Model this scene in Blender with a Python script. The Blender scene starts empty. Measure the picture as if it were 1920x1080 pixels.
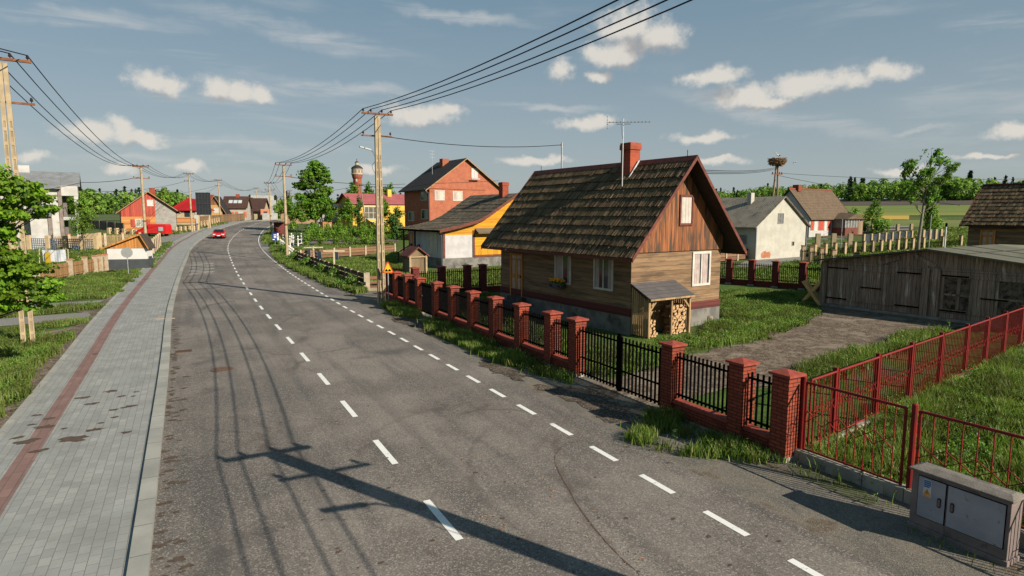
import bpy, bmesh, math, random
import numpy as np
from mathutils import Vector
R = math.radians
random.seed(11); rng = np.random.default_rng(11)
SC = bpy.context.scene; COL = SC.collection
# ---------------------------------------------------------------- survey: camera and terrain
F = 1158.0; YH = 402.0; HC = 5.0
TH = math.atan((540 - YH) / F); cT, sT = math.cos(TH), math.sin(TH)
RS = [(0, 0), (55, 0), (75, .2), (112, 1.15), (135, 2.1), (160, 2.85), (240, 4.05), (350, 5.8), (500, 11), (700, 20), (1000, 16), (1600, 10)]
RS2 = [(0, 0), (55, 0), (75, .2), (112, 1.15), (135, 2.1), (160, 2.85), (240, 4.05), (350, 5.8), (500, 6.2), (700, 6.0), (1000, 4), (1600, 2)]
RSx = [a for a, b in RS]; RSz = [b for a, b in RS]
RS2z = [b for a, b in RS2]
def tzv(x, y):
    """height of the ground: level in the village, rising to the fields on the right"""
    r = np.hypot(x, y); k = np.clip((np.degrees(np.arctan2(x, y))-10)/12, 0, 1)*np.clip((190-np.degrees(np.arctan2(x, y)))/12, 0, 1)
    return np.interp(r, RSx, RS2z)*(1-k)+np.interp(r, RSx, RSz)*k
def tz(x, y): return float(tzv(x, y))
def ray(px, py):
    x = (px - 960) / F; y = -(py - 540) / F
    return (x, cT + y * sT, -sT + y * cT)
def G(px, py):
    d = ray(px, py); t = 2.0; st = .5
    while t < 1200:
        if HC + d[2] * t < tz(d[0] * t, d[1] * t):
            t -= st; st /= 4
            if st < .004: break
        t += st
    return (d[0] * t, d[1] * t)
def D(px, py, Y):
    d = ray(px, py); t = Y / d[1]
    return (d[0] * t, Y, HC + d[2] * t)
def sol(P, d, px, z):
    k = px - 960
    return (k * (P[1] * cT - (z - HC) * sT) - P[0] * F) / (d[0] * F - k * d[1] * cT)
def zat(P, py):
    q = (540 - py) / F
    return HC + (q * P[1] * cT - P[1] * sT) / (cT + q * sT)
# ---------------------------------------------------------------- mesh helper
class MB:
    def __init__(s): s.v = []; s.f = []; s.m = []
    def add(s, vs, fs, m=0):
        o = len(s.v); s.v += [tuple(p) for p in vs]
        for f in fs: s.f.append(tuple(i + o for i in f)); s.m.append(m)
    def box(s, x0, x1, y0, y1, z0, z1, m=0):
        s.add([(x0,y0,z0),(x1,y0,z0),(x1,y1,z0),(x0,y1,z0),(x0,y0,z1),(x1,y0,z1),(x1,y1,z1),(x0,y1,z1)],
              [(3,2,1,0),(4,5,6,7),(0,1,5,4),(1,2,6,5),(2,3,7,6),(3,0,4,7)], m)
    def obox(s, c, ax, ay, az, m=0):
        c = Vector(c); ax = Vector(ax); ay = Vector(ay); az = Vector(az)
        vs = [c+sx*ax+sy*ay+sz*az for sz in (-1,1) for sx, sy in ((-1,-1),(1,-1),(1,1),(-1,1))]
        s.add(vs, [(3,2,1,0),(4,5,6,7),(0,1,5,4),(1,2,6,5),(2,3,7,6),(3,0,4,7)], m)
    def bar(s, p, q, w, h, m=0, up=(0,0,1)):
        p = Vector(p); q = Vector(q); d = q - p; u = Vector(up)
        if abs(d.normalized().dot(u)) > .98: u = Vector((0,1,0))
        x = d.cross(u).normalized(); z = x.cross(d).normalized()
        s.obox((p+q)/2, d/2, x*w/2, z*h/2, m)
    def tube(s, pts, r, n=6, m=0):
        pts = [Vector(p) for p in pts]; k = len(pts)
        rr = r if isinstance(r, (list, tuple)) else [r]*k
        o = len(s.v); prev = None
        for i, p in enumerate(pts):
            d = (pts[min(i+1,k-1)] - pts[max(i-1,0)]).normalized()
            if prev is None:
                a = Vector((0,0,1)) if abs(d.z) < .9 else Vector((1,0,0))
                x = d.cross(a).normalized()
            else:
                x = (prev - d*prev.dot(d)).normalized()
            prev = x; y = d.cross(x)
            for j in range(n):
                t = 2*math.pi*j/n
                s.v.append(tuple(p + rr[i]*(math.cos(t)*x + math.sin(t)*y)))
        for i in range(k-1):
            for j in range(n):
                a = o+i*n+j; b = o+i*n+(j+1)%n
                s.f.append((a, b, b+n, a+n)); s.m.append(m)
        s.f.append(tuple(o+j for j in range(n))[::-1]); s.m.append(m)
        s.f.append(tuple(o+(k-1)*n+j for j in range(n))); s.m.append(m)
    def prism(s, poly, a0, a1, plane='xz', m=0):
        n = len(poly)
        P = {'xz': lambda p, t: (p[0], t, p[1]), 'yz': lambda p, t: (t, p[0], p[1]), 'xy': lambda p, t: (p[0], p[1], t)}[plane]
        vs = [P(p, a0) for p in poly] + [P(p, a1) for p in poly]
        fs = [tuple(range(n))[::-1], tuple(range(n, 2*n))] + [(i, (i+1)%n, (i+1)%n+n, i+n) for i in range(n)]
        s.add(vs, fs, m)
    def lathe(s, prof, n=20, c=(0,0,0), m=0):
        s.tube([(c[0], c[1], c[2]+z + 1e-5*i) for i, (r, z) in enumerate(prof)], [max(r, .001) for r, z in prof], n, m)
    def ball(s, c, rx, ry, rz, nu=10, nv=7, m=0):
        o = len(s.v)
        for i in range(1, nv):
            a = math.pi*i/nv
            for j in range(nu):
                t = 2*math.pi*j/nu
                s.v.append((c[0]+rx*math.sin(a)*math.cos(t), c[1]+ry*math.sin(a)*math.sin(t), c[2]+rz*math.cos(a)))
        for i in range(nv-2):
            for j in range(nu):
                a = o+i*nu+j; b = o+i*nu+(j+1)%nu
                s.f.append((a, a+nu, b+nu, b)); s.m.append(m)
        s.f.append(tuple(o+j for j in range(nu))); s.m.append(m)
        s.f.append(tuple(o+(nv-2)*nu+j for j in range(nu))[::-1]); s.m.append(m)
    def build(s, name, mats, parent=None, smooth=False, bevel=0, org=None, loc=None):
        me = bpy.data.meshes.new(name)
        v = s.v if org is None else [(a-org[0], b-org[1], c-org[2]) for a, b, c in s.v]
        me.from_pydata(v, [], s.f)
        if not isinstance(mats, (list, tuple)): mats = [mats]
        for m in mats: me.materials.append(m)
        me.polygons.foreach_set('material_index', s.m)
        bm = bmesh.new(); bm.from_mesh(me); bmesh.ops.recalc_face_normals(bm, faces=bm.faces); bm.to_mesh(me); bm.free()
        if smooth: me.polygons.foreach_set('use_smooth', [True]*len(me.polygons))
        o = bpy.data.objects.new(name, me); COL.objects.link(o)
        if parent: o.parent = parent
        elif org is not None: o.location = org
        if loc is not None: o.location = loc
        if bevel:
            md = o.modifiers.new('bevel', 'BEVEL'); md.width = bevel; md.segments = 2; md.limit_method = 'ANGLE'
        return o
def npmesh(name, verts, nper, faces_idx, mat, parent=None, loc=None, mats=None, midx=None):
    """verts (N*nper,3); faces_idx: list of per-item index tuples."""
    N = len(verts)//nper
    me = bpy.data.meshes.new(name)
    ls = []; tot = []
    for fi in faces_idx:
        ls.append((np.arange(N)[:, None]*nper + np.array(fi)[None, :]).ravel()); tot += [(len(fi), N)]
    loops = np.concatenate(ls).astype(np.int32)
    sizes = np.concatenate([np.full(n, k) for k, n in tot]).astype(np.int32)
    starts = np.concatenate([[0], np.cumsum(sizes)[:-1]]).astype(np.int32)
    me.vertices.add(len(verts)); me.vertices.foreach_set('co', np.ascontiguousarray(verts, dtype=np.float32).ravel())
    me.loops.add(len(loops)); me.loops.foreach_set('vertex_index', loops)
    me.polygons.add(len(sizes)); me.polygons.foreach_set('loop_start', starts); me.polygons.foreach_set('loop_total', sizes)
    me.materials.append(mat) if mats is None else [me.materials.append(q) for q in mats]
    if midx is not None: me.polygons.foreach_set('material_index', np.concatenate([midx for _ in faces_idx]).astype(np.int32))
    me.update(calc_edges=True); me.validate()
    o = bpy.data.objects.new(name, me); COL.objects.link(o)
    if parent: o.parent = parent
    if loc is not None: o.location = loc
    return o
def tag(o, label=None, cat=None, group=None, kind=None):
    if label: o['label'] = label
    if cat: o['category'] = cat
    if group: o['group'] = group
    if kind: o['kind'] = kind
    return o
def empty(name, loc, label, cat, rz=0, group=None):
    o = bpy.data.objects.new(name, None); COL.objects.link(o); o.empty_display_size = .3
    o.location = loc; o.rotation_euler = (0, 0, rz)
    return tag(o, label, cat, group)
def dup(o, loc, rz=None, label=None, group=None, parent=None):
    c = o.copy(); COL.objects.link(c)
    if parent: c.parent = parent
    if loc is not None: c.location = loc
    if rz is not None: c.rotation_euler = (0, 0, rz)
    if label: c['label'] = label
    if group: c['group'] = group
    for ch in list(o.children): dup(ch, None, parent=c)
    return c
# ---------------------------------------------------------------- materials
MS = {}
def nd(nt, t, ins=None, **props):
    n = nt.nodes.new('ShaderNode' + t)
    for k, v in props.items(): setattr(n, k, v)
    for k, v in (ins or {}).items():
        s = n.inputs[k]
        if isinstance(v, bpy.types.NodeSocket): nt.links.new(v, s)
        else: s.default_value = (*v, 1) if (s.type == 'RGBA' and len(v) == 3) else v
    return n
def mth(nt, op, a, b=0.0, c=0.0, clamp=False):
    n = nd(nt, 'Math', {0: a, 1: b, 2: c}, operation=op); n.use_clamp = clamp
    return n.outputs[0]
def mix(nt, f, a, b, blend='MIX'):
    n = nd(nt, 'Mix', {0: f, 6: a, 7: b}, data_type='RGBA', blend_type=blend)
    return n.outputs[2]
def noise(nt, co, sc, det=4, rough=.55, dist=0):
    return nd(nt, 'TexNoise', {'Vector': co, 'Scale': sc, 'Detail': det, 'Roughness': rough, 'Distortion': dist}).outputs[0]
def rmp(nt, f, a, b, lo=0., hi=1.):
    return nd(nt, 'MapRange', {0: f, 1: a, 2: b, 3: lo, 4: hi}, interpolation_type='SMOOTHSTEP').outputs[0]
def start(name):
    m = bpy.data.materials.new(name); m.use_nodes = True; nt = m.node_tree
    return m, nt, nt.nodes['Principled BSDF']
def coord(nt, which='Object'): return nd(nt, 'TexCoord').outputs[which]
def bump(nt, bs, h, st=.3, dist=.02):
    b = nd(nt, 'Bump', {'Strength': st, 'Distance': dist, 'Height': h}); nt.links.new(b.outputs[0], bs.inputs['Normal'])
def setb(nt, bs, col=None, rough=None, metal=0, spec=.3):
    if col is not None:
        if isinstance(col, bpy.types.NodeSocket): nt.links.new(col, bs.inputs['Base Color'])
        else: bs.inputs['Base Color'].default_value = (*col, 1)
    if isinstance(rough, bpy.types.NodeSocket): nt.links.new(rough, bs.inputs['Roughness'])
    elif rough is not None: bs.inputs['Roughness'].default_value = rough
    bs.inputs['Metallic'].default_value = metal; bs.inputs['Specular IOR Level'].default_value = spec
def plain(name, c1, c2=None, sc=2., rough=.8, bmp=.15, bs_=60., metal=0, spec=.3, stain=None, ssc=4., sth=.62, co='Object'):
    if name in MS: return MS[name]
    m, nt, bs = start(name); v = coord(nt, co); c2 = c2 or tuple(x*.8 for x in c1)
    col = mix(nt, rmp(nt, noise(nt, v, sc, 6), .35, .65), c1, c2)
    fine = noise(nt, v, bs_, 3)
    col = mix(nt, mth(nt, 'MULTIPLY', fine, .35), col, tuple(x*.55 for x in c2))
    if stain:
        col = mix(nt, rmp(nt, noise(nt, v, ssc, 8, .7, .4), sth, sth+.08), col, stain)
    setb(nt, bs, col, rough, metal, spec)
    if bmp: bump(nt, bs, fine, bmp)
    MS[name] = m; return m
def planks(name, c1, c2, w=.18, vert=False, rough=.8, gap=.06, c3=None, c3t=.55, gs=1.0):
    if name in MS: return MS[name]
    m, nt, bs = start(name); v = coord(nt); s = nd(nt, 'SeparateXYZ', {0: v})
    xy = mth(nt, 'ADD', s.outputs[0], s.outputs[1]); z = s.outputs[2]
    u, l = (xy, z) if vert else (z, xy)
    q = mth(nt, 'DIVIDE', u, w); k = mth(nt, 'FLOOR', q); fr = mth(nt, 'FRACT', q)
    rnd = nd(nt, 'TexWhiteNoise', {'W': k}, noise_dimensions='1D').outputs[0]
    cv = nd(nt, 'CombineXYZ', {0: mth(nt, 'MULTIPLY', u, 28*gs), 1: mth(nt, 'ADD', mth(nt, 'MULTIPLY', l, 1.3*gs), mth(nt, 'MULTIPLY', rnd, 40)), 2: mth(nt, 'MULTIPLY', rnd, 9)}).outputs[0]
    gr = noise(nt, cv, 1., 6, .65)
    col = mix(nt, rmp(nt, gr, .3, .7), c1, c2)
    if c3 is not None:
        big = noise(nt, nd(nt, 'CombineXYZ', {0: mth(nt, 'MULTIPLY', u, 4), 1: mth(nt, 'MULTIPLY', l, .7), 2: mth(nt, 'MULTIPLY', k, .37)}).outputs[0], 1., 4)
        col = mix(nt, rmp(nt, big, c3t, c3t+.18), col, c3)
    val = mth(nt, 'ADD', .72, mth(nt, 'MULTIPLY', rnd, .5))
    col = mix(nt, 1., col, nd(nt, 'CombineColor', {0: val, 1: val, 2: val}).outputs[0], 'MULTIPLY')
    g = rmp(nt, mth(nt, 'MINIMUM', fr, mth(nt, 'SUBTRACT', 1., fr)), 0, gap)
    col = mix(nt, g, tuple(x*.18 for x in c2), col)
    setb(nt, bs, col, rough)
    bump(nt, bs, mth(nt, 'ADD', mth(nt, 'MULTIPLY', g, 1.), mth(nt, 'MULTIPLY', gr, .25)), .5, .012)
    MS[name] = m; return m
def bricks(name, c1, c2, mort, bw=.25, bh=.075, ms=.008, rough=.85, co='Object', flat=False, off=.5, stain=None, wob=0):
    if name in MS: return MS[name]
    m, nt, bs = start(name); v = coord(nt, co); s = nd(nt, 'SeparateXYZ', {0: v})
    if flat: vec = nd(nt, 'VectorMath', {0: nd(nt, 'TexNoise', {'Vector': coord(nt), 'Scale': 1.7, 'Detail': 5.}).outputs[1], 1: (.03,.02,0), 2: v}, operation='MULTIPLY_ADD').outputs[0]
    else: vec = nd(nt, 'CombineXYZ', {0: mth(nt, 'ADD', s.outputs[0], s.outputs[1]), 1: s.outputs[2]}).outputs[0]
    b = nd(nt, 'TexBrick', {'Vector': vec, 'Color1': c1, 'Color2': c2, 'Mortar': mort, 'Scale': 1., 'Mortar Size': ms, 'Mortar Smooth': .3, 'Brick Width': bw, 'Row Height': bh})
    b.offset = off
    n1 = noise(nt, v, 1.1, 5); n2 = noise(nt, v, 25, 4); rv = mth(nt, 'ADD', .78, mth(nt, 'MULTIPLY', nd(nt, 'ObjectInfo').outputs['Random'], .34))
    col = mix(nt, mth(nt, 'MULTIPLY', rmp(nt, n1, .35, .7), .45), b.outputs[0], tuple(x*.55 for x in c2))
    col = mix(nt, mth(nt, 'MULTIPLY', n2, .35), col, tuple(x*.5 for x in c1))
    if stain: col = mix(nt, rmp(nt, noise(nt, v, .7, 7, .65), .55, .68), col, stain)
    if not flat: col = mix(nt, 1., col, nd(nt, 'CombineColor', {0: rv, 1: rv, 2: rv}).outputs[0], 'MULTIPLY')
    setb(nt, bs, col, rough, 0, .25)
    bump(nt, bs, mth(nt, 'ADD', mth(nt, 'MULTIPLY', b.outputs['Fac'], -1.), mth(nt, 'MULTIPLY', n2, .3)), .5, .01)
    MS[name] = m; return m
def island(name, cols, rough=.85, nsc=8., bmp=.3, namt=.5):
    if name in MS: return MS[name]
    m, nt, bs = start(name); v = coord(nt)
    rnd = nd(nt, 'NewGeometry').outputs['Random Per Island']
    r = nd(nt, 'ValToRGB', {0: rnd}); e = r.color_ramp.elements
    while len(e) < len(cols): e.new(.5)
    for i, c in enumerate(cols): e[i].position = i/(len(cols)-1); e[i].color = (*c, 1)
    n1 = noise(nt, v, nsc, 5, .65); big = noise(nt, v, .9, 4)
    d = tuple(x*.45 for x in cols[0])
    col = mix(nt, mth(nt, 'MULTIPLY', rmp(nt, n1, .4, .75), namt), r.outputs[0], d)
    col = mix(nt, mth(nt, 'MULTIPLY', rmp(nt, big, .5, .75), namt), col, d)
    setb(nt, bs, col, rough, 0, .2)
    if bmp: bump(nt, bs, n1, bmp)
    MS[name] = m; return m
def leafm(name, cols, trans=.3, rough=.55):
    if name in MS: return MS[name]
    m, nt, bs = start(name)
    rnd = nd(nt, 'NewGeometry').outputs['Random Per Island']
    r = nd(nt, 'ValToRGB', {0: rnd}); e = r.color_ramp.elements
    while len(e) < len(cols): e.new(.5)
    for i, c in enumerate(cols): e[i].position = i/(len(cols)-1); e[i].color = (*c, 1)
    cl = mix(nt, rmp(nt, noise(nt, coord(nt), .7, 4), .42, .6), r.outputs[0], nd(nt, 'HueSaturation', {'Hue': .485, 'Value': .55, 'Color': r.outputs[0]}).outputs[0])
    setb(nt, bs, cl, rough, 0, .25)
    t = nd(nt, 'BsdfTranslucent', {0: mix(nt, 1., cl, (1., 1.15, .5), 'MULTIPLY')})
    ms = nd(nt, 'MixShader', {0: trans, 1: bs.outputs[0], 2: t.outputs[0]})
    nt.links.new(ms.outputs[0], nt.nodes['Material Output'].inputs[0])
    MS[name] = m; return m
def glossy(name, c, rough=.15, metal=0, spec=.6, coat=0):
    if name in MS: return MS[name]
    m, nt, bs = start(name); v = coord(nt)
    n = noise(nt, v, 2.2, 4)
    setb(nt, bs, mix(nt, mth(nt, 'MULTIPLY', n, .5), c, tuple(x*.6 for x in c)), mth(nt, 'ADD', rough*.7, mth(nt, 'MULTIPLY', n, rough*.6)), metal, spec)
    bs.inputs['Coat Weight'].default_value = coat
    MS[name] = m; return m
concrete = plain('concrete', (.33,.30,.25), (.22,.20,.165), 3, .9, .3, 50, stain=(.12,.11,.09), ssc=2.5, sth=.6)
plinthm = plain('plinth_concrete', (.20,.19,.165), (.11,.105,.095), 1.6, .9, .4, 30, stain=(.06,.06,.052), ssc=1.4, sth=.56)
polem = plain('pole_concrete', (.40,.315,.20), (.29,.225,.14), 2.5, .9, .3, 60, stain=(.2,.15,.09), ssc=3, sth=.64)
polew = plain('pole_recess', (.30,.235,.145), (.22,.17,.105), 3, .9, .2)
rustw = plain('crossarm_rust', (.22,.085,.03), (.13,.05,.022), 6, .8, .2)
blackm = plain('black_iron', (.003,.003,.0035), (.005,.005,.005), 8, .8, 0, spec=0)
wirem = plain('wire_black', (.012,.012,.014), None, 5, .6, 0)
redmet = plain('red_painted_metal', (.21,.012,.009), (.15,.01,.008), 5, .55, .1, 70, spec=.25, stain=(.075,.026,.014), ssc=7, sth=.56)
greymet = plain('grey_metal', (.34,.35,.36), (.25,.26,.27), 4, .45, .05, metal=.4)
whitep = plain('white_paint', (.55,.53,.48), (.44,.41,.36), 3, .6, .15, stain=(.30,.25,.18), ssc=8, sth=.6)
whitew = plain('white_plaster', (.46,.445,.42), (.37,.36,.335), 1.2, .9, .15, 40, stain=(.26,.25,.23), ssc=.9, sth=.6)
glassd = glossy('window_glass', (.03,.038,.045), .08, 0, .8)
curtm = plain('curtain_cloth', (.44,.36,.325), (.34,.275,.25), 3, .9, .1, 20)
redbrick = bricks('red_brick', (.30,.06,.028), (.19,.036,.02), (.028,.014,.011), .25, .078, .011)
capm = plain('terracotta_cap', (.30,.058,.034), (.20,.04,.026), 5, .8, .2, 50)
redtrim = plain('red_brown_trim', (.16,.045,.028), (.09,.028,.02), 5, .75, .3, 45, stain=(.05,.03,.022), ssc=9, sth=.6)
woodtan = planks('tan_wood', (.42,.27,.12), (.27,.16,.065), .11, True, gap=.05)
wooddk = planks('dark_old_wood', (.14,.105,.08), (.075,.056,.043), .16, True, gap=.05, c3=(.16,.12,.095))
barkm = plain('bark', (.11,.085,.06), (.06,.045,.032), 6, .95, .5, 30)
barkl = plain('pale_bark', (.24,.21,.165), (.15,.13,.10), 6, .95, .4, 30)
SHING = island('shingle_wood', [(.042,.027,.014), (.12,.08,.044), (.205,.138,.078), (.085,.07,.03), (.17,.108,.06), (.055,.038,.021), (.11,.086,.04)], .9, 16, .5, .55)
SHING2 = island('shingle_wood_dark', [(.06,.05,.036), (.11,.088,.06), (.16,.13,.09), (.08,.07,.045)], .9, 16, .5, .5)
LF_MAPLE = leafm('leaf_maple', [(.06,.155,.011), (.155,.31,.02), (.28,.46,.034)], .48)
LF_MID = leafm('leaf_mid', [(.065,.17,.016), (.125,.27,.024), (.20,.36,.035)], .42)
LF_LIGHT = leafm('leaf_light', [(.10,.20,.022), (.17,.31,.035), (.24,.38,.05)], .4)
LF_DARK = leafm('leaf_dark', [(.03,.085,.016), (.055,.13,.022), (.085,.17,.028)], .3)
LF_GRASS = leafm('grass_blade', [(.05,.115,.016), (.105,.195,.025), (.20,.265,.05), (.13,.21,.03), (.16,.23,.045), (.27,.25,.10), (.09,.17,.02)], .4)
LF_WEED = leafm('weed_leaf', [(.035,.115,.018), (.095,.21,.026), (.16,.29,.038), (.25,.34,.075)], .4)
LF_PINE = leafm('pine_needles', [(.012,.03,.016), (.02,.045,.02), (.03,.06,.025)], .1)
# ---------------------------------------------------------------- ground
def grd_mat():
    m, nt, bs = start('ground_soil_and_turf'); v = coord(nt)
    n1 = noise(nt, v, .12, 8, .6); n2 = noise(nt, v, 1.3, 7, .65); n3 = noise(nt, v, 14, 4)
    green = mix(nt, rmp(nt, n2, .35, .65), (.045,.085,.016), (.075,.12,.024))
    dirt = mix(nt, n3, (.13,.095,.062), (.085,.06,.04))
    f = mth(nt, 'ADD', mth(nt, 'MULTIPLY', n1, .6), mth(nt, 'MULTIPLY', n2, .4))
    setb(nt, bs, mix(nt, rmp(nt, f, .50, .60), green, dirt), .95, 0, .1)
    bump(nt, bs, mth(nt, 'ADD', n3, n2), .6, .05)
    return m
def ground():
    rr = sorted(set([0, 3, 6, 10, 15, 20, 26, 33, 40, 47] + [a for a in RSx if a] + list(range(60, 260, 8)) + list(range(260, 700, 25)) + [800, 900, 1000, 1400]))
    NA = 240; vs = [(0, 0, tz(0,0)-.02)]; fs = []
    for r in rr[1:]:
        for j in range(NA):
            t = 2*math.pi*j/NA; x, y = r*math.sin(t), r*math.cos(t); vs.append((x, y, tz(x, y)-.02))
    for j in range(NA): fs.append((0, 1+(j+1)%NA, 1+j))
    for i in range(len(rr)-2):
        for j in range(NA):
            a = 1+i*NA+j; b = 1+i*NA+(j+1)%NA; fs.append((a, b, b+NA, a+NA))
    mb = MB(); mb.add(vs, fs); o = mb.build('ground', grd_mat(), smooth=True); tag(o, kind='structure')
ground()
def flat_mat(name, stops, sc=1.2, fine=30, rough=.92, bmp=.5):
    if name in MS: return MS[name]
    m, nt, bs = start(name); v = coord(nt)
    n1 = noise(nt, v, sc, 8, .62, .3); n2 = noise(nt, v, fine, 5, .7)
    r = nd(nt, 'ValToRGB', {0: mth(nt, 'ADD', mth(nt, 'MULTIPLY', n1, .8), mth(nt, 'MULTIPLY', n2, .2))}); e = r.color_ramp.elements
    while len(e) < len(stops): e.new(.5)
    for i, (p, c) in enumerate(stops): e[i].position = p; e[i].color = (*c, 1)
    sv = nd(nt, 'SeparateColor', {0: nd(nt, 'TexVoronoi', {'Vector': v, 'Scale': fine*1.1}).outputs['Color']}).outputs[0]
    cc = mix(nt, mth(nt, 'MULTIPLY', n2, .4), r.outputs[0], (.03,.026,.022))
    cc = mix(nt, mth(nt, 'MULTIPLY', rmp(nt, sv, .72, 1.), .5), cc, (.32,.28,.235)); cc = mix(nt, mth(nt, 'MULTIPLY', rmp(nt, sv, .28, 0.), .45), cc, (.03,.027,.023))
    setb(nt, bs, cc, rough, 0, .15)
    bump(nt, bs, n2, bmp, .015)
    MS[name] = m; return m
dirtm = flat_mat('worn_dirt', [(.3,(.26,.215,.165)), (.43,(.21,.165,.12)), (.5,(.075,.048,.03)), (.57,(.2,.155,.11)), (.64,(.085,.056,.035)), (.75,(.09,.085,.04))], .8, 22)
soilg = flat_mat('soil_under_grass', [(.35,(.07,.10,.022)), (.5,(.09,.12,.028)), (.62,(.115,.098,.045)), (.7,(.075,.095,.025))], 1.5, 20)
oldasp = flat_mat('old_asphalt', [(.3,(.27,.265,.245)), (.5,(.21,.205,.19)), (.62,(.24,.22,.19)), (.7,(.15,.125,.095))], .35, 60)
def drape(poly, z, n=1):
    """polygon of ground points subdivided and laid on the terrain"""
    bm = bmesh.new(); vs = [bm.verts.new((x, y, 0)) for x, y in poly]; bm.faces.new(vs)
    bmesh.ops.triangulate(bm, faces=bm.faces)
    for _ in range(n): bmesh.ops.subdivide_edges(bm, edges=bm.edges, cuts=1, use_grid_fill=True)
    bm.verts.index_update()
    mb = MB(); mb.add([(v.co.x, v.co.y, tz(v.co.x, v.co.y)+z) for v in bm.verts], [tuple(v.index for v in f.verts) for f in bm.faces]); bm.free(); return mb
def rough_poly(poly, amp=.25, step=.5, seed=1):
    r = random.Random(seed); out = []
    for i, p in enumerate(poly):
        q = poly[(i+1)%len(poly)]; L = math.dist(p, q); n = max(1, int(L/step))
        for k in range(n):
            t = k/n; out.append((p[0]+(q[0]-p[0])*t + r.uniform(-amp, amp), p[1]+(q[1]-p[1])*t + r.uniform(-amp, amp)))
    return out
def patch(name, pts, z, mat, n=1, amp=0, step=.6, kind='structure', px=True):
    poly = [G(*p) for p in pts] if px else pts
    if amp: poly = rough_poly(poly, amp, step, len(pts))
    return tag(drape(poly, z, n).build(name, mat), kind=kind)
# ---------------------------------------------------------------- road
cen_px = [(491,581),(459,536),(440,505),(430,480),(426.5,468),(428,458),(432,450),(440,441),(450,433),(462,427),(474,422),(487,417.5),(499,414.5)]
cl = [(17.1,-25), (10.2,-11.8), (3.3,1.2), (-2.72,12.6), (-7.98,22.6)] + [G(*p) for p in cen_px]
e0, e1 = cl[-2], cl[-1]
cl += [(e1[0]+12, e1[1]+26), (e1[0]+40, e1[1]+48)]
def chaikin(p, n):
    for _ in range(n):
        q = [p[0]]
        for a, b in zip(p, p[1:]): q += [(.75*a[0]+.25*b[0], .75*a[1]+.25*b[1]), (.25*a[0]+.75*b[0], .25*a[1]+.75*b[1])]
        p = q + [p[-1]]
    return p
cl = chaikin(cl, 3)
seg = [0.]
for a, b in zip(cl, cl[1:]): seg.append(seg[-1] + math.dist(a, b))
clx = [p[0] for p in cl]; cly = [p[1] for p in cl]; SEND = seg[-1]
def RP(s, off):
    """point on the road at arc length s, off metres to the right of the centre line"""
    x, y = np.interp(s, seg, clx), np.interp(s, seg, cly)
    x2, y2 = np.interp(s+.8, seg, clx), np.interp(s+.8, seg, cly); x1, y1 = np.interp(s-.8, seg, clx), np.interp(s-.8, seg, cly)
    dx, dy = x2-x1, y2-y1; L = math.hypot(dx, dy) or 1
    return (float(x + dy/L*off), float(y - dx/L*off))
def SOF(x, y):
    return min(np.arange(0, SEND, .25), key=lambda s: (np.interp(s, seg, clx)-x)**2 + (np.interp(s, seg, cly)-y)**2)
def strip(name, o0, o1, z0, z1, mat, s0=0, s1=None, ds=1.2, side=False, nx=1, kind='structure', z0b=None, wob=None):
    s1 = s1 or SEND; n = int((s1-s0)/ds); me = bpy.data.meshes.new(name)
    vs, fs, uv = [], [], []
    prof = [(o0+(o1-o0)*k/nx, z0+(z1-z0)*k/nx) for k in range(nx+1)]
    if side: prof = [(o0, -.03)] + prof + [(o1, -.03)]
    k = len(prof)
    for i in range(n+1):
        s = s0 + (s1-s0)*i/n
        for j, (o, z) in enumerate(prof):
            oo = o + (wob(s, j) if wob else 0)
            x, y = RP(s, oo); vs.append((x, y, tz(x, y)+z)); uv.append((s, oo + (z if side else 0)))
    for i in range(n):
        for j in range(k-1): a = i*k+j; fs.append((a, a+1, a+1+k, a+k))
    me.from_pydata(vs, [], fs); me.materials.append(mat)
    ul = me.uv_layers.new(name='UVMap')
    li = np.zeros(len(me.loops), dtype=np.int32); me.loops.foreach_get('vertex_index', li)
    ul.data.foreach_set('uv', np.array(uv, dtype=np.float32)[li].ravel())
    bm = bmesh.new(); bm.from_mesh(me); bmesh.ops.recalc_face_normals(bm, faces=bm.faces)
    if sum(f.normal.z for f in bm.faces) < 0: bmesh.ops.reverse_faces(bm, faces=bm.faces)
    bm.to_mesh(me); bm.free()
    o = bpy.data.objects.new(name, me); COL.objects.link(o); return tag(o, kind=kind)
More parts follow.
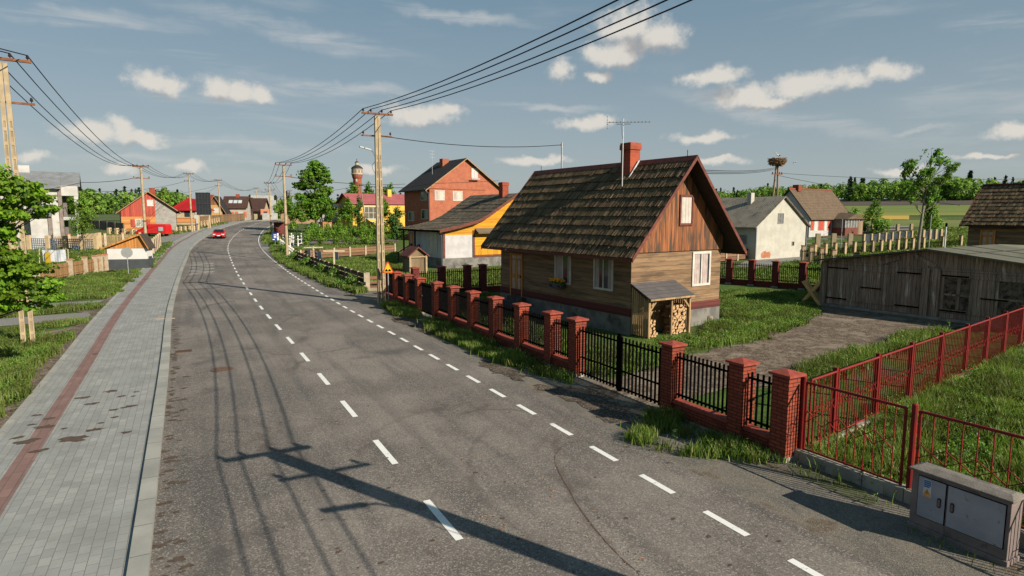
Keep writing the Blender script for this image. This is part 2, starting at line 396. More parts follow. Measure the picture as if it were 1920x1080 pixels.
def asphalt_mat():
    m, nt, bs = start('asphalt'); v = coord(nt, 'UV')
    vo = coord(nt)
    st = nd(nt, 'VectorMath', {0: v, 1: (.12, 1., 1.)}, operation='MULTIPLY').outputs[0]
    n0 = noise(nt, vo, .22, 6, .6); n1 = noise(nt, st, 1.1, 6, .6); n2 = noise(nt, vo, 55, 3, .7); n3 = noise(nt, vo, 2.2, 6, .65)
    col = mix(nt, rmp(nt, n0, .38, .62), (.178,.154,.132), (.104,.092,.081))
    col = mix(nt, mth(nt, 'MULTIPLY', rmp(nt, n1, .48, .7), .7), col, (.062,.058,.053))
    col = mix(nt, mth(nt, 'MULTIPLY', rmp(nt, n3, .52, .75), .3), col, (.18,.14,.112))
    sp = nd(nt, 'TexVoronoi', {'Vector': vo, 'Scale': 48.}).outputs['Color']
    sv = nd(nt, 'SeparateColor', {0: sp}).outputs[0]
    col = mix(nt, mth(nt, 'MULTIPLY', rmp(nt, sv, .7, 1.), .6), col, (.33,.29,.25))
    col = mix(nt, mth(nt, 'MULTIPLY', rmp(nt, sv, .3, 0.), .5), col, (.03,.028,.026))
    w = nd(nt, 'VectorMath', {0: vo, 1: nd(nt, 'TexNoise', {'Vector': vo, 'Scale': .9, 'Detail': 4.}).outputs[1]}, operation='ADD').outputs[0]
    ck = nd(nt, 'TexVoronoi', {'Vector': w, 'Scale': .11}, feature='DISTANCE_TO_EDGE').outputs[0]
    wv = nd(nt, 'TexNoise', {'Vector': nd(nt, 'VectorMath', {0: v, 1: (.05, 1.6, 1.)}, operation='MULTIPLY').outputs[0], 'Scale': 1., 'Detail': 3.}).outputs[0]
    col = mix(nt, mth(nt, 'MULTIPLY', rmp(nt, wv, .52, .66), .3), col, (.075,.068,.062))
    sk = nd(nt, 'TexVoronoi', {'Vector': nd(nt, 'VectorMath', {0: vo, 1: nd(nt, 'TexNoise', {'Vector': vo, 'Scale': .12, 'Detail': 1.}).outputs[1]}, operation='MULTIPLY_ADD').outputs[0], 'Scale': .14}, feature='DISTANCE_TO_EDGE').outputs[0]
    col = mix(nt, mth(nt, 'MULTIPLY', mth(nt, 'MULTIPLY', rmp(nt, sk, .09, .0), rmp(nt, noise(nt, vo, .25, 5, .7), .48, .62)), .62), col, (.05,.045,.042))
    for pa, pb_, pc, wd, amt in [((1042,850),(1062,912),(1200,1078),.10,.5),((925,795),(880,880),(960,985),.10,.4),((720,800),(800,770),(960,748),.14,.35),((330,790),(430,783),(500,828),.10,.45),((560,640),(545,660),(600,700),.12,.3),((1160,755),(1060,790),(1000,860),.14,.35),((640,540),(560,560),(420,555),.2,.4),((700,560),(560,590),(520,640),.2,.4)]:
        (ax, ay), (bx_, by_), (cx_, cy_) = G(*pa), G(*pb_), G(*pc)   # rubber and dirt left along an arc
        dd_ = 2*(ax*(by_-cy_)+bx_*(cy_-ay)+cx_*(ay-by_)); ux = ((ax*ax+ay*ay)*(by_-cy_)+(bx_*bx_+by_*by_)*(cy_-ay)+(cx_*cx_+cy_*cy_)*(ay-by_))/dd_; uy = ((ax*ax+ay*ay)*(cx_-bx_)+(bx_*bx_+by_*by_)*(ax-cx_)+(cx_*cx_+cy_*cy_)*(bx_-ax))/dd_; rr_ = math.hypot(ax-ux, ay-uy)
        wp_ = nd(nt, 'VectorMath', {0: nd(nt, 'TexNoise', {'Vector': vo, 'Scale': 1.3, 'Detail': 4.}).outputs[1], 1: (.25,.25,0), 2: vo}, operation='MULTIPLY_ADD').outputs[0]
        r_ = nd(nt, 'VectorMath', {0: wp_, 1: (ux+.12, uy+.12, .02)}, operation='DISTANCE').outputs['Value']; near = nd(nt, 'VectorMath', {0: vo, 1: (bx_, by_, 0)}, operation='DISTANCE').outputs['Value']
        far_ = max(math.hypot(ax-bx_, ay-by_), math.hypot(cx_-bx_, cy_-by_))
        msk = mth(nt, 'MULTIPLY', mth(nt, 'MULTIPLY', rmp(nt, mth(nt, 'ABSOLUTE', mth(nt, 'SUBTRACT', r_, rr_)), wd, wd*.15), rmp(nt, near, far_*1.15, far_*.7)), rmp(nt, noise(nt, vo, 1.8, 5, .7), .32, .62))
        col = mix(nt, mth(nt, 'MULTIPLY', msk, amt), col, (.085,.055,.038) if amt >= .45 or amt == .35 else (.05,.045,.04))
    ckm = mth(nt, 'MULTIPLY', rmp(nt, ck, .012, .0), rmp(nt, noise(nt, vo, .3, 3), .46, .6))
    col = mix(nt, mth(nt, 'MULTIPLY', ckm, .5), col, (.055,.035,.025))
    setb(nt, bs, col, mth(nt, 'ADD', .72, mth(nt, 'MULTIPLY', n3, .2)), 0, .3)
    bump(nt, bs, mth(nt, 'ADD', n2, mth(nt, 'MULTIPLY', sv, .7)), .45, .012)
    return m
strip('road', -4.2, 5.05, .0, .0, asphalt_mat(), nx=6)
def edge_wob(s, j): return (.18*math.sin(s*.9)+.12*math.sin(s*2.3+1)) if j == 0 else 0
strip('verge_strip', 4.95, 7.6, -.004, .004, flat_mat('verge_asphalt', [(.28,(.20,.185,.16)), (.42,(.13,.12,.105)), (.53,(.19,.168,.135)), (.6,(.12,.088,.058)), (.66,(.16,.145,.12)), (.74,(.07,.085,.03))], .8, 60, .92, .9), nx=3, s1=110)
kerbm = bricks('kerb_stone', (.34,.335,.295), (.265,.262,.235), (.10,.09,.075), 1.0, 5., .012, co='UV', flat=True)
pavm = bricks('grey_pavers', (.30,.302,.283), (.235,.24,.228), (.15,.145,.128), .26, .155, .006, co='UV', flat=True, stain=(.225,.235,.222))
pavr = bricks('red_pavers', (.25,.15,.13), (.19,.115,.10), (.12,.10,.09), .40, .175, .0095, co='UV', flat=True)
strip('kerb', -4.44, -4.18, .13, .13, kerbm, side=True)
strip('pavement', -6.42, -4.44, .07, .07, pavm)
strip('pavement_red_band', -6.78, -6.42, .071, .071, pavr)
strip('pavement', -7.36, -6.78, .07, .07, pavm)
strip('pavement_edging', -7.50, -7.36, .09, .09, kerbm, side=True)
strip('pavement_dirt', -8.3, -7.50, .0, .01, dirtm, s1=110, wob=lambda s, j: (.3*math.sin(s*.7)+.2*math.sin(s*1.9)) if j == 0 else 0)
# painted lines: one drawing, part of the road
mk = MB()
def dash(s, off, L, w, z=.006, jag=True):
    P = [RP(s, off-w/2), RP(s, off+w/2), RP(s+L/2, off+w/2), RP(s+L/2, off-w/2), RP(s+L, off+w/2), RP(s+L, off-w/2)]
    q = [(x, y, tz(x, y)+z) for x, y in P]; mk.add(q, [(0,1,2,3), (3,2,4,5)])
S0 = SOF(-2.69, 12.6)   # a dash starts here
S1 = SOF(1.88, 12.44)
for k in range(-8, 75): dash(S0+k*3.3-.75, 0.02, 1.5, .13)
for k in range(-18, 55): dash(S1+k*1.67-.45, 4.06, .9, .13)
ss = S1+55*1.67-.45
while ss < SEND-20: dash(ss, 4.06, 2.0, .11); ss += 2.0
sz = SOF(*G(441, 511))   # zig-zag of the bus stop on the left lane
for k in range(4):
    p, q = RP(sz+k*3., -3.7), RP(sz+k*3.+1.5, -1.7); r = RP(sz+k*3.+3., -3.7)
    for a, b in ((p, q), (q, r)):
        d = Vector((b[0]-a[0], b[1]-a[1], 0)).normalized(); n = Vector((-d.y, d.x, 0))*.05
        mk.add([(a[0]+n.x, a[1]+n.y, tz(*a)+.006+.001*k), (a[0]-n.x, a[1]-n.y, tz(*a)+.006+.001*k), (b[0]-n.x, b[1]-n.y, tz(*b)+.006+.001*k), (b[0]+n.x, b[1]+n.y, tz(*b)+.006+.001*k)], [(0,1,2,3)])
m, nt, bs = start('road_paint'); v = coord(nt); n = noise(nt, v, 7, 8, .75)
setb(nt, bs, mix(nt, rmp(nt, n, .585, .65), mix(nt, noise(nt, v, 2, 3), (.70,.69,.65), (.58,.57,.53)), (.11,.10,.09)), .7, 0, .3)
tag(mk.build('road_markings', m), kind='structure')
# cracks, mud and gutter dirt
ck = MB()
def ribbon(mb, pts, w, z):
    pts = chaikin([G(*p) for p in pts], 2); n = len(pts); vs = []
    for i, p in enumerate(pts):
        a, b = pts[max(i-1,0)], pts[min(i+1,n-1)]; L = math.dist(a, b) or 1; nx, ny = -(b[1]-a[1])/L, (b[0]-a[0])/L
        ww = w*random.uniform(.1, 1.3); j = random.uniform(-w, w)*.9
        vs += [(p[0]+nx*(ww+j), p[1]+ny*(ww+j), tz(*p)+z), (p[0]+nx*(j-ww), p[1]+ny*(j-ww), tz(*p)+z)]
    mb.add(vs, [(2*i, 2*i+1, 2*i+3, 2*i+2) for i in range(n-1)])
ribbon(ck, [(1090,826),(1060,832),(1041,850),(1040,872),(1062,910),(1085,950),(1110,985),(1140,1020),(1170,1050),(1200,1078)], .012, .005)
tag(ck.build('asphalt_cracks', plain('crack_soil', (.115,.085,.064), (.08,.06,.046), 8, .95, .2)), kind='structure')
mud = MB()
def splat(mb, c, r, ax, z, seed):
    q = random.Random(seed); n = 14; vs = [(c[0], c[1], z)]
    for j in range(n):
        t = 2*math.pi*j/n; rr = r*q.uniform(.45, 1.25); u, w = math.cos(t)*rr*1.35, math.sin(t)*rr*.85
        vs.append((c[0]+u*ax[0]-w*ax[1], c[1]+u*ax[1]+w*ax[0], z))
    mb.add(vs, [(0, 1+j, 1+(j+1)%n) for j in range(n)])
i = 0
for px, py, r in [(208,738,.16),(160,750,.17),(228,748,.09),(172,762,.13),(68,784,.12),(93,790,.10),(85,806,.18),(138,829,.25),(148,826,.12),(75,851,.14),(33,827,.12),(52,834,.2),(180,811,.13),(190,799,.07),(237,817,.09),(232,770,.07),(246,767,.12),(216,788,.06),(215,774,.09),(60,802,.07),(255,740,.06),(250,748,.05),(120,810,.06),(275,525,.2),(245,520,.15),(180,668,.1)]:
    x, y = G(px, py); splat(mud, (x, y), r, (.88, .47), tz(x, y)+.076+.0006*i, 3+i); i += 1
for k in range(210):
    s = random.uniform(14, 62); off = -4.13 + abs(random.gauss(0, .13)); x, y = RP(s, off)
    splat(mud, (x, y), random.uniform(.035, .1), (.9, .42), tz(x, y)+.005+.00004*k, 50+k)
for k in range(60):
    px, py = random.uniform(330, 1500), random.uniform(720, 1075); x, y = G(px, py)
    if -4 < (x+2.69)*.884+(y-12.6)*.468 < 6.5: splat(mud, (x, y), random.uniform(.015, .05), (.7, .7), .0055+.00005*k, 400+k)
tag(mud.build('dried_mud', plain('mud', (.095,.066,.045), (.065,.045,.032), 9, .95, .4, 40)), kind='stuff')
lv = MB()
for k in range(90):
    c = random.choice([(900,950),(880,870),(960,990),(1040,900),(1110,985),(440,795),(1080,830),(1190,1060)])
    x, y = G(c[0]+random.gauss(0, 22), c[1]+random.gauss(0, 22)); a = random.uniform(0, 6.3); r = random.uniform(.014, .03)
    lv.add([(x+r*math.cos(a), y+r*math.sin(a), .012), (x-.5*r*math.sin(a), y+.5*r*math.cos(a), .018), (x-r*math.cos(a), y-r*math.sin(a), .011), (x+.5*r*math.sin(a), y-.5*r*math.cos(a), .013)], [(0,1,2,3)])
tag(lv.build('fallen_leaves', island('dry_leaf', [(.30,.10,.02), (.42,.2,.05), (.2,.07,.02), (.5,.36,.2)], .8, 8, 0)), kind='stuff')
# patches of yard, drives and fields
patch('farmyard_dirt', [(1110,723),(1075,735),(1140,790),(1235,790),(1262,770),(1330,735),(1440,722),(1600,668),(1760,620),(1870,600),(1830,585),(1640,570),(1541,566),(1540,590),(1490,615),(1420,640),(1340,655),(1280,670),(1190,700)], .008, dirtm, 1, .18)
wet = flat_mat('damp_soil', [(.3,(.075,.052,.036)), (.5,(.05,.036,.026)), (.6,(.10,.075,.052)), (.7,(.06,.045,.032))], 1.6, 30)
patch('damp_soil', [(1000,722),(1070,724),(1120,735),(1190,775),(1225,790),(1195,800),(1150,790),(1100,765),(1050,745)], .009, wet, 0, .16, .22)
patch('damp_soil', [(905,672),(950,690),(985,705),(975,716),(930,700),(900,685)], .0095, wet, 0, .14, .2)
patch('damp_soil', [(740,590),(800,606),(830,622),(810,632),(770,612),(735,600)], .0098, wet, 0, .16, .22)
patch('side_drive', [(232,558),(205,562),(60,571),(-120,575),(-120,583),(60,580),(190,572),(228,566)], .004, oldasp, 2)
patch('side_drive', [(212,577),(190,584),(0,597),(-150,603),(-150,622),(0,612),(110,603),(180,596),(196,592)], .004, oldasp, 1)
patch('paved_apron', [(190,605),(150,612),(70,625),(130,632),(165,625),(180,615)], .003, plain('apron', (.22,.15,.115), (.15,.10,.08), 3, .9, .3), 1, .1)
patch('forecourt', [(385,423),(352,430),(318,441),(290,447),(270,448),(300,455),(335,452),(345,447),(372,436)], .004, oldasp, 3)
patch('farm_lane', [(1375,502),(1396,490),(1500,478),(1560,471),(1600,466),(1640,470),(1560,482),(1500,492),(1430,505)], .004, oldasp, 2)
patch('garden_path', [(690,505),(735,494),(760,500),(720,512),(690,520)], .004, dirtm, 1, .15)
patch('side_street', [(487,465),(500,458),(560,462),(700,452),(700,456),(560,467),(500,470)], .006, oldasp, 2)
def sector(name, px0, px1, pts_r, mat, dz=.15):
    mb = MB(); n = 24; (r0, r1) = pts_r; k = 6
    vs = []
    for i in range(k+1):
        r = r0+(r1-r0)*i/k
        for j in range(n+1):
            px = px0+(px1-px0)*j/n; d = ray(px, YH); L = math.hypot(d[0], d[1]); x, y = d[0]/L*r, d[1]/L*r
            vs.append((x, y, tz(x, y)+dz))
    mb.add(vs, [(i*(n+1)+j, i*(n+1)+j+1, (i+1)*(n+1)+j+1, (i+1)*(n+1)+j) for i in range(k) for j in range(n)])
    return tag(mb.build(name, mat), kind='structure')
fg = lambda n, a, b: plain(n, a, b, .03, .95, .2, 3)
sector('ploughed_field', 1500, 2100, (505, 640), fg('plough', (.085,.065,.05), (.06,.048,.038)))
sector('green_field', 1500, 2100, (345, 500), fg('crop_green', (.10,.15,.02), (.14,.17,.028)))
sector('wheat_field', 1500, 1705, (200, 262), fg('crop_gold', (.46,.30,.045), (.37,.26,.045)), .2)
sector('rapeseed_field', 1500, 2100, (264, 342), fg('crop_olive', (.21,.20,.03), (.14,.165,.025)), .2)
sector('meadow', 1500, 2100, (146, 198), fg('meadow_green', (.105,.14,.023), (.14,.15,.03)), .12)
sector('bare_field', 1520, 2100, (124, 145), fg('bare_soil', (.06,.045,.032), (.045,.034,.026)), .12)
sector('pasture', 60, 300, (190, 330), fg('pasture_green', (.05,.085,.02), (.075,.095,.03)), .12)
# ---------------------------------------------------------------- buildings
HD = R(33.5); A = (-math.sin(HD), math.cos(HD)); B = (math.cos(HD), math.sin(HD))
class House:
    def __init__(s, name, label, P, rz, W, L, z=None, cat='house', group=None):
        s.W, s.L, s.P, s.rz = W, L, P, rz; s.z = tz(*P) if z is None else z
        s.root = empty(name, (P[0], P[1], s.z), label, cat, rz, group)
    def ax(s): return (math.cos(s.rz), math.sin(s.rz)), (-math.sin(s.rz), math.cos(s.rz))
    def u(s, face, px, z=1.5):
        x, y = s.ax()
        if face == 'S': return sol(s.P, x, px, z+s.z)
        if face == 'W': return sol(s.P, y, px, z+s.z)
        if face == 'E': return sol((s.P[0]+x[0]*s.W, s.P[1]+x[1]*s.W), y, px, z+s.z)
    def w(s, x, y):
        a, b = s.ax(); return (s.P[0]+a[0]*x+b[0]*y, s.P[1]+a[1]*x+b[1]*y)
    def zz(s, face, u, py):
        p = {'S': s.w(u, 0), 'W': s.w(0, u), 'E': s.w(s.W, u)}[face]; return zat(p, py)-s.z
    def part(s, name, mb, mat, parent=None, **k): return mb.build(name, mat, parent or s.root, **k)
    def fb(s, mb, face, u0, u1, z0, z1, o0, o1, m=0):
        if face == 'S': mb.box(u0, u1, -o1, -o0, z0, z1, m)
        elif face == 'N': mb.box(u0, u1, s.L+o0, s.L+o1, z0, z1, m)
        elif face == 'W': mb.box(-o1, -o0, u0, u1, z0, z1, m)
        else: mb.box(s.W+o0, s.W+o1, u0, u1, z0, z1, m)
    def wall(s, mat, z0, ze, zr, name='wall', d=0):
        mb = MB(); mb.prism([(d, z0), (s.W-d, z0), (s.W-d, ze-.03), (s.W/2, zr-.05), (d, ze-.03)], d, s.L-d)
        return s.part(name, mb, mat)
    def plinth(s, mat, z1, o=.04):
        mb = MB(); mb.box(-o, s.W+o, -o, s.L+o, -.8, z1); return s.part('plinth', mb, mat)
    def roof(s, mat, ze, zr, ox=.5, oy=.5, th=.14, xr=None, name='roof'):
        xr = s.W/2 if xr is None else xr
        mb = MB()
        sl = (zr-ze)/xr; sr = (zr-ze)/(s.W-xr)
        mb.prism([(-ox, ze-sl*ox), (xr, zr), (xr, zr+th), (-ox, ze-sl*ox+th)], -oy, s.L+oy)
        mb.prism([(xr, zr), (s.W+ox, ze-sr*ox), (s.W+ox, ze-sr*ox+th), (xr, zr+th)], -oy, s.L+oy)
        return s.part(name, mb, mat)
    def barges(s, mat, ze, zr, ox, oy, h=.22, t=.04, ends=(0, 1)):
        for e in ends:
            y = -oy-t if e == 0 else s.L+oy+.001
            for sg in (0, 1):
                mb = MB(); sl = (zr-ze)/(s.W/2)
                p = [(-ox-.02, ze-sl*ox-.06), (s.W/2, zr+.02-.02), (s.W/2, zr+h), (-ox-.02, ze-sl*ox+h-.06)]
                if sg: p = [(s.W-a, b) for a, b in p]
                mb.prism(p, y, y+t); s.part('bargeboard', mb, mat)
    def window(s, face, u, z, w, h, fm=None, pane=None, curt=None, mull=1, fw=.07, trans=None, rail=0):
        fm = fm or whitep; mb = MB(); o = .05
        s.fb(mb, face, u, u+fw, z, z+h, 0, o); s.fb(mb, face, u+w-fw, u+w, z, z+h, 0, o)
        s.fb(mb, face, u+fw, u+w-fw, z, z+fw, 0, o); s.fb(mb, face, u+fw, u+w-fw, z+h-fw, z+h, 0, o)
        for k in range(mull):
            c = u+w*(k+1)/(mull+1); s.fb(mb, face, c-fw*.35, c+fw*.35, z+fw, z+h-fw, 0, o-.012)
        for k in range(rail):
            c = z+h*(k+1)/(rail+1); s.fb(mb, face, u+fw, u+w-fw, c-fw*.3, c+fw*.3, 0, o-.016)
        f = s.part('window', mb, fm)
        pb = MB(); s.fb(pb, face, u+fw*.5, u+w-fw*.5, z+fw*.5, z+h-fw*.5, .002, .012); s.part('pane', pb, pane or glassd, f)
        if curt:
            for a, b in curt:
                cb = MB(); n = 6; ua, ub = u+w*a, u+w*b
                for i in range(n): s.fb(cb, face, ua+(ub-ua)*i/n, ua+(ub-ua)*(i+1)/n-.002, z+fw, z+h-fw, .013, .018+.006*(i % 2))
                s.part('curtain', cb, curtm, f)
        return f
    def door(s, face, u, z, w, h, mat, fmat=None, glass=True):
        fmat = fmat or mat; mb = MB(); t = .09
        s.fb(mb, face, u, u+t, z, z+h, 0, .07); s.fb(mb, face, u+w-t, u+w, z, z+h, 0, .07); s.fb(mb, face, u+t, u+w-t, z+h-t, z+h, 0, .07)
        s.fb(mb, face, u+t, u+w-t, z, z+h-t, .0, .03)
        d = s.part('door', mb, mat)
        pb = MB(); hw = (w-2*t)/2
        for k in (0, 1):
            for a, b in ((.1, .42), (.52, .84)):
                s.fb(pb, face, u+t+hw*k+hw*.28, u+t+hw*k+hw*.72, z+h*a, z+h*b, .03, .042)
            s.fb(pb, face, u+t+hw*k+hw*.1, u+t+hw*k+hw*.9, z+h*.88, z+h*.95, .03, .042)
        if glass: s.part('door_panel', pb, plain('door_glass', (.42,.34,.28), (.3,.24,.2), 6, .4, .05), d)
        hb = MB(); s.fb(hb, face, u+t+.06, u+t+.1, z+h*.44, z+h*.5, .03, .08); s.part('handle', hb, blackm, d)
        return d
    def chimney(s, x, y, z0, z1, w, l, mat, parent=None, cap=True):
        mb = MB(); mb.box(x-w/2, x+w/2, y-l/2, y+l/2, z0, z1)
        if cap:
            mb.box(x-w/2-.05, x+w/2+.05, y-l/2-.05, y+l/2+.05, z1-.28, z1-.06); mb.box(x-w/2-.03, x+w/2+.03, y-l/2-.03, y+l/2+.03, z1-.06+.001, z1+.03)
            mb.box(x-w/2+.12, x+w/2-.12, y-l/2+.12, y+l/2-.12, z1, z1+.05, 0)
        return s.part('chimney', mb, mat, parent)
def shingles(mb, p0, du, dv, n, Lu, Lv, rows, sw, lift=.05, th=.022, jag=.05):
    p0 = Vector(p0); du = Vector(du); dv = Vector(dv); n = Vector(n); rl = Lv/rows
    for r in range(rows):
        u = -random.uniform(0, sw*.5)
        sag = random.uniform(-.008, .008)
        while u < Lu:
            w = sw*random.uniform(.75, 1.25); u0 = max(0, u); u1 = min(Lu, u+w-.008); u += w
            if u1-u0 < .02: continue
            v0 = r*rl - random.uniform(0, jag) - (random.uniform(.05, .16) if random.random() < .03 else 0); v1 = (r+1)*rl+.06
            l0 = lift*random.uniform(.75, 1.25)+sag; sk = random.uniform(-.012, .012)
            a = [p0+du*(u0+sk)+dv*v0+n*l0, p0+du*(u1+sk)+dv*v0+n*(l0+random.uniform(-.006,.006)), p0+du*u1+dv*v1+n*.012, p0+du*u0+dv*v1+n*.012]
            mb.add([q-n*th for q in a]+a, [(4,5,6,7),(0,1,5,4),(1,2,6,5),(3,0,4,7),(3,2,1,0)])
# ---- 1: the weathered wooden house
H = House('wooden_house', 'dark weathered timber house with shingle roof and orange-brown gable behind the brick fence', G(1181,628), HD, 5.65, 10.0)
ZE, ZR = 4.03, 7.27; OX = .75; OY = .8; SL = (ZR-ZE)/(H.W/2)
logs = planks('brown_log_wall', (.235,.148,.08), (.135,.082,.043), .2, False, gap=.05, c3=(.10,.064,.037), c3t=.5)
H.plinth(plinthm, .76, .03)
mb = MB(); mb.box(0, H.W, 0, H.L, .76, ZE-.1); H.part('log_wall', mb, logs)
mb = MB(); mb.box(-.045, H.W+.045, -.045, H.L+.045, .762, 1.1); H.part('base_board', mb, planks('red_brown_board', (.12,.028,.022), (.07,.019,.016), .17, False))
gabm = planks('gable_boards', (.31,.105,.032), (.135,.056,.026), .13, True, gap=.06, c3=(.07,.042,.026), c3t=.44)
for y0, y1 in ((-.07, .1), (H.L-.1, H.L+.07)):
    mb = MB(); mb.prism([(-.03, 3.42), (H.W+.03, 3.42), (H.W+.03, ZE-.05), (H.W/2, ZR-.03), (-.03, ZE-.05)], y0, y1); H.part('gable', mb, gabm)
rf = H.roof(plain('roof_underside', (.045,.032,.024), (.03,.022,.017), 5, .9, .2), ZE, ZR, OX, OY, .1)
cs = 1/math.hypot(1, SL); sn = SL*cs; Lv = (H.W/2+OX)/cs
mb = MB()
shingles(mb, (-OX, -OY, ZE-SL*OX+.1), (0,1,0), (cs,0,sn), (-sn,0,cs), H.L+2*OY, Lv, 10, .068, .065)
shingles(mb, (H.W+OX, -OY, ZE-SL*OX+.1), (0,1,0), (-cs,0,sn), (sn,0,cs), H.L+2*OY, Lv, 10, .16, .06)
H.part('shingles', mb, SHING, rf)
mb = MB(); mb.prism([(H.W/2-.17, ZR-.09), (H.W/2, ZR+.16), (H.W/2+.17, ZR-.09), (H.W/2+.17, ZR-.02), (H.W/2, ZR+.2), (H.W/2-.17, ZR-.02)], -OY-.06, H.L+OY+.06); H.part('ridge_cap', mb, redtrim, rf)
H.barges(redtrim, ZE, ZR, OX, OY, .2, .05)
mb = MB(); mb.box(-OX-.03, -OX-.002, -OY, H.L+OY, ZE-SL*OX-.03, ZE-SL*OX+.1); H.part('fascia_board', mb, redtrim)
u0, u1 = H.u('W', 981, 1.9), H.u('W', 958, 1.9); orangew = planks('orange_door_wood', (.52,.225,.06), (.36,.14,.036), .12, True, gap=.04)
H.door('W', u0, .72, u1-u0, 2.25, orangew)
u0, u1 = H.u('W', 1071.5, 2.4), H.u('W', 1041, 2.4); H.window('W', u0, 1.72, u1-u0, 1.5, None, None, ((.55,.95),(.1,.22)), 1, .09)
wu, ww = u0, u1-u0
u0, u1 = H.u('W', 1150.5, 2.4), H.u('W', 1114, 2.4); H.window('W', u0, 1.72, u1-u0, 1.5, None, None, ((.1,.26),(.72,.92)), 1, .09)
u0, u1 = H.u('S', 1297, 2.5), H.u('S', 1331, 2.5); H.window('S', u0, 1.80, u1-u0, 1.55, None, None, ((.1,.41),(.56,.84)), 1, .11)
u0, u1 = H.u('S', 1271, 5), H.u('S', 1296, 5)
f = MB(); fb = lambda *a: H.fb(f, 'S', *a)
z0 = H.zz('S', u0, 423); z1 = H.zz('S', u0, 365)
for q in ((u0,u0+.09,z0,z1),(u1-.09,u1,z0,z1),(u0+.09,u1-.09,z0,z0+.09),(u0+.09,u1-.09,z1-.09,z1)): fb(*q, .07, .13)
fw = H.part('window', f, redtrim)
pb = MB(); H.fb(pb, 'S', u0+.05, u1-.05, z0+.05, z1-.05, .071, .085); H.part('pane', pb, glassd, fw)
cb = MB(); uu = (u1-u0-.2)/7
for i in range(7): H.fb(cb, 'S', u0+.1+uu*i, u0+.1+uu*(i+1)-.003, z0+.1, z1-.1, .086, .092+.008*(i % 2))
H.part('curtain', cb, plain('gable_curtain', (.50,.45,.40), (.42,.38,.33), 4, .9, .05), fw)
for i, (a, b) in enumerate(((.0, .24), (.3, .48), (.6, .72))):
    mb = MB(); y0 = H.u('W', 985, .5)-.15; mb.box(-.95+i*.3, -.02 if i == 2 else -.65+i*.3, y0, y0+1.35, -.1, .24+.24*i); H.part('step', mb, plain('stone_step', (.07,.068,.065), (.04,.04,.04), 3, .9, .3))
cy = 2.9; ch = bricks('chimney_brick', (.36,.07,.03), (.25,.048,.025), (.22,.12,.09), .32, .19, .012)
H.chimney(H.W/2-.2, cy, ZR-.9, ZR+.98, .62, .62, ch)
mb = MB(); xx = H.W/2-.2; mb.prism([(xx-.42, ZR-.42-.42*SL+.28), (xx+.3, ZR+.2), (xx+.3, ZR-.3), (xx-.42, ZR-.6-.42*SL+.28)], cy-.36, cy+.36); H.part('chimney_flashing', mb, plain('lead_flashing', (.035,.04,.05), None, 4, .5, .1))
mb = MB(); mb.bar((xx-.46, cy-.4, ZR-.62), (xx+.16, cy-.4, ZR+.2), .05, .07); H.part('flashing_strip', mb, plain('white_flashing', (.55,.55,.56), None, 4, .4, .1))
for y in (-.3, H.L+.2):
    mb = MB(); mb.tube([(H.W/2, y, ZR+.1), (H.W/2, y, ZR+.45)], .014, 5); H.part('lightning_rod', mb, blackm)
# aerial
t = empty('tv_aerial', H.w(H.W/2-1.02, cy-.35) + (0,), 'white-masted television aerial standing on the shingle roof by the chimney', 'aerial', HD)
mb = MB(); zb = ZR-1.35*SL*.82; mb.tube([(0,0,zb), (0,0,ZR+2.02)], .022, 6); mb.build('mast', plain('mast_white', (.62,.62,.62), None, 3, .4, 0), t)
mb = MB(); zt = ZR+1.85; d = Vector((math.cos(R(-38)), math.sin(R(-38)), 0)); n = Vector((-d.y, d.x, 0)); c = Vector((0, 0, zt))
mb.bar(c-d*.75, c+d*1.2, .03, .03)
for k in range(12): q = c+d*(-.6+.16*k); mb.bar(q-n*.17+Vector((0,0,-.03)), q+n*.17+Vector((0,0,.06)), .022, .022)
for k in (-.26,-.1,.1,.26): q = c-d*.72+Vector((0,0,k)); mb.bar(q-n*.2-Vector((0,0,.04)), q+n*.2+Vector((0,0,.04)), .024, .024)
mb.bar(c-d*.72-Vector((0,0,.3)), c-d*.72+Vector((0,0,.3)), .018, .018)
mb.build('antenna', greymet, t)
mb = MB(); mb.bar(c-d*.32-Vector((0,0,.08)), c+d*.32-Vector((0,0,.08)), .022, .022); mb.tube([c-d*.1-Vector((0,0,.1)), c-d*.06-Vector((0,0,.5)), Vector((.01,0,ZR+1.0))], .012, 4); mb.build('bracket', plain('bracket', (.12,.11,.11), None, 4, .5, 0), t)
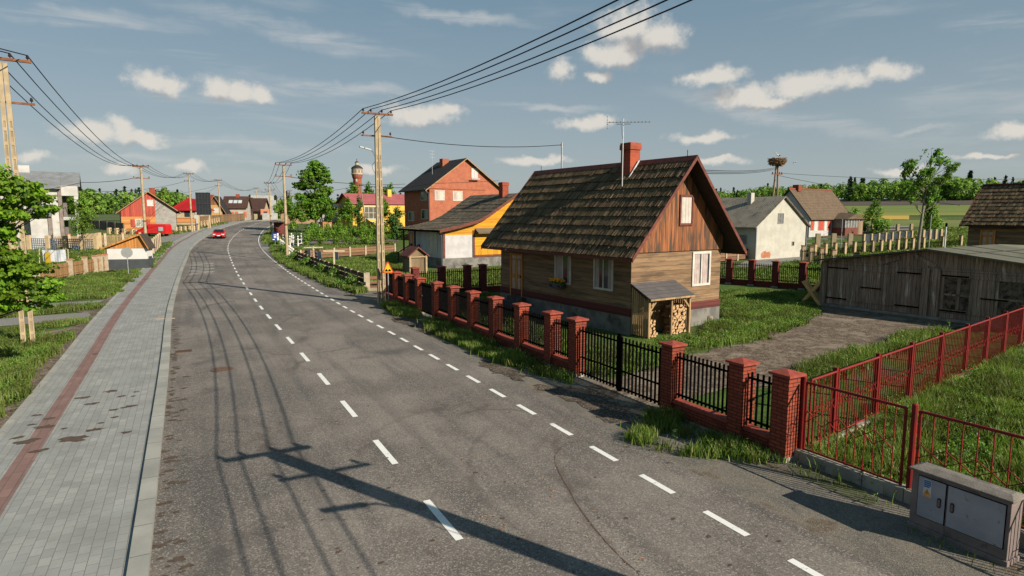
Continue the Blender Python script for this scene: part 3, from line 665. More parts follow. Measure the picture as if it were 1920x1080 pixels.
# flower box
p = H.w(-.22, wu+ww*.62); t = empty('flower_box', (p[0], p[1], 1.52), 'grey flower box of orange blooms hung under the window beside the door', 'flower box', HD)
mb = MB(); mb.prism([(-.45,.02),(-.42,-.0),(.42,0),(.45,.02),(.48,.27),(-.48,.27)], -.15, .12, 'yz'); mb.build('box', plain('box_grey', (.07,.06,.062), (.05,.045,.045), 5, .6, .1), t, bevel=.01)
mb = MB()
for yy in (-.3, .3): mb.tube([(-.16, yy-.07, .06), (-.17, yy-.05, .14), (-.17, yy+.05, .14), (-.16, yy+.07, .06)], .014, 5)
mb.build('bracket', blackm, t)
N = 260; c0 = np.stack([rng.uniform(-.16,.14,N), rng.uniform(-.5,.5,N), rng.uniform(.24,.40,N)], 1)
def leafcards(cen, size, wid, nrm=None, seed=0, droop=0.):
    N = len(cen); r = np.random.default_rng(seed)
    if nrm is None: nrm = r.normal(size=(N,3)); nrm[:,2] = np.abs(nrm[:,2])+.3
    nrm = nrm/np.linalg.norm(nrm, axis=1, keepdims=True)
    u = r.normal(size=(N,3)); u -= (u*nrm).sum(1, keepdims=True)*nrm; u /= np.linalg.norm(u, axis=1, keepdims=True)+1e-9
    if droop: u[:,2] -= droop; u /= np.linalg.norm(u, axis=1, keepdims=True)
    v = np.cross(nrm, u); v /= np.linalg.norm(v, axis=1, keepdims=True)+1e-9
    sz = (size*r.uniform(.65, 1.3, N))[:,None]; wd = sz*wid
    out = np.empty((N,4,3)); out[:,0] = cen-u*sz*.5; out[:,1] = cen+v*wd*.5; out[:,2] = cen+u*sz*.5; out[:,3] = cen-v*wd*.5
    return out.reshape(-1,3)
npmesh('foliage', leafcards(c0*np.array([1,1,.85]), .09, .6, seed=5), 4, [(0,1,2,3)], LF_MID, t)
N = 150; c0 = np.stack([rng.uniform(-.15,.1,N), rng.uniform(-.5,.5,N), rng.uniform(.33,.46,N)], 1)
npmesh('blossoms', leafcards(c0, .11, .9, seed=6), 4, [(0,1,2,3)], island('orange_petal', [(.9,.30,.01), (.95,.55,.03), (.8,.2,.01)], .6, 8, 0, .1), t)
# wood shed lean-to
t0 = H.w(.02, -1.02); WS = empty('woodshed', (t0[0], t0[1], 0), 'slatted open-front woodshed with felt roof against the timber gable', 'woodshed', HD)
shw = planks('shed_wood', (.36,.235,.115), (.22,.14,.065), .3, True, gap=.03)
sw_, sd = 2.5, 1.0
for x in (.02, 1.32, sw_-.08):
    mb = MB(); mb.box(x, x+.08, 0, .08, 0, 1.5); mb.build('post', shw, WS)
mb = MB(); mb.box(0, sw_, -.02, .06, 1.5, 1.6); mb.bar((.08,.03,1.12), (.45,.03,1.5), .05, .07); mb.bar((.16,.03,1.32), (.3,.03,1.43), .05, .06); mb.bar((sw_-.08,.03,1.12), (sw_-.45,.03,1.5), .05, .07); mb.build('front_beam', shw, WS)
for nm, x0, along in (('side_slats', 0., 0), ('side_slats', sw_-.02, 0), ('back_slats', 0, 1)):
    mb = MB(); n = 9 if not along else 20
    for k in range(n):
        q = (k+.06)*(sd if not along else sw_)/n
        zt = 1.5 + .55*q/sd if not along else 2.02
        if along: mb.box(q, q+.1, sd-.03, sd-.005, .05, zt)
        else: mb.box(x0, x0+.02, q, q+.085, .05, zt)
    if along: mb.box(0, sw_, sd-.05, sd-.031, 1.1, 1.18)
    mb.build(nm, shw, WS)
mb = MB(); mb.prism([(-.14,1.58),(sd,2.12),(sd,2.17),(-.14,1.63)], -.06, sw_+.08, 'yz'); mb.build('roof', bricks('felt_shingle', (.115,.105,.105), (.085,.08,.08), (.04,.038,.038), .3, .11, .006), WS)
mb = MB(); mb.bar((-.06,-.15,1.585), (sw_+.08,-.15,1.585), .025, .07); mb.build('roof_edge', shw, WS)
lg = MB(); n = 7
lg.prism([(.0,.0),(.12,.02),(.13,.075),(.07,.125),(.01,.09)], 0, .4, 'xz', 0); lg.f; 
lg.m = [1, 1, 0, 1, 1, 0, 0]
logo = lg.build('firewood_log', [plain('log_bark', (.15,.095,.06), (.09,.055,.035), 9, .9, .3), plain('log_cut', (.50,.33,.17), (.36,.21,.10), 7, .85, .2)], None)
def logpile(x0, x1, zt, label, group, first):
    k = first; z = .02; row = 0
    while z < zt:
        x = x0 + random.uniform(0, .05)
        ins = 0 if zt > .75 else row*.03
        while x < x1-.1-ins:
            p = (math.cos(HD)*x, math.sin(HD)*x)
            y = .12+random.uniform(-.05, .07); q = H.w(.02+x, -1.02+y)
            o = logo if k == 0 else dup(logo, None)
            o.location = (q[0], q[1], z); o.rotation_euler = (0, random.choice((-.25, .3, .6, 0)), HD+random.uniform(-.12,.12)); tag(o, label, 'log', group)
            k += 1; x += .135
        z += .1; row += 1
    return k
k = logpile(.1, .68, .72, 'short split log in the low heap on the left of the woodshed', 'logs in the low heap', 0)
k = logpile(1.42, 2.36, 1.18, 'split log in the tall stack on the right of the woodshed', 'logs in the tall stack', k)
sp = G(1328, 606); mb = MB(); mb.tube([(0,0,-.1),(0,0,.02),(.01,0,.28),(.01,.01,.3)], [.26,.22,.2,.19], 14); tag(mb.build('tree_stump', barkl, loc=(sp[0], sp[1], 0)), 'low grey tree stump in the grass by the concrete plinth', 'stump')
# ---- 2: yellow and white house with flared roof
P2 = D(831, 502, 57)[:2]; P2 = (P2[0], P2[1])
K = House('yellow_house', 'yellow boarded house with white porch walls and sweeping shingle roof', P2, HD, 9.6, 8.6, z=0.)
yel = planks('yellow_boards', (.60,.285,.014), (.40,.17,.01), .16, False, gap=.06)
XW = K.u('S', 887, 2)  # where the white porch ends
K.plinth(plinthm, .95)
mb = MB(); mb.box(0, XW, .0, K.L-1, .95, 3.5); K.part('porch_wall', mb, plain('grey_white_plaster', (.47,.455,.45), (.38,.37,.37), 1.3, .9, .2, stain=(.3,.28,.26), ssc=2, sth=.6))
zrx = 6.9; xr = 8.0
mb = MB(); mb.prism([(XW+.01, .95), (9.6, .95), (9.6, 5.6), (xr, zrx-.05), (4.31, 4.35), (XW+.01, 4.1)], -.02, K.L); K.part('wall', mb, yel)
mb = MB(); mb.prism([(.1, 3.1), (XW, 3.1), (XW, 4.05), (.1, 3.55)], -.03, .3); K.part('porch_gable', mb, yel)
for a in (-.02, XW-.06): 
    mb = MB(); mb.box(a, a+.22, -.08, -.031, .96, 3.5); K.part('corner_board', mb, redtrim)
mb = MB(); mb.box(XW+.17, 9.6, -.1, -.021, .955, 1.15); K.part('sill_board', mb, redtrim)
mb = MB(); mb.box(XW+.17, 9.6, -.06, -.021, 1.151, 1.75); K.part('lower_boards', mb, planks('yellow_uprights', (.60,.285,.014), (.40,.17,.01), .14, True))
roofp = [(-.6, 3.42), (1.6, 3.83), (3.4, 4.25), (4.7, 4.8), (xr, zrx), (xr, zrx+.12), (4.6, 4.92), (3.35, 4.37), (1.6, 3.95), (-.6, 3.54)]
mb = MB(); mb.prism(roofp, -.55, K.L+.3); mb.prism([(xr, zrx), (xr+2.3, 5.1), (xr+2.3, 5.22), (xr, zrx+.12)], -.55, K.L+.3); rf = K.part('roof', mb, MS['roof_underside'])
mb = MB()
tops = roofp[5:][::-1]
for (x0, z0), (x1, z1), rows in zip(tops, tops[1:], (4, 3, 3, 6)):
    L_ = math.dist((x0, z0), (x1, z1)); c, s_ = (x1-x0)/L_, (z1-z0)/L_
    shingles(mb, (x0, -.55, z0), (0,1,0), (c,0,s_), (-s_,0,c), K.L+.85, L_, rows, .2, .05, .025)
K.part('shingles', mb, SHING2, rf)
mb = MB()
for (x0, z0), (x1, z1) in zip(tops, tops[1:]): mb.prism([(x0, z0-.2), (x1, z1-.2), (x1, z1+.1), (x0, z0+.1)], -.62, -.555)
mb.prism([(xr, zrx-.08), (xr+2.3, 5.05), (xr+2.3, 5.35), (xr, zrx+.22)], -.62, -.555); K.part('bargeboard', mb, redtrim)
mb = MB(); mb.prism([(XW+.2,3.3),(9.0,3.3),(9.0,3.36),(XW+.2,3.36)], -.7, -.03); mb.prism([(-.7,3.2),(-.03,3.6),(-.03,3.68),(-.7,3.28)], XW+.2, 9., 'yz'); K.part('pent_roof', mb, SHING2)
K.window('W', K.u('W', 820.5, 2.3), 1.35, K.u('W', 804, 2.3)-K.u('W', 820.5, 2.3), 2.1, whitep, plain('pale_blind', (.5,.47,.38), (.4,.37,.3), 3, .6, .05), None, 1, .1)
u = K.u('W', 775, 2); K.door('W', u, .95, .95, 2.2, orangew)
mb = MB(); mb.tube([(-.5,-.1,3.4),(-.2,.05,3.1),(-.08,.06,2.9),(-.08,.06,.1)], .05, 6); K.part('downpipe', mb, plain('pipe_dark', (.12,.12,.13), None, 3, .5, .05))
mb = MB(); mb.box(-.68,-.601,-.5,K.L+.2,3.38,3.48); K.part('gutter', mb, blackm)
K.chimney(xr-.3, 1.6, 5.9, 8.15, .7, .7, ch)
for k in range(4):
    mb = MB(); mb.box(-1.6+.35*k, -1.25+.35*k, K.L-3.6, K.L-2.0, -.2, .24*(k+1)); K.part('step', mb, MS['stone_step'])
mb = MB()
for y in (K.L-3.7, K.L-1.9):
    for x, z in ((-1.55, .2), (-.1, .95)): mb.box(x-.05, x+.05, y-.05, y+.05, z-.2, z+1.1)
    mb.bar((-1.6, y, 1.2), (-.05, y, 2.05), .07, .09); mb.bar((-1.6, y, .75), (-.05, y, 1.6), .05, .07)
for y in (K.L-3.5, K.L-.8): mb.box(-.5, -.36, y, y+.14, 0, 3.45)
K.part('stair_railing', mb, plain('dark_stained_wood', (.04,.022,.016), (.025,.015,.012), 6, .7, .1))
# well house
wp = D(777, 508, 52.5); t = empty('well_house', (wp[0], wp[1], tz(wp[0], wp[1])), 'small plank well house with red shingled roof before the white porch', 'well house', HD)
wellw = planks('well_wood', (.21,.15,.085), (.13,.09,.05), .17, True, gap=.05)
mb = MB(); mb.prism([(-.75,0),(.75,0),(.75,1.65),(0,2.2),(-.75,1.65)], -.7, .7); mb.build('wall', wellw, t)
mb = MB(); mb.prism([(-1.0,1.42),(0,2.2),(0,2.32),(-1.0,1.54)], -.95, .9); mb.prism([(0,2.2),(1.0,1.42),(1.0,1.54),(0,2.32)], -.95, .9); mb.build('roof', bricks('red_shingle', (.17,.055,.04), (.12,.04,.032), (.05,.02,.018), .3, .12, .01), t)
mb = MB(); mb.box(-.82,-.66,-.86,-.72,0,1.55); mb.box(.66,.82,-.86,-.72,0,1.55); mb.bar((-.74,-.8,1.45),(.74,-.8,1.45),.06,.1); mb.build('porch_post', plain('post_pale', (.36,.27,.16), (.28,.2,.12), 4, .85, .2), t)
# ---- 3: tall red brick house
P3 = D(806, 400, 97)[:2]
K = House('brick_house', 'tall red brick house with dark gabled roof and white windows', P3, HD, 12.9, 9.6)
rb2 = bricks('orange_red_brick', (.48,.145,.075), (.37,.105,.055), (.32,.18,.12), .3, .1, .01)
ze = zat(P3, 350)-K.z; zr = zat(K.w(K.W/2, -.4), 298)-K.z
K.wall(rb2, -.5, ze, zr)
darkroof = bricks('dark_roof_tile', (.035,.03,.03), (.026,.022,.023), (.012,.01,.01), .35, .3, .012)
K.roof(darkroof, ze, zr, .9, .5, .16)
K.barges(plain('tan_barge', (.38,.24,.12), (.3,.18,.09), 4, .8, .1), ze-.02, zr-.02, .9, .5, .16, .04, (0,))
for px, py in ((815, 357), (849, 358)):
    u = K.u('S', px, 6.5); K.window('S', u, K.zz('S', u, py+18.5), 1.75, 1.55, None, MS['pale_blind'], ((.08,.4),), 1, .1)
u = K.u('S', 884, 9); K.window('S', u, K.zz('S', u, 333.5), 1.2, 1.55, None, plain('white_curtain', (.5,.5,.48), None, 4, .8), None, 1, .1)
for px, py in ((801, 375.5), (802, 411)):
    u = K.u('W', px, 6); K.window('W', u, K.zz('W', u, py), 2.3, 1.55, None, None, ((.1,.4),), 1, .1)
u = K.u('W', 777, 3); K.window('W', u, K.zz('W', u, 414.5), 2.3, 1.55, None, None, ((.1,.45),), 1, .1)
K.chimney(5.5, 5.6, zr-2, zr+.4, 1.15, 1.15, rb2, cap=False)
mb = MB(); mb.tube([(-.8,.1,ze-.3),(-.5,0,ze-.8),(-.12,-.0,ze-1),(-.1,0,0)], .06, 6); K.part('downpipe', mb, MS['pipe_dark'])
mb = MB(); mb.tube([(K.u('S', 881, 9), -.5, K.zz('S', 5, 335)), (K.u('S', 897, 9), -.5, K.zz('S', 5, 335))], .12, 7); K.part('flower_trough', mb, MS['grey_white_plaster'])
mb = MB(); x = 3.0; mb.bar((x,5,zr-3.5),(x,5,zr+1.6),.04,.04)
for q in range(3): mb.bar((x-.5,5,zr+.5+.5*q),(x+.5,5,zr+.5+.5*q),.03,.03)
K.part('roof_antenna', mb, greymet)
# ---- 4: yellow hall
P4 = D(661, 400, 118)[:2]
K = House('yellow_hall', 'long yellow hall with pinkish red metal roof behind the young trees', P4, HD-R(90), 8.5, 24, cat='hall')
K.P = P4; o = K.w(-K.W, 0); K.root.location = (o[0], o[1], K.z); K.P = o
yw = plain('yellow_plaster', (.66,.42,.075), (.58,.36,.06), 1, .9, .1)
ze, zr = zat(K.w(K.W, 0), 381)-K.z, zat(K.w(K.W/2, 0), 363.5)-K.z
K.wall(yw, -1, ze, zr)
K.roof(plain('pink_red_metal', (.33,.095,.095), (.27,.075,.078), .6, .6, .1), ze, zr, .35, .5, .12)
K.barges(plain('dark_barge', (.06,.03,.025), None, 3, .8), ze, zr, .35, .5, .2, .05, (0,))
u = K.u('E', 683, 3); z0 = K.zz('E', u, 411); z1 = K.zz('E', u, 387)
K.window('E', u, z0, 3.6, z1-z0, whitep, plain('dim_glass', (.13,.12,.08), (.08,.075,.05), 2, .3), None, 3, .12, rail=1)
for px in (695, 716):
    u = K.u('E', px, 1); K.window('E', u, K.zz('E', u, 419.5), .75, .42, whitep, glassd, None, 1, .06)
mb = MB(); K.fb(mb, 'S', 3.0, 4.6, 2.4, 4.8, 0, .05); K.part('door', mb, plain('door_grey', (.2,.18,.15), None, 3, .7))
mb = MB(); K.fb(mb, 'S', 1.2, 4.2, 4.9, 5.5, .1, 1.4); K.part('canopy', mb, whitep)
K.chimney(K.W*.6, 8.8, zr-.8, zr+1.0, .8, .8, yw, cap=False)
mb = MB(); mb.prism([(-.3,0),(2.8,0),(2.8,2.0),(-.3,2.0)], -4.0, -1.2); K.part('entrance_ramp', mb, plain('orange_stone', (.42,.19,.08), None, 2, .9))
# ---- 5: water tower
pw = D(670.5, 355, 320); zg = tz(pw[0], pw[1]); t = empty('water_tower', (pw[0], pw[1], zg), 'red brick water tower with pale round tank and dark domed cap', 'water tower')
zw = lambda py: zat(pw, py)-zg
rwt = bricks('tower_brick', (.30,.08,.045), (.22,.06,.035), (.2,.1,.07), .6, .25, .02); pt = plain('pale_tank', (.42,.34,.26), (.34,.26,.19), .5, .9)
mb = MB(); mb.lathe([(2.35,-1),(2.2,zw(352)),(2.1,zw(336)),(2.5,zw(333)),(2.75,zw(328))], 18); mb.build('shaft', rwt, t)
mb = MB(); mb.lathe([(2.75,zw(328)),(2.95,zw(327)),(2.95,zw(326)),(2.75,zw(325)),(2.75,zw(318)),(2.95,zw(317.5)),(2.95,zw(316.5))], 18); mb.build('tank', pt, t)
mb = MB(); mb.lathe([(3.05,zw(316.5)),(2.6,zw(313.5)),(1.6,zw(311)),(.98,zw(309.7))], 18); mb.lathe([(1.1,zw(304.6)),(.7,zw(303)),(.12,zw(302)),(.1,zw(299)),(.3,zw(298.6)),(.02,zw(297.5))], 12); mb.build('cap', plain('dark_cap', (.022,.026,.022), None, 1, .6), t)
mb = MB(); mb.lathe([(.95,zw(309.8)),(.9,zw(304.6))], 12); mb.build('lantern', pt, t)
for k in range(10):
    a = 2*math.pi*k/10; mb = MB(); c = (2.76*math.sin(a), -2.76*math.cos(a), (zw(324)+zw(319))/2); mb.obox(c, (math.cos(a)*.35, math.sin(a)*.35, 0), (math.sin(a)*.05, -math.cos(a)*.05, 0), (0,0,.7)); mb.build('window', plain('tank_panel', (.2,.17,.14), None, 2, .8), t)
mb = MB(); mb.box(-.2,.5,-2.35,-2.0,zw(341),zw(336)); mb.build('arched_window', whitep, t)
# ---- 6..: background houses
def simple(name, label, px, py, Y, rz, W, L, ze, zr, wm, rm, ox=.4, oy=.4, z=None, group=None):
    K = House(name, label, D(px, py, Y)[:2], rz, W, L, z=z); K.wall(wm, -1.2, ze, zr); K.rf = K.roof(rm, ze, zr, ox, oy, .14); return K
brownroof = bricks('brown_roof_tile', (.075,.038,.028), (.055,.028,.022), (.02,.012,.01), .35, .3, .02)
K = simple('dark_roofed_house', 'grey house with steep dark roof half hidden by the big tree', 640, 410, 140, HD-R(90), 7, 8, 3.6, 6.6, plain('grey_render', (.42,.40,.38), (.34,.32,.31), 1, .9), darkroof)
K.chimney(3.5, 3, 6, 7.6, .7, .7, ch, cap=False); K.window('S', 2.5, 1.2, 1.1, 1.3)
# white modern house on the left
P7 = D(58, 440, 78)[:2]
K = House('white_house', 'large white two storey house with grey slab roof and open loggia', P7, HD, 7.5, 8, z=tz(*P7))
xr_ = K.u('S', 135, 3)
zz7 = lambda px, py: K.zz('S', K.u('S', px, 4), py)
gslate = bricks('grey_slate', (.19,.20,.205), (.155,.16,.17), (.09,.09,.095), .5, .25, .01)
xa = K.u('S', 113, 3); xb = K.u('S', 150.5, 3)
zt = zz7(110, 353); zl1 = zz7(130, 367); zl0 = zz7(130, 409)
mb = MB(); mb.box(-6, xa, 0, 8, -1, zt); K.part('wall', mb, whitew)
mb = MB(); mb.prism([(-.7, zt-.1), (4.5, zt+2.1), (9.2, zt), (9.2, zt+.2), (4.5, zt+2.3), (-.7, zt+.1)], -6.5, xa+.35, 'yz'); mb.prism([(.2, zt+.25), (4.5, zt+2.1), (9.2, zt), (9.2, zt+.2), (4.5, zt+2.3), (.2, zt+.45)], xa+.36, xb+.3, 'yz'); K.part('roof', mb, gslate)
mb = MB(); mb.box(xa+.35, xb, -.05, 3.5, zl1, zt+.3); K.part('attic_panel', mb, whitew)
mb = MB(); mb.box(xa+.2, xb, -.1, 4, zl0-.25, zl0+.15); K.part('balcony_slab', mb, plain('slab_grey', (.42,.42,.41), None, 1, .9))
for x in (xb-.45,): 
    mb = MB(); mb.box(x, x+.45, .0, .4, -1, zl1+.01); K.part('column', mb, whitew)
mb = MB(); mb.box(xa+.002, xa+.38, -.15, .35, -1, zt-.2); K.part('stone_column', mb, plain('brown_stone', (.24,.195,.17), (.16,.13,.115), 2, .9, .3))
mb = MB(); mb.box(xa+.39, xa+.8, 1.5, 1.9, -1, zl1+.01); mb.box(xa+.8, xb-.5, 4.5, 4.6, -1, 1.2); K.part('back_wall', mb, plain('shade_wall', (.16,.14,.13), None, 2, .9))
xc = K.u('S', 100, 2); za = zz7(95, 405)
mb = MB(); mb.box(K.u('S', 62, 2), xc, -2.6, 0, -1, za); K.part('annex_wall', mb, whitew)
mb = MB(); mb.prism([(-3.1, za-.05), (.0, za+1.3), (.0, za+1.45), (-3.1, za+.1)], K.u('S', 60, 2), xc+.15, 'yz'); K.part('annex_roof', mb, gslate)
mb = MB(); mb.box(xc-.3, xc+.05, -2.75, -2.4, -1, za-.1); K.part('annex_column', mb, MS['brown_stone'])
K.chimney(K.u('S', 40, 8), 4.4, zt+1, zt+3.0, 1.3, .8, whitew, cap=False)
# red gabled house
P8 = D(229, 432, 112)[:2]
K = House('red_gabled_house', 'house with red boarded gable, orange lower wall and grey brick corner', P8, HD, 10, 9)
K.W = K.u('S', 331.5, 2); ze = K.zz('S', K.W, 399.5)+.5; zr = K.zz('S', K.W/2, 360.5)
gb = bricks('grey_brick', (.33,.31,.28), (.26,.245,.225), (.2,.19,.17), .5, .25, .02, stain=(.13,.12,.11))
K.wall(gb, -1, ze, zr); K.roof(brownroof, ze, zr, .8, .6, .16); K.barges(plain('tan_rake', (.33,.2,.1), None, 3, .8), ze, zr, .8, .6, .16, .05, (0,))
x1 = K.u('S', 291.5, 3); zm = K.zz('S', 3, 406); s_ = (zr-ze)/(K.W/2)
mb = MB(); mb.prism([(-.02, zm), (x1, zm), (x1, min(zr, zr-(x1-K.W/2)*s_)-.05), (K.W/2, zr-.05), (-.02, ze-.05)], -.08, -.002); K.part('red_boards', mb, planks('red_gable_boards', (.36,.065,.04), (.27,.045,.03), .3, True, gap=.07))
mb = MB(); mb.box(-.02, x1, -.06, -.002, -.5, zm-.02); K.part('orange_boards', mb, planks('orange_wall_boards', (.47,.20,.06), (.36,.145,.045), .3, False))
u = K.u('S', 276, 4.5); f = K.window('S', u, K.zz('S', u, 386.5), 1.0, 1.15, None, MS['white_curtain'], None, 1, .12)
f.location.y = -.08
u = K.u('S', 254, 1.5); f = K.window('S', u, K.zz('S', u, 426), 1.55, 1.5, None, plain('flower_pane', (.35,.33,.27), (.2,.19,.15), 4, .4), None, 1, .12); f.location.y = -.06
for a, b in ((u-.75, u-.08), (u+1.63, u+2.3)):
    mb = MB(); K.fb(mb, 'S', a, b, K.zz('S', u, 425.5), K.zz('S', u, 411.5), .061, .12); K.part('shutter', mb, MS['red_gable_boards'])
K.chimney(K.W/2+.9, 3, zr-.8, zr+.9, .9, .9, ch, cap=False)
# red hip-roofed house
P9 = D(322, 415, 138)[:2]
K = House('red_roofed_house', 'low cream house under a bright red hipped roof', P9, R(14), 6.6, 8)
ze = K.zz('S', 2, 394); zr = K.zz('S', 4, 370.5)
cream = plain('cream_render', (.42,.34,.23), (.33,.26,.18), 1, .9)
mb = MB(); mb.box(0, 6.6, 0, 8, -1.5, ze); K.part('wall', mb, cream)
mb = MB(); o = .7; mb.add([(-o,-o,ze-.1),(6.6+o,-o,ze-.1),(6.6+o,8+o,ze-.1),(-o,8+o,ze-.1),(2.6,4,zr),(4.2,4,zr-.2)], [(0,1,5,4),(1,2,5),(2,3,4,5),(3,0,4),(3,2,1,0)]);
K.part('roof', mb, plain('bright_red_metal', (.33,.010,.010), (.26,.008,.008), .5, .5, .1))
mb = MB(); K.fb(mb, 'S', -.02, 4.9, .4, 1.5, 0, .04); K.part('orange_band', mb, MS['orange_wall_boards'])
u = K.u('S', 346, 2); K.window('S', u, 1.7, 1.1, 1.4, MS['dark_stained_wood'], glassd)
mb = MB(); K.fb(mb, 'S', 4.95, 5.2, -.5, ze, .01, .2); K.part('pilaster', mb, whitep)
mb = MB(); mb.tube([(3.2,4,zr-.2),(3.2,4,zr+.7),(3.2,4,zr+.9)], [.12,.12,.25], 6); K.part('flue', mb, blackm)
# tan gabled house
P10 = D(391, 414, 165)[:2]
K = House('tan_house', 'tan plastered house with brown boarded gable beside the billboard', P10, R(16), 5, 9)
K.W = K.u('S', 417, 2); ze = K.zz('S', K.W, 390)+.1; zr = K.zz('S', K.W/2, 368)
K.wall(plain('tan_plaster', (.46,.27,.10), (.4,.23,.085), 1, .9), -2, ze, zr); K.roof(darkroof, ze, zr, 1.1, .6, .16); K.barges(MS['tan_barge'], ze, zr, 1.1, .6, .2, .05, (0,))
mb = MB(); zb = K.zz('S', 2, 384); s_ = (zr-ze)/(K.W/2); q = (zr-zb)/s_; mb.prism([(K.W/2-q, zb), (K.W/2+q, zb), (K.W/2, zr-.1)], -.06, -.002); K.part('gable_boards', mb, planks('brown_gable', (.22,.105,.05), (.17,.08,.04), .3, True))
u = K.u('S', 401.5, 2); K.window('S', u, K.zz('S', u, 399), 1.15, 1.25, None, MS['white_curtain'], None, 1, .12)
u = K.u('S', 402.5, 4); f = K.window('S', u, K.zz('S', u, 375), .5, .5, None, MS['white_curtain'], None, 0, .1); f.location.y = -.06
K.chimney(.6, 3, zr-3, zr+.5, 1.0, 1.0, ch, cap=False)
# long brown roof with skylights
P11 = D(462, 415, 176)[:2]
K = House('skylight_house', 'pale block-walled house with long brown roof and three skylights', P11, R(14)-R(90), 8, 9)
o = K.w(-8, 0); L11 = sol(P11, (-math.cos(R(14)), -math.sin(R(14))), 420, 4); o = (P11[0]-math.cos(R(14))*L11, P11[1]-math.sin(R(14))*L11)
K.root.location = (o[0]-math.sin(R(14))*8, o[1]+math.cos(R(14))*8, K.z); K.P = tuple(K.root.location[:2]); K.L = L11
ze = K.zz('E', L11*.5, 388.5); zr = zat(K.w(4, L11/2), 369)-K.z
K.wall(plain('block_wall', (.40,.36,.31), (.33,.30,.26), .8, .9), -2, ze, zr); rf = K.roof(brownroof, ze, zr, .5, .5, .16)
sl = (zr-ze)/4
for px in (429, 438, 446.5):
    y = sol(K.w(6.2, 0), (math.cos(R(14)), math.sin(R(14))), px, K.z+ze+1.5)
    mb = MB(); c = (6.2, y+.5, zr-2.2*sl+.2); v = Vector((1,0,-sl)).normalized(); mb.obox(c, v*.7, (0,.5,0), Vector((sl,0,1)).normalized()*.08); w_ = K.part('skylight', mb, plain('skylight_glass', (.45,.48,.5), None, 2, .2), rf)
for px in (423, 447):
    u = K.u('E', px, 2); K.window('E', u, .9, 1.3, 1.5, None, MS['white_curtain'], None, 1, .12)
    for d in (-.85, 1.4):
        mb = MB(); K.fb(mb, 'E', u+d, u+d+.75, .9, 2.4, .0, .06); K.part('shutter', mb, plain('orange_shutter', (.5,.14,.07), None, 3, .8))
K.chimney(4, L11*.55, zr-.4, zr+.75, .9, .9, ch, cap=False)
# brown roofed house with salmon front
P12 = D(493, 413, 188)[:2]
K = House('salmon_house', 'brown roofed house with salmon gable front at the end of the street', P12, R(10)-R(90), 9, 9)
w0 = sol(P12, (-math.cos(R(10)), -math.sin(R(10))), 463, 4)
K.root.location = (P12[0]-math.cos(R(10))*w0-math.sin(R(10))*9, P12[1]-math.sin(R(10))*w0+math.cos(R(10))*9, K.z); K.P = tuple(K.root.location[:2]); K.L = w0
ze = K.zz('E', w0*.5, 392); zr = zat(K.w(4.5, w0*.6), 372.5)-K.z
K.wall(cream, -2, ze, zr); K.roof(brownroof, ze, zr, 1.0, .6, .16)
a = math.cos(R(10)), math.sin(R(10)); 
mb = MB(); mb.box(9.0, 10.2, w0-.3, w0+2.6, -1.5, ze); K.part('front_wing', mb, plain('salmon_plaster', (.52,.22,.13), (.46,.19,.11), .8, .9))
mb = MB(); mb.box(10.21, 10.3, w0+.6, w0+1.6, ze-1.6, ze-.7); K.part('emblem_board', mb, plain('dark_board', (.08,.04,.04), None, 3, .8))
mb = MB(); mb.box(9.6, 12.5, w0+.6, w0+4.4, -1.5, 1.9); K.part('white_annex', mb, whitew)
mb = MB(); mb.prism([(9.01, ze-.3), (12.4, ze-1.9), (12.4, ze-1.75), (9.01, ze-.1)], 0, w0*.45); K.part('porch_roof', mb, brownroof)
K.window('E', .8, 1.2, 1.3, 1.2); 
K = House('flat_roofed_block', 'white flat roofed block with boxy parapets rising behind the brown roof', D(476, 400, 250)[:2], R(8), 9, 8, cat='building')
zt = K.zz('S', 3, 369); K.W = 13
mb = MB(); mb.box(-3, 7.0, 0, 8, -2, zt-1.2); K.part('wall', mb, plain('block_grey', (.4,.4,.42), None, 1, .9))
mb = MB(); mb.box(-.9, 3.2, -.1, 6, zt-1.19, zt+.55); mb.box(4.6, 6.6, -.1, 6, zt-1.19, zt+.5); K.part('parapet', mb, whitew)
mb = MB(); mb.box(-2.8, .0, -.2, 5, zt-1.5, zt-.3); K.part('window', mb, glassd)
# small houses glimpsed under the big tree
K = simple('tan_barn', 'tan barn wall glimpsed beneath the big tree', 527, 418, 150, R(5), 12, 7, 2.4, 4.2, plain('barn_tan', (.40,.26,.15), (.32,.2,.12), 1, .9), brownroof)
K = simple('grey_outhouse', 'low grey outhouse behind the garden trees', 590, 414, 140, R(8), 5, 6, 2.0, 3.2, MS['grey_render'], darkroof)
K.window('S', 1, .8, .9, .9)
# right hand side
P13 = D(1416, 484, 66)[:2]
K = House('plaster_barn', 'off-white plastered barn with grey sheet roof and peeling brick patch', P13, R(30), 8.4, 12, cat='barn')
ze = K.zz('S', 0, 428)+.35; zr = K.zz('S', K.W/2, 369.5)
wallp = plain('stained_plaster', (.45,.43,.37), (.37,.355,.305), .9, .9, .25, 30, stain=(.34,.32,.24), ssc=1.1, sth=.56)
K.wall(wallp, -.6, ze, zr); rf = K.roof(plain('asbestos_sheet', (.30,.26,.20), (.21,.18,.14), .7, .9, .2, 15, stain=(.10,.095,.085), ssc=1.3, sth=.56), ze, zr, .5, .28, .1)
sl = (zr-ze)/(K.W/2); cs = 1/math.hypot(1, sl); mb = MB()
for k in range(46):
    y = -.25+12.5*k/46
    for sg in (0, 1):
        a, b = (-.5, ze-sl*.5+.1), (K.W/2, zr+.1)
        if sg: a, b = (K.W+.5, a[1]), b
        mb.bar((a[0], y, a[1]), (b[0], y, b[1]), .14, .022)
K.part('roof_corrugation', mb, MS['asbestos_sheet'], rf)
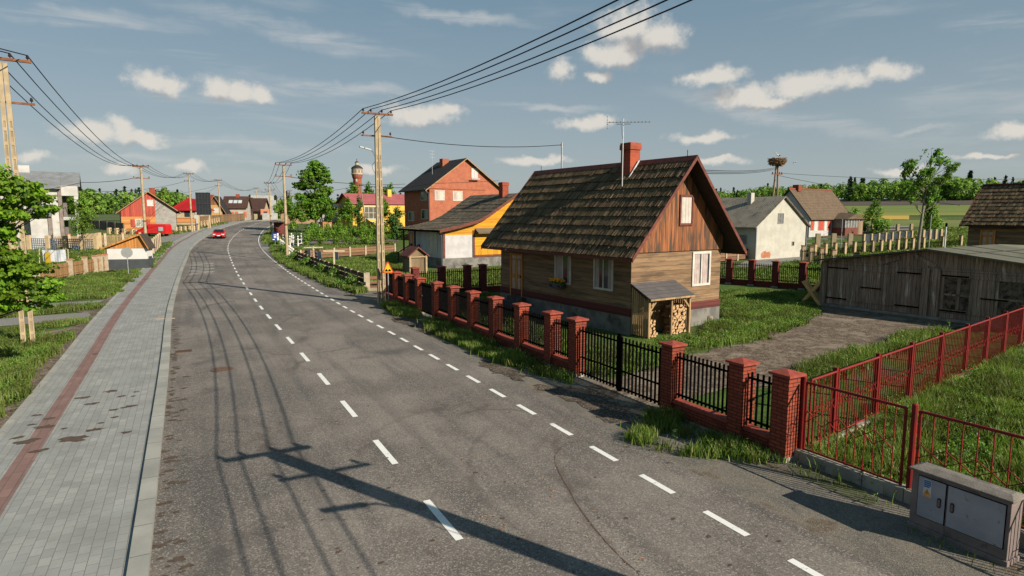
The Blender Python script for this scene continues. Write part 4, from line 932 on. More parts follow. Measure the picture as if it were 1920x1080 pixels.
u = K.u('S', 1459, 5); K.window('S', u, K.zz('S', u, 419.5), .95, 1.15, plain('old_frame', (.25,.24,.22), None, 3, .9), plain('dusty_glass', (.17,.17,.17), (.12,.12,.12), 3, .4), None, 1, .06, rail=1)
u = K.u('S', 1485, 2); K.window('S', u, K.zz('S', u, 461), .4, .5, concrete, glassd, None, 0, .06)
u = K.u('W', 1400, 2); K.window('W', u, K.zz('W', u, 458), .95, 1.0, MS['old_frame'], MS['dusty_glass'], None, 1, .06)
u = K.u('S', 1427, .8); mb = MB()
pp = [(u+.05,.25),(u+.3,.15),(u+.9,.2),(u+1.45,.12),(u+1.6,.5),(u+1.35,.85),(u+.9,.75),(u+.7,.95),(u+.3,.85),(u,.6)]
mb.prism(pp, -.012, -.002); K.part('bare_brick', mb, bricks('bare_orange_brick', (.5,.16,.07), (.42,.12,.05), (.4,.3,.22), .22, .09, .012))
mb = MB(); mb.box(-.07, .05, -.07, .05, .0, ze-.2); K.part('corner_pipe', mb, greymet)
mb = MB(); mb.box(K.W-.03, K.W+.1, -.1, .03, -.2, ze-.2); K.part('downpipe', mb, MS['pipe_dark'])
K.chimney(K.W/2-.9, 3.6, zr-1.4, zr+.55, .55, .55, wallp, cap=False)
mb = MB(); K.fb(mb, 'E', .2, 1.0, 1.6, 2.2, .01, .3); K.part('meter_box', mb, MS['pipe_dark'])
dkb_ = bricks('old_chimney_brick', (.26,.06,.035), (.19,.045,.028), (.12,.07,.05), .3, .15, .012)
# lilac house with red shutters
P14 = D(1516, 442, 103)[:2]
K = House('lilac_house', 'pale lilac house with red shutters, brown tiled roof and glazed porch', P14, HD-R(90), 7.5, 9)
o = K.w(-7.5, 0); K.root.location = (o[0], o[1], K.z); K.P = o; K.L = sol(P14, B, 1592, 3)
ze = K.zz('E', 1, 407)+.2; zr = zat(K.w(K.W/2, 0), 355.5)-K.z
lil = plain('lilac_plaster', (.46,.44,.50), (.40,.385,.44), 1, .9)
K.wall(lil, -1, ze, zr); rf = K.roof(bricks('tan_brown_tile', (.15,.105,.065), (.115,.08,.05), (.045,.032,.022), .35, .28, .03), ze, zr, .55, .4, .14)
mb = MB(); mb.box(K.W/2-.12, K.W/2+.12, -.42, K.L+.42, zr+.1, zr+.28); K.part('ridge_cap', mb, capm, rf)
K.barges(MS['dark_barge'], ze, zr, .55, .4, .2, .05)
mb = MB(); K.fb(mb, 'E', -.02, K.L*.58, -.4, ze-.1, .0, .05); K.part('white_front', mb, whitew)
for a, b, m_ in ((1519.5,1525,1),(1526,1533.5,0),(1534,1544,1),(1545,1551,0),(1551.5,1556.5,1)):
    u0, u1 = K.u('E', a, 2.2), K.u('E', b, 2.2); z0, z1 = K.zz('E', u0, 432), K.zz('E', u0, 409.5)
    if m_: mb = MB(); K.fb(mb, 'E', u0, u1, z0, z1, .051, .1); K.part('shutter', mb, plain('red_shutter', (.42,.07,.035), (.33,.05,.03), 4, .7))
    else: f = K.window('E', u0, z0-.1, u1-u0, z1-z0+.1, whitep, MS['white_curtain'], None, 0, .1); f.location.x = .05
u0, u1 = K.u('E', 1559, 2), K.u('E', 1590, 2)
mb = MB(); K.fb(mb, 'E', u0, u1, -.4, 1.5, .06, 2.4); K.part('porch_wall', mb, plain('porch_brown', (.15,.05,.03), (.11,.035,.022), 3, .8))
mb = MB(); K.fb(mb, 'E', u0+.05, u1-.05, 1.51, 3.0, .06, 2.35); pw_ = K.part('porch_window', mb, MS['dusty_glass'])
mb = MB()
for k in range(7): q = u0+(u1-u0)*k/6; K.fb(mb, 'E', q-.05, q+.05, 1.51, 3.0, 2.352, 2.42)
K.part('frame', mb, whitep, pw_)
mb = MB(); uc = (u0+u1)/2; mb.add([(K.W, u0-.3, 3.0), (K.W+2.8, u0-.3, 2.95), (K.W+2.8, u1+.3, 2.95), (K.W, u1+.3, 3.0), (K.W, uc, 4.1), (K.W+2.8, uc, 3.9)], [(0,1,5,4),(1,2,5),(2,3,4,5),(3,2,1,0),(0,4,3)]); K.part('porch_roof', mb, MS['tan_brown_tile'])
mb = MB(); K.fb(mb, 'E', u1-1.0, u1-.2, .2, 2.6, 2.43, 2.5); K.part('door', mb, orangew)
K.chimney(K.W/2, 2.0, zr-.3, zr+.85, 1.1, .9, dkb_, cap=False)
tb = MB(); tb.box(0, 2.2, 0, 2, -.2, 2.3); q = D(1593, 440, 107); tag(tb.build('garden_shed', planks('pale_shed', (.34,.24,.16), (.28,.19,.12), .3, True), org=None, loc=(q[0], q[1], tz(q[0], q[1]))), 'plain wooden garden shed beside the glazed porch', 'shed')
# brown house at the right edge
P15 = D(1812, 470, 45)[:2]; P15 = (P15[0]-A[0]*11, P15[1]-A[1]*11)
K = House('right_timber_house', 'dark timber house with tan door and shingle roof behind the garage', P15, HD, 6.2, 11, z=0)
K.root.name = 'timber_house'
ze, zr = K.zz('W', 11, 430)+.62, 0
zr = zat(K.w(K.W/2, 11), 350)
mb = MB(); mb.prism([(0,-.2),(K.W,-.2),(K.W,ze-.05),(K.W/2,zr-.05),(0,ze-.05)], 0, 11); K.part('log_wall', mb, logs)
rf = K.roof(MS['roof_underside'], ze, zr, .5, .35, .1); SL2 = (zr-ze)/(K.W/2); cs = 1/math.hypot(1, SL2); sn = SL2*cs; mb = MB()
shingles(mb, (-.5, -.35, ze-SL2*.5+.1), (0,1,0), (cs,0,sn), (-sn,0,cs), 11.7, (K.W/2+.5)/cs, 11, .15, .06)
shingles(mb, (K.W+.5, -.35, ze-SL2*.5+.1), (0,1,0), (-cs,0,sn), (sn,0,cs), 11.7, (K.W/2+.5)/cs, 8, .3, .06)
K.part('shingles', mb, SHING, rf)
mb = MB(); mb.box(K.W/2-.15, K.W/2+.15, -.4, 11.4, zr+.1, zr+.2); K.part('ridge_cap', mb, redtrim, rf); K.barges(redtrim, ze, zr, .5, .35, .2, .05)
u1, u0 = K.u('W', 1836, 2.5), K.u('W', 1864, 2.5); K.door('W', u0, .9, u1-u0, K.zz('W', u0, 431.5)-.9, orangew)
# garage with double doors
Pg = G(1537, 572); gA = (-A[0], -A[1])
gx = sol(Pg, gA, 1743.5, 3.1); GW = 12.2
K = House('timber_garage', 'low grey timber garage with broad plank doors and broken panes facing the dirt yard', Pg, HD-R(90), GW, 7.5, cat='garage')
# local x runs along -a, local y along b
ze = zat(Pg, 488.5); zr = zat(K.w(gx, 0), 469.5)
old = planks('silver_old_boards', (.37,.265,.195), (.155,.108,.08), .17, True, gap=.07, c3=(.52,.43,.35), c3t=.56)
mb = MB(); mb.box(-.04, GW, -.12, .3, -.3, .14); K.part('sill', mb, concrete)
mb = MB(); mb.prism([(0,.14),(GW,.14),(GW,ze-.02),(gx,zr-.02),(0,ze-.02)], 0, 7.5); K.part('wall', mb, old)
mb = MB(); mb.prism([(-.3, ze-.04),(gx, zr),(GW+.3, ze-.04),(GW+.3, ze+.05),(gx, zr+.09),(-.3, ze+.05)], -.35, 7.7); K.part('roof', mb, plain('olive_felt', (.125,.12,.085), (.09,.09,.065), 1.2, .95, .3, 20, stain=(.16,.12,.07), ssc=2, sth=.64))
mb = MB()
for y in (1.8, 4.2): mb.bar((gx, y, zr+.1), (GW+.3, y, ze+.06), .06, .015)
mb.bar((gx+1.5, 0, zr-.13*1.5+.12), (gx+1.7, 7.5, zr-.2+.12), .05, .012); K.part('roof_seam', mb, plain('seam', (.05,.045,.035), None, 3, .9))
xd1 = sol(Pg, gA, 1725, 1); xd0 = sol(Pg, gA, 1552, 1); zd = zat(K.w(xd0, 0), 494)
xm = (xd0+xd1)/2
for i, (a, b, broken) in enumerate(((xd0, xm-.01, 0), (xm+.01, xd1, 0), (xd1+.9, xd1+3.0, 1), (xd1+3.02, GW-.2, 1))):
    mb = MB()
    if not broken: K.fb(mb, 'S', a, b, .16, zd, 0, .05)
    else:
        w_ = b-a; K.fb(mb, 'S', a+w_*.55, b, .16, zd, 0, .05); K.fb(mb, 'S', a, a+w_*.55, zd-.25, zd, 0, .05); K.fb(mb, 'S', a, a+w_*.55, .16, .4, 0, .05); K.fb(mb, 'S', a, a+.12, .4, zd-.25, 0, .05); K.fb(mb, 'S', a+w_*.3, a+w_*.3+.14, .4, zd-.25, 0, .05); K.fb(mb, 'S', a+.12, a+w_*.55, 1.22, 1.3, 0, .05)
    d = K.part('door', mb, old)
    if broken:
        pb = MB(); K.fb(pb, 'S', a+.1, a+w_*.56, .4, zd-.25, .002, .02); K.part('broken_pane', pb, plain('grimy_pane', (.17,.13,.092), (.06,.046,.035), 3, .4, .4, 12, stain=(.008,.008,.008), ssc=4, sth=.5), d)
    for z_ in (zd-.2, .5):
        hb = MB(); K.fb(hb, 'S', a, b, z_-.07, z_+.07, .051, .085); K.part('door_rail', hb, old, d)
        hb = MB(); q = (a, a+1.1) if i in (0, 2) else (b-1.1, b); K.fb(hb, 'S', q[0], q[1], z_-.035, z_+.035, .086, .1); K.part('hinge', hb, blackm, d)
    hb = MB(); K.fb(hb, 'S', (b-.5) if i in (0,2) else a-.1, (b+.1) if i in (0,2) else a+.5, 1.2, 1.25, .051+.05*0, .12); K.part('latch', hb, blackm, d)
for a in (.0, xd1+.03, xd1+.5):
    mb = MB(); K.fb(mb, 'S', a, a+.34, .15, zd+.1, .0, .11); K.part('post', mb, old)
mb = MB(); K.fb(mb, 'S', .35, GW, zd+.02, zd+.12, .001, .06); K.part('lintel', mb, old)
for a, sg in ((gx-2.2, 1), (gx-.6, -1)):
    mb = MB(); mb.bar((a, -.06, zr-.75 if sg > 0 else zr-.3), (a+.9, -.06, zr-.4 if sg > 0 else zr-.75), .05, .2); K.part('nailed_board', mb, old)
# olive shed roof behind the garage
q = D(1895, 478, 36.5); SHD = empty('olive_shed', (q[0], q[1], 0), 'low shed with pale olive felt roof behind the garage', 'shed', HD)
mb = MB(); mb.box(-.6, 3, -4, 1.5, 0, 2.5); mb.build('wall', old, SHD); mb = MB(); mb.prism([(-.9,2.5),(3.2,3.0),(3.2,3.1),(-.9,2.6)], -4.3, 1.7); mb.build('roof', plain('pale_olive_felt', (.23,.23,.15), (.19,.19,.125), 1, .95), SHD)
# kiosk by the pavement
Pk = G(203, 505); K = House('kiosk', 'white and charcoal kiosk with orange boarded gable beside the pavement', Pk, R(13), 3.4, 1.5, z=.1)
K.W = K.u('S', 276, 1); xr = K.u('S', 263.5, 3); zt = zat(Pk, 466)-K.z; za = zat(K.w(xr, 0), 440.5)-K.z; zc = zat(Pk, 486.5)-K.z
mb = MB(); mb.box(0, K.W, 0, 1.5, zc, zt); K.part('wall', mb, plain('kiosk_white', (.58,.565,.54), (.52,.51,.48), 1, .8, .1))
mb = MB(); mb.box(-.02, K.W+.02, -.02, 1.52, -.3, zc); K.part('lower_wall', mb, plain('charcoal_paint', (.055,.065,.07), (.045,.052,.056), 2, .7, .1))
mb = MB(); mb.prism([(-.1, zt), (K.W+.02, zt), (K.W+.02, zt+.05), (xr, za-.08), (-.1, zt+.06)], -.03, .15); K.part('gable', mb, planks('kiosk_orange', (.46,.20,.05), (.36,.15,.038), .12, True, gap=.04))
mb = MB(); mb.prism([(-.35, zt-.06), (xr, za), (K.W+.22, zt-.1), (K.W+.22, zt), (xr, za+.1), (-.35, zt+.05)], -.3, 1.75); K.part('roof', mb, plain('kiosk_roof', (.06,.045,.035), None, 2, .8))
mb = MB(); mb.prism([(-.37, zt-.1), (xr, za-.03), (xr, za+.12), (-.37, zt+.05)], -.34, -.302); mb.prism([(xr, za-.03), (K.W+.24, zt-.14), (K.W+.24, zt+.01), (xr, za+.12)], -.34, -.302); K.part('fascia', mb, MS['kiosk_orange'])
mb = MB(); K.fb(mb, 'E', .3, 1.1, -.2, 1.1, .03, .06); K.part('door', mb, MS['charcoal_paint'])
# bus shelter down the road
q = D(514, 438, 109); t = empty('bus_shelter', (q[0], q[1], tz(q[0], q[1])), 'red-brown panelled bus shelter with white curved side', 'bus shelter', R(12))
mb = MB(); mb.box(0, 2.0, 0, .12, -.4, 2.3); mb.build('back_panel', plain('maroon_panel', (.17,.045,.04), (.14,.038,.034), 1, .7, .1), t)
mb = MB(); mb.prism([(-.05,-.4),(.02,-.4),(-.2,1.5),(-.45,2.35),(-.55,2.35),(-.3,1.4)], -.3, .3); mb.build('side_panel', whitep, t)
mb = MB(); mb.box(-.5, 2.0, -1.3, .2, 2.36, 2.44); mb.build('roof', MS['maroon_panel'], t)
# ---------------------------------------------------------------- front brick fence
FP = (5.65, 12.19); FU = (-.478, .878); FN = (-.878, -.478)   # along the street / towards the road
def fpt(t, o=0, z=0): return (FP[0]+FU[0]*t+FN[0]*o, FP[1]+FU[1]*t+FN[1]*o, z)
FA = math.atan2(FU[1], FU[0])
pil_px = [1477, 1393, 1262, 1083, 1036, 978, 929, 887, 850, 819, 787, 764, 744, 723]
pt_ = [sol(FP, FU, px, 1.9) for px in pil_px]
BF = empty('brick_fence', fpt(0), 'red brick pillar fence with black iron panels along the road verge', 'fence', FA)
proto = {}
def pillar(t, h=1.86, y=0.0, root=None, w=.2, stone=False, key='p', bm=None):
    if (key) in proto:
        return dup(proto[key], (t, y, 0), parent=root)
    mb = MB(); mb.box(-w, w, -w, w, 0, h-.1, 0); mb.box(-w-.02, w+.02, -w-.02, w+.02, -.1, .1, 1)
    o = mb.build('pillar', [bm or redbrick, concrete], root, loc=(t, y, 0))
    mb = MB(); e = w+.055; mb.add([(-e,-e,h-.1),(e,-e,h-.1),(e,e,h-.1),(-e,e,h-.1),(-e,-e,h-.05),(e,-e,h-.05),(e,e,h-.05),(-e,e,h-.05),(0,0,h+.015)], [(3,2,1,0),(0,1,5,4),(1,2,6,5),(2,3,7,6),(3,0,4,7),(4,5,8),(5,6,8),(6,7,8),(7,4,8)])
    mb.build('cap', capm, o)
    proto[key] = o; return o
def ironpanel(mb, a, b, z0, z1, y=0, sp=.125, spike=True, r=.016):
    n = max(2, int((b-a)/sp))
    for z in (z0+.08, z1-.14): mb.box(a, b, y-.018, y+.018, z-.022, z+.022)
    for k in range(n):
        x = a+(b-a)*(k+.5)/n; mb.box(x-r, x+r, y-r-.004, y+r+.004, z0, z1)
for i, t in enumerate(pt_): pillar(t, root=BF)
gates = {2: 'gate', 9: 'wicket'}
for i in range(len(pt_)-1):
    a, b = pt_[i]+.2, pt_[i+1]-.2
    if i in gates: continue
    mb = MB(); mb.box(a, b, -.11, .11, -.1, .34, 0); mb.box(a, b, -.15, .15, .341, .41, 1); mb.box(a, b, -.13, .13, -.2, .03, 2); mb.build('base_wall', [redbrick, capm, concrete], BF)
    mb = MB(); ironpanel(mb, a, b, .47, 1.62); mb.build('iron_panel', blackm, BF)
a, b = pt_[2]+.22, pt_[3]-.22; c = (a+b)/2
gt = empty('iron_gate', fpt(c), 'wide black iron double gate between brick pillars by the dirt drive', 'gate', FA)
for x0, x1 in ((a-c, -.03), (.03, b-c)):
    mb = MB(); ironpanel(mb, x0, x1, .08, 1.6, 0, .15, r=.018); mb.box(x0, x1, -.02, .02, .62, .66); mb.build('gate_leaf', blackm, gt)
mb = MB(); mb.box(-.07, .07, -.035, .035, .04, 1.68); mb.build('meeting_post', blackm, gt)
a, b = pt_[9]+.2, pt_[10]-.2; c = (a+b)/2
gt = empty('iron_wicket', fpt(c), 'narrow black iron foot gate between brick pillars further along', 'gate', FA)
mb = MB(); ironpanel(mb, a-c, b-c, .1, 1.62); mb.build('gate_leaf', blackm, gt)
mb = MB(); mb.box(b-c-.12, b-c-.06, -.05, .05, .9, .96); mb.build('handle', greymet, gt)
# cross fences of the same kind
dkbrick = bricks('dark_red_brick', (.19,.035,.026), (.13,.026,.02), (.05,.018,.014), .25, .078, .011)
def brickfence(label, pts, first_t=None, key='q', panel_from=0):
    root = empty('brick_fence', (*pts[0], 0), label, 'fence', math.atan2(pts[-1][1]-pts[0][1], pts[-1][0]-pts[0][0]))
    ts = [math.dist(pts[0], p) for p in pts]
    for i, t in enumerate(ts): pillar(t, root=root, key=key, bm=dkbrick)
    for a, b in zip(ts, ts[1:]):
        a += .2; b -= .2
        mb = MB(); mb.box(a, b, -.11, .11, -.1, .3, 0); mb.box(a, b, -.15, .15, .301, .37, 0); mb.build('base_wall', dkbrick, root)
        mb = MB(); ironpanel(mb, a, b, .42, 1.58); mb.build('iron_panel', blackm, root)
    return root
e = fpt(pt_[-1])
dL = (.86, .51); 
lp = [(e[0]+dL[0]*sol(e, dL, px, 1.9), e[1]+dL[1]*sol(e, dL, px, 1.9)) for px in (778, 828, 876, 905, 965)]
brickfence('dark brick pillar fence running behind the timber house towards the yellow house', lp)
rp0 = G(1368, 532); rp1 = G(1507, 543); dR = Vector((rp1[0]-rp0[0], rp1[1]-rp0[1])).normalized()
brickfence('dark brick pillar fence across the far side of the grassy yard', [(rp0[0]+dR.x*sol(rp0, dR, px, 1.9), rp0[1]+dR.y*sol(rp0, dR, px, 1.9)) for px in (1330, 1369, 1411, 1456, 1507, 1566)], key='q2')
# ---------------------------------------------------------------- red railings
def redpanel(mb, a, b, z0, z1, y=0, sp=.125, zig=True):
    mb.tube([(a, y, z1), (b, y, z1)], .026, 6); mb.tube([(a, y, z0), (b, y, z0)], .02, 6)
    for x in (a, b): mb.tube([(x, y, z0-.02), (x, y, z1+.01)], .026, 6)
    n = max(3, int((b-a)/sp))
    for k in range(1, n): x = a+(b-a)*k/n; mb.tube([(x, y, z0), (x, y, z1)], .0115, 5)
    if zig:
        zc = (z0+z1)/2
        for ph in (0, 1):
            pts = [(a+(b-a)*k/n, y+.012*(1 if ph else -1), zc+(.13 if (k//2+ph) % 2 else -.13)) for k in range(0, n+1, 2)]
            for p_, q_ in zip(pts, pts[1:]): mb.bar(p_, q_, .014, .014)
RF0 = G(1497, 863); RFd = Vector((.50, -.866))
RF = empty('red_railing', (*RF0, 0), 'red metal railing with zigzag rods facing the road beside the electrical cabinet', 'fence', math.atan2(RFd.y, RFd.x))
xs = [.12, sol(RF0, RFd, 1694, 1.0), sol(RF0, RFd, 1721, 1.0)]
xs = [.1, xs[1], xs[2], xs[2]+2.6, xs[2]+2.85, xs[2]+5.4]
for a, b in ((xs[0], xs[1]), (xs[2], xs[3]), (xs[4], xs[5])):
    mb = MB(); redpanel(mb, a, b, .28, 1.66, 0, .2 if a > 1 else .165); mb.build('railing_panel', redmet, RF)
for x in (0, (xs[1]+xs[2])/2, (xs[3]+xs[4])/2):
    mb = MB(); mb.tube([(x, .05, 0), (x, .05, 1.74), (x, .05, 1.76)], [.05, .05, .03], 10); mb.build('post', redmet, RF)
for a, b in ((-.1, 1.35), (1.36, xs[1]+.1), (xs[1]+.11, xs[3]+.1), (xs[3]+.11, xs[5])):
    mb = MB(); mb.box(a, b, -.09, .14, -.2, .24); mb.build('concrete_base', concrete, RF, bevel=.012)
S0_ = G(1511, 856); S1_ = G(1920, 655); Sd = Vector((S1_[0]-S0_[0], S1_[1]-S0_[1])).normalized()
RS_ = empty('red_railing', (*S0_, 0), 'long red metal railing running back from the road between the yards', 'fence', math.atan2(Sd.y, Sd.x))
sx = [0.] + [sol(S0_, Sd, px, 1.2) for px in (1569, 1648, 1711, 1767, 1815, 1853, 1887, 1918, 1942, 1965)]
for a, b in zip(sx, sx[1:]):
    mb = MB(); redpanel(mb, a+.06, b-.06, .22, 1.62, 0, .125); mb.build('railing_panel', redmet, RS_)
for x in sx[1:]:
    mb = MB(); mb.box(x-.045, x+.045, .0, .09, 0, 1.7); mb.build('post', redmet, RS_)
x = 0
while x < sx[-1]:
    mb = MB(); w = random.uniform(1.4, 2.2); mb.box(x, x+w-.015, -.1, .13, -.1, .16+random.uniform(-.02,.02)); mb.build('concrete_base', concrete, RS_, bevel=.01); x += w
# ---------------------------------------------------------------- electrical cabinet
c0 = G(1703, 985); c1 = G(1886, 1062); cd = Vector((c1[0]-c0[0], c1[1]-c0[1])); cw = cd.length; ca = math.atan2(cd.y, cd.x)
CB = empty('electrical_cabinet', (*c0, 0), 'grey concrete electrical cabinet with two steel doors beside the red railing', 'cabinet', ca)
ch_ = zat(c0, 872); cdp = .36
cbm = plain('cabinet_concrete', (.23,.175,.16), (.16,.125,.115), 2.5, .8, .25, 60, stain=(.10,.085,.075), ssc=3, sth=.58)
doorm = plain('cabinet_door_paint', (.33,.325,.35), (.255,.255,.28), 2.2, .55, .1, 60, stain=(.13,.10,.085), ssc=7, sth=.6)
mb = MB(); mb.box(0, cw, 0, cdp, .08, ch_-.06); mb.box(-.02, cw+.02, -.02, cdp+.02, -.1, .079); mb.build('body', cbm, CB, bevel=.01)
mb = MB(); z = ch_-.06; e = .035; q = [(-e,-e-.02,z),(cw+e,-e-.02,z),(cw+e,cdp+e,z),(-e,cdp+e,z),(-e,-e-.02,z+.035),(cw+e,-e-.02,z+.035),(cw+e,cdp+e,z+.035),(-e,cdp+e,z+.035),(.06,cdp*.35,z+.075),(cw-.06,cdp*.35,z+.075),(cw-.06,cdp*.75,z+.075),(.06,cdp*.75,z+.075)]
mb.add(q, [(3,2,1,0),(0,1,5,4),(1,2,6,5),(2,3,7,6),(3,0,4,7),(4,5,9,8),(5,6,10,9),(6,7,11,10),(7,4,8,11),(8,9,10,11)])
mb.build('lid', plain('lid_concrete', (.20,.175,.15), (.12,.105,.09), 4, .9, .4, 40, stain=(.28,.24,.2), ssc=3, sth=.6), CB, bevel=.008)
xa, xb, xc, xd = cw*.085, cw*.375, cw*.40, cw*.955; z0, z1 = ch_*.24, ch_*.875
for i, (a, b) in enumerate(((xa, xb), (xc, xd))):
    mb = MB(); mb.box(a-.012, b+.012, -.006, -.001, z0-.012, z1+.012); g_ = mb.build('door_seal', blackm, CB)
    mb = MB(); mb.box(a, b, -.02, -.0065, z0, z1); d = mb.build('door', doorm, CB, bevel=.003)
    hx = b-.075 if i == 0 else a+.075
    mb = MB(); hz = (z0+z1)/2-.0
    mb.prism([(hx+.028*math.cos(t), hz+(.05 if math.sin(t) >= 0 else -.05)+.028*math.sin(t)) for t in np.linspace(0, 2*math.pi, 20, endpoint=False)], -.030, -.0205)
    h = mb.build('lock', plain('lock_dark', (.03,.025,.025), None, 3, .5, .05), d)
    mb = MB(); mb.box(hx-.016, hx+.016, -.04, -.0305, hz-.055, hz+.055); mb.build('handle', plain('handle_brown', (.2,.14,.13), None, 4, .5, .05), d, bevel=.004)
sx0 = xa+.075; sz = z1-.30
mb = MB(); mb.box(sx0, sx0+.115, -.0225, -.0205, sz, sz+.28); st = mb.build('sticker', plain('sticker_white', (.62,.63,.64), None, 3, .5, .03), CB)
mb = MB()
for k in range(4): mb.box(sx0+.006, sx0+.109-.02*(k==0), -.0245, -.0226, sz+.155+.03*k, sz+.178+.03*k)
mb.build('blue_lettering', plain('sticker_blue', (.05,.16,.36), None, 3, .5, .03), st)
mb = MB(); mb.prism([(sx0+.004, sz+.035), (sx0+.111, sz+.035), (sx0+.0575, sz+.14)], -.0245, -.0226); mb.box(sx0+.004, sx0+.111, -.0245, -.0226, sz+.004, sz+.026); mb.build('warning_triangle', plain('sticker_orange', (.75,.30,.02), None, 3, .5, .03), st)
mb = MB(); mb.prism([(sx0+.054,sz+.115),(sx0+.066,sz+.085),(sx0+.058,sz+.085),(sx0+.064,sz+.05),(sx0+.05,sz+.078),(sx0+.058,sz+.078)], -.0262, -.0247); mb.build('lightning_bolt', blackm, st)
# ---------------------------------------------------------------- plank and picket fences
pic = planks('picket_wood', (.30,.17,.075), (.2,.11,.05), .1, True, gap=.05)
slatb = planks('brown_slat', (.20,.105,.06), (.13,.066,.038), .25, False, gap=.05)
postc = plain('concrete_post', (.44,.36,.255), (.33,.27,.19), 3, .9, .3, 40, stain=(.2,.16,.11), ssc=4, sth=.62)
def linefence(name, label, pts, h, pw=.16, kind='slat', pm=None, fm=None, ph=None, cap=None, base=0., nsl=3, gap=.04, cat='fence'):
    """pts: ground points of the posts"""
    o = (*pts[0], tz(*pts[0])); root = empty(name, o, label, cat); ph = ph or h+.12
    P = [Vector((x-o[0], y-o[1], tz(x, y)-o[2])) for x, y in pts]
    for i, p in enumerate(P):
        d = (P[min(i+1, len(P)-1)]-P[max(i-1, 0)]).normalized(); d.z = 0; d.normalize(); n = Vector((-d.y, d.x, 0))
        mb = MB(); mb.obox(p+Vector((0,0,ph/2-.15)), d*pw/2, n*pw/2, (0,0,ph/2+.15)); po = mb.build('post', pm or postc, root)
        if cap: mb = MB(); mb.obox(p+Vector((0,0,ph+.045)), d*(pw/2+.03), n*(pw/2+.03), (0,0,.045)); mb.build('cap', cap, po)
    for p, q in zip(P, P[1:]):
        d = (q-p); L = d.length; d.normalize(); mb = MB(); n = Vector((-d.y, d.x, 0)).normalized(); up = Vector((0,0,1))
        a = p+d*pw*.5; b = q-d*pw*.5; W = (b-a).length
        if kind == 'slat':
            hh = (h-base-gap*(nsl))/nsl
            for k in range(nsl): c = (a+b)/2+up*(base+.05+(hh+gap)*k+hh/2); mb.obox(c, (b-a)/2, n*.02, up*hh/2)
        elif kind == 'picket':
            m_ = max(2, int(W/.13))
            for k in range(m_):
                c = a+(b-a)*((k+.5)/m_); mb.obox(c+up*(h/2+.06+random.uniform(-.02,.02))+n*.03, (b-a).normalized()*.042, n*.012, up*(h/2-.05))
            for z in (.3, h-.25): mb.obox((a+b)/2+up*z, (b-a)/2, n*.02, up*.04)
        elif kind == 'rail':
            for z in (h*.35, h*.85): mb.obox((a+b)/2+up*z, (b-a)/2, n*.035, up*.05)
        elif kind == 'cross':
            mb.obox((a+b)/2+up*(h-.06), (b-a)/2, n*.04, up*.05); mb.bar(a+up*.15, b+up*(h-.1), .07, .09); mb.bar(a+up*(h-.1), b+up*.15, .07, .09)
        elif kind == 'iron':
            m_ = max(2, int(W/.16))
            for k in range(m_): c = a+(b-a)*((k+.5)/m_); mb.obox(c+up*(h/2), d*.016, n*.016, up*h/2)
            for z in (.2, h-.15): mb.obox((a+b)/2+up*z, (b-a)/2, n*.016, up*.02)
        elif kind == 'mesh':
            m_ = max(3, int(W/.22))
            for k in range(m_): c = a+(b-a)*((k+.5)/m_); mb.obox(c+up*(h/2), d*.05, n*.008, up*h/2)
            for k in range(6): mb.obox((a+b)/2+up*(.1+(h-.15)*k/5)+n*.01, (b-a)/2, n*.008, up*.035)
        mb.build({'slat':'slat_panel','picket':'picket_panel','rail':'rails','cross':'cross_braces','iron':'iron_panel','mesh':'mesh_panel'}[kind], fm or slatb, root)
    return root
def onln(p0, p1, n): return [(p0[0]+(p1[0]-p0[0])*k/(n-1), p0[1]+(p1[1]-p0[1])*k/(n-1)) for k in range(n)]
def byx(P, Q, pxs, z):
    d = Vector((Q[0]-P[0], Q[1]-P[1])).normalized(); out = []
    for px in pxs: t = sol(P, d, px, z+tz(*P)); out.append((P[0]+d.x*t, P[1]+d.y*t))
    return out
e0 = G(690, 545); e1 = G(549, 487)
linefence('slat_fence', 'low brown slat fence, shade painted into its slats, with concrete posts along the road verge', byx(e0, e1, [684,672,659,648,637,627,617,609,600.5,590,583,577,571,565,560,555,551], .6), 1.08, .12, 'slat', None, planks('shaded_slat', (.075,.03,.02), (.05,.022,.016), .33, False, gap=.05), ph=1.12, base=.02, gap=.06)  # shade of the road-facing side is put into the slat brown
q1 = G(725, 548)
linefence('slat_fence', 'short brown slat fence ending in a square concrete post behind the twin pole', [e0, (e0[0]+1.3, e0[1]+.35)], 1.0, .26, 'slat', ph=1.2, base=.08, gap=.1)
mb = MB(); mb.box(-.0, 1.6, -.1, .1, -.1, .16); tag(mb.build('concrete_kerb', postc, loc=(e0[0]+.1, e0[1]+.02, 0)), 'low concrete footing below the short slat fence', 'footing')
b0 = G(655, 481); b1 = G(563, 488)
linefence('slat_fence', 'warm brown slat fence across the garden behind the clothes posts', byx(b0, b1, [563,594,626,655.5,685,712,740], .6), 1.0, .2, 'slat', ph=1.12, base=.06, gap=.05)
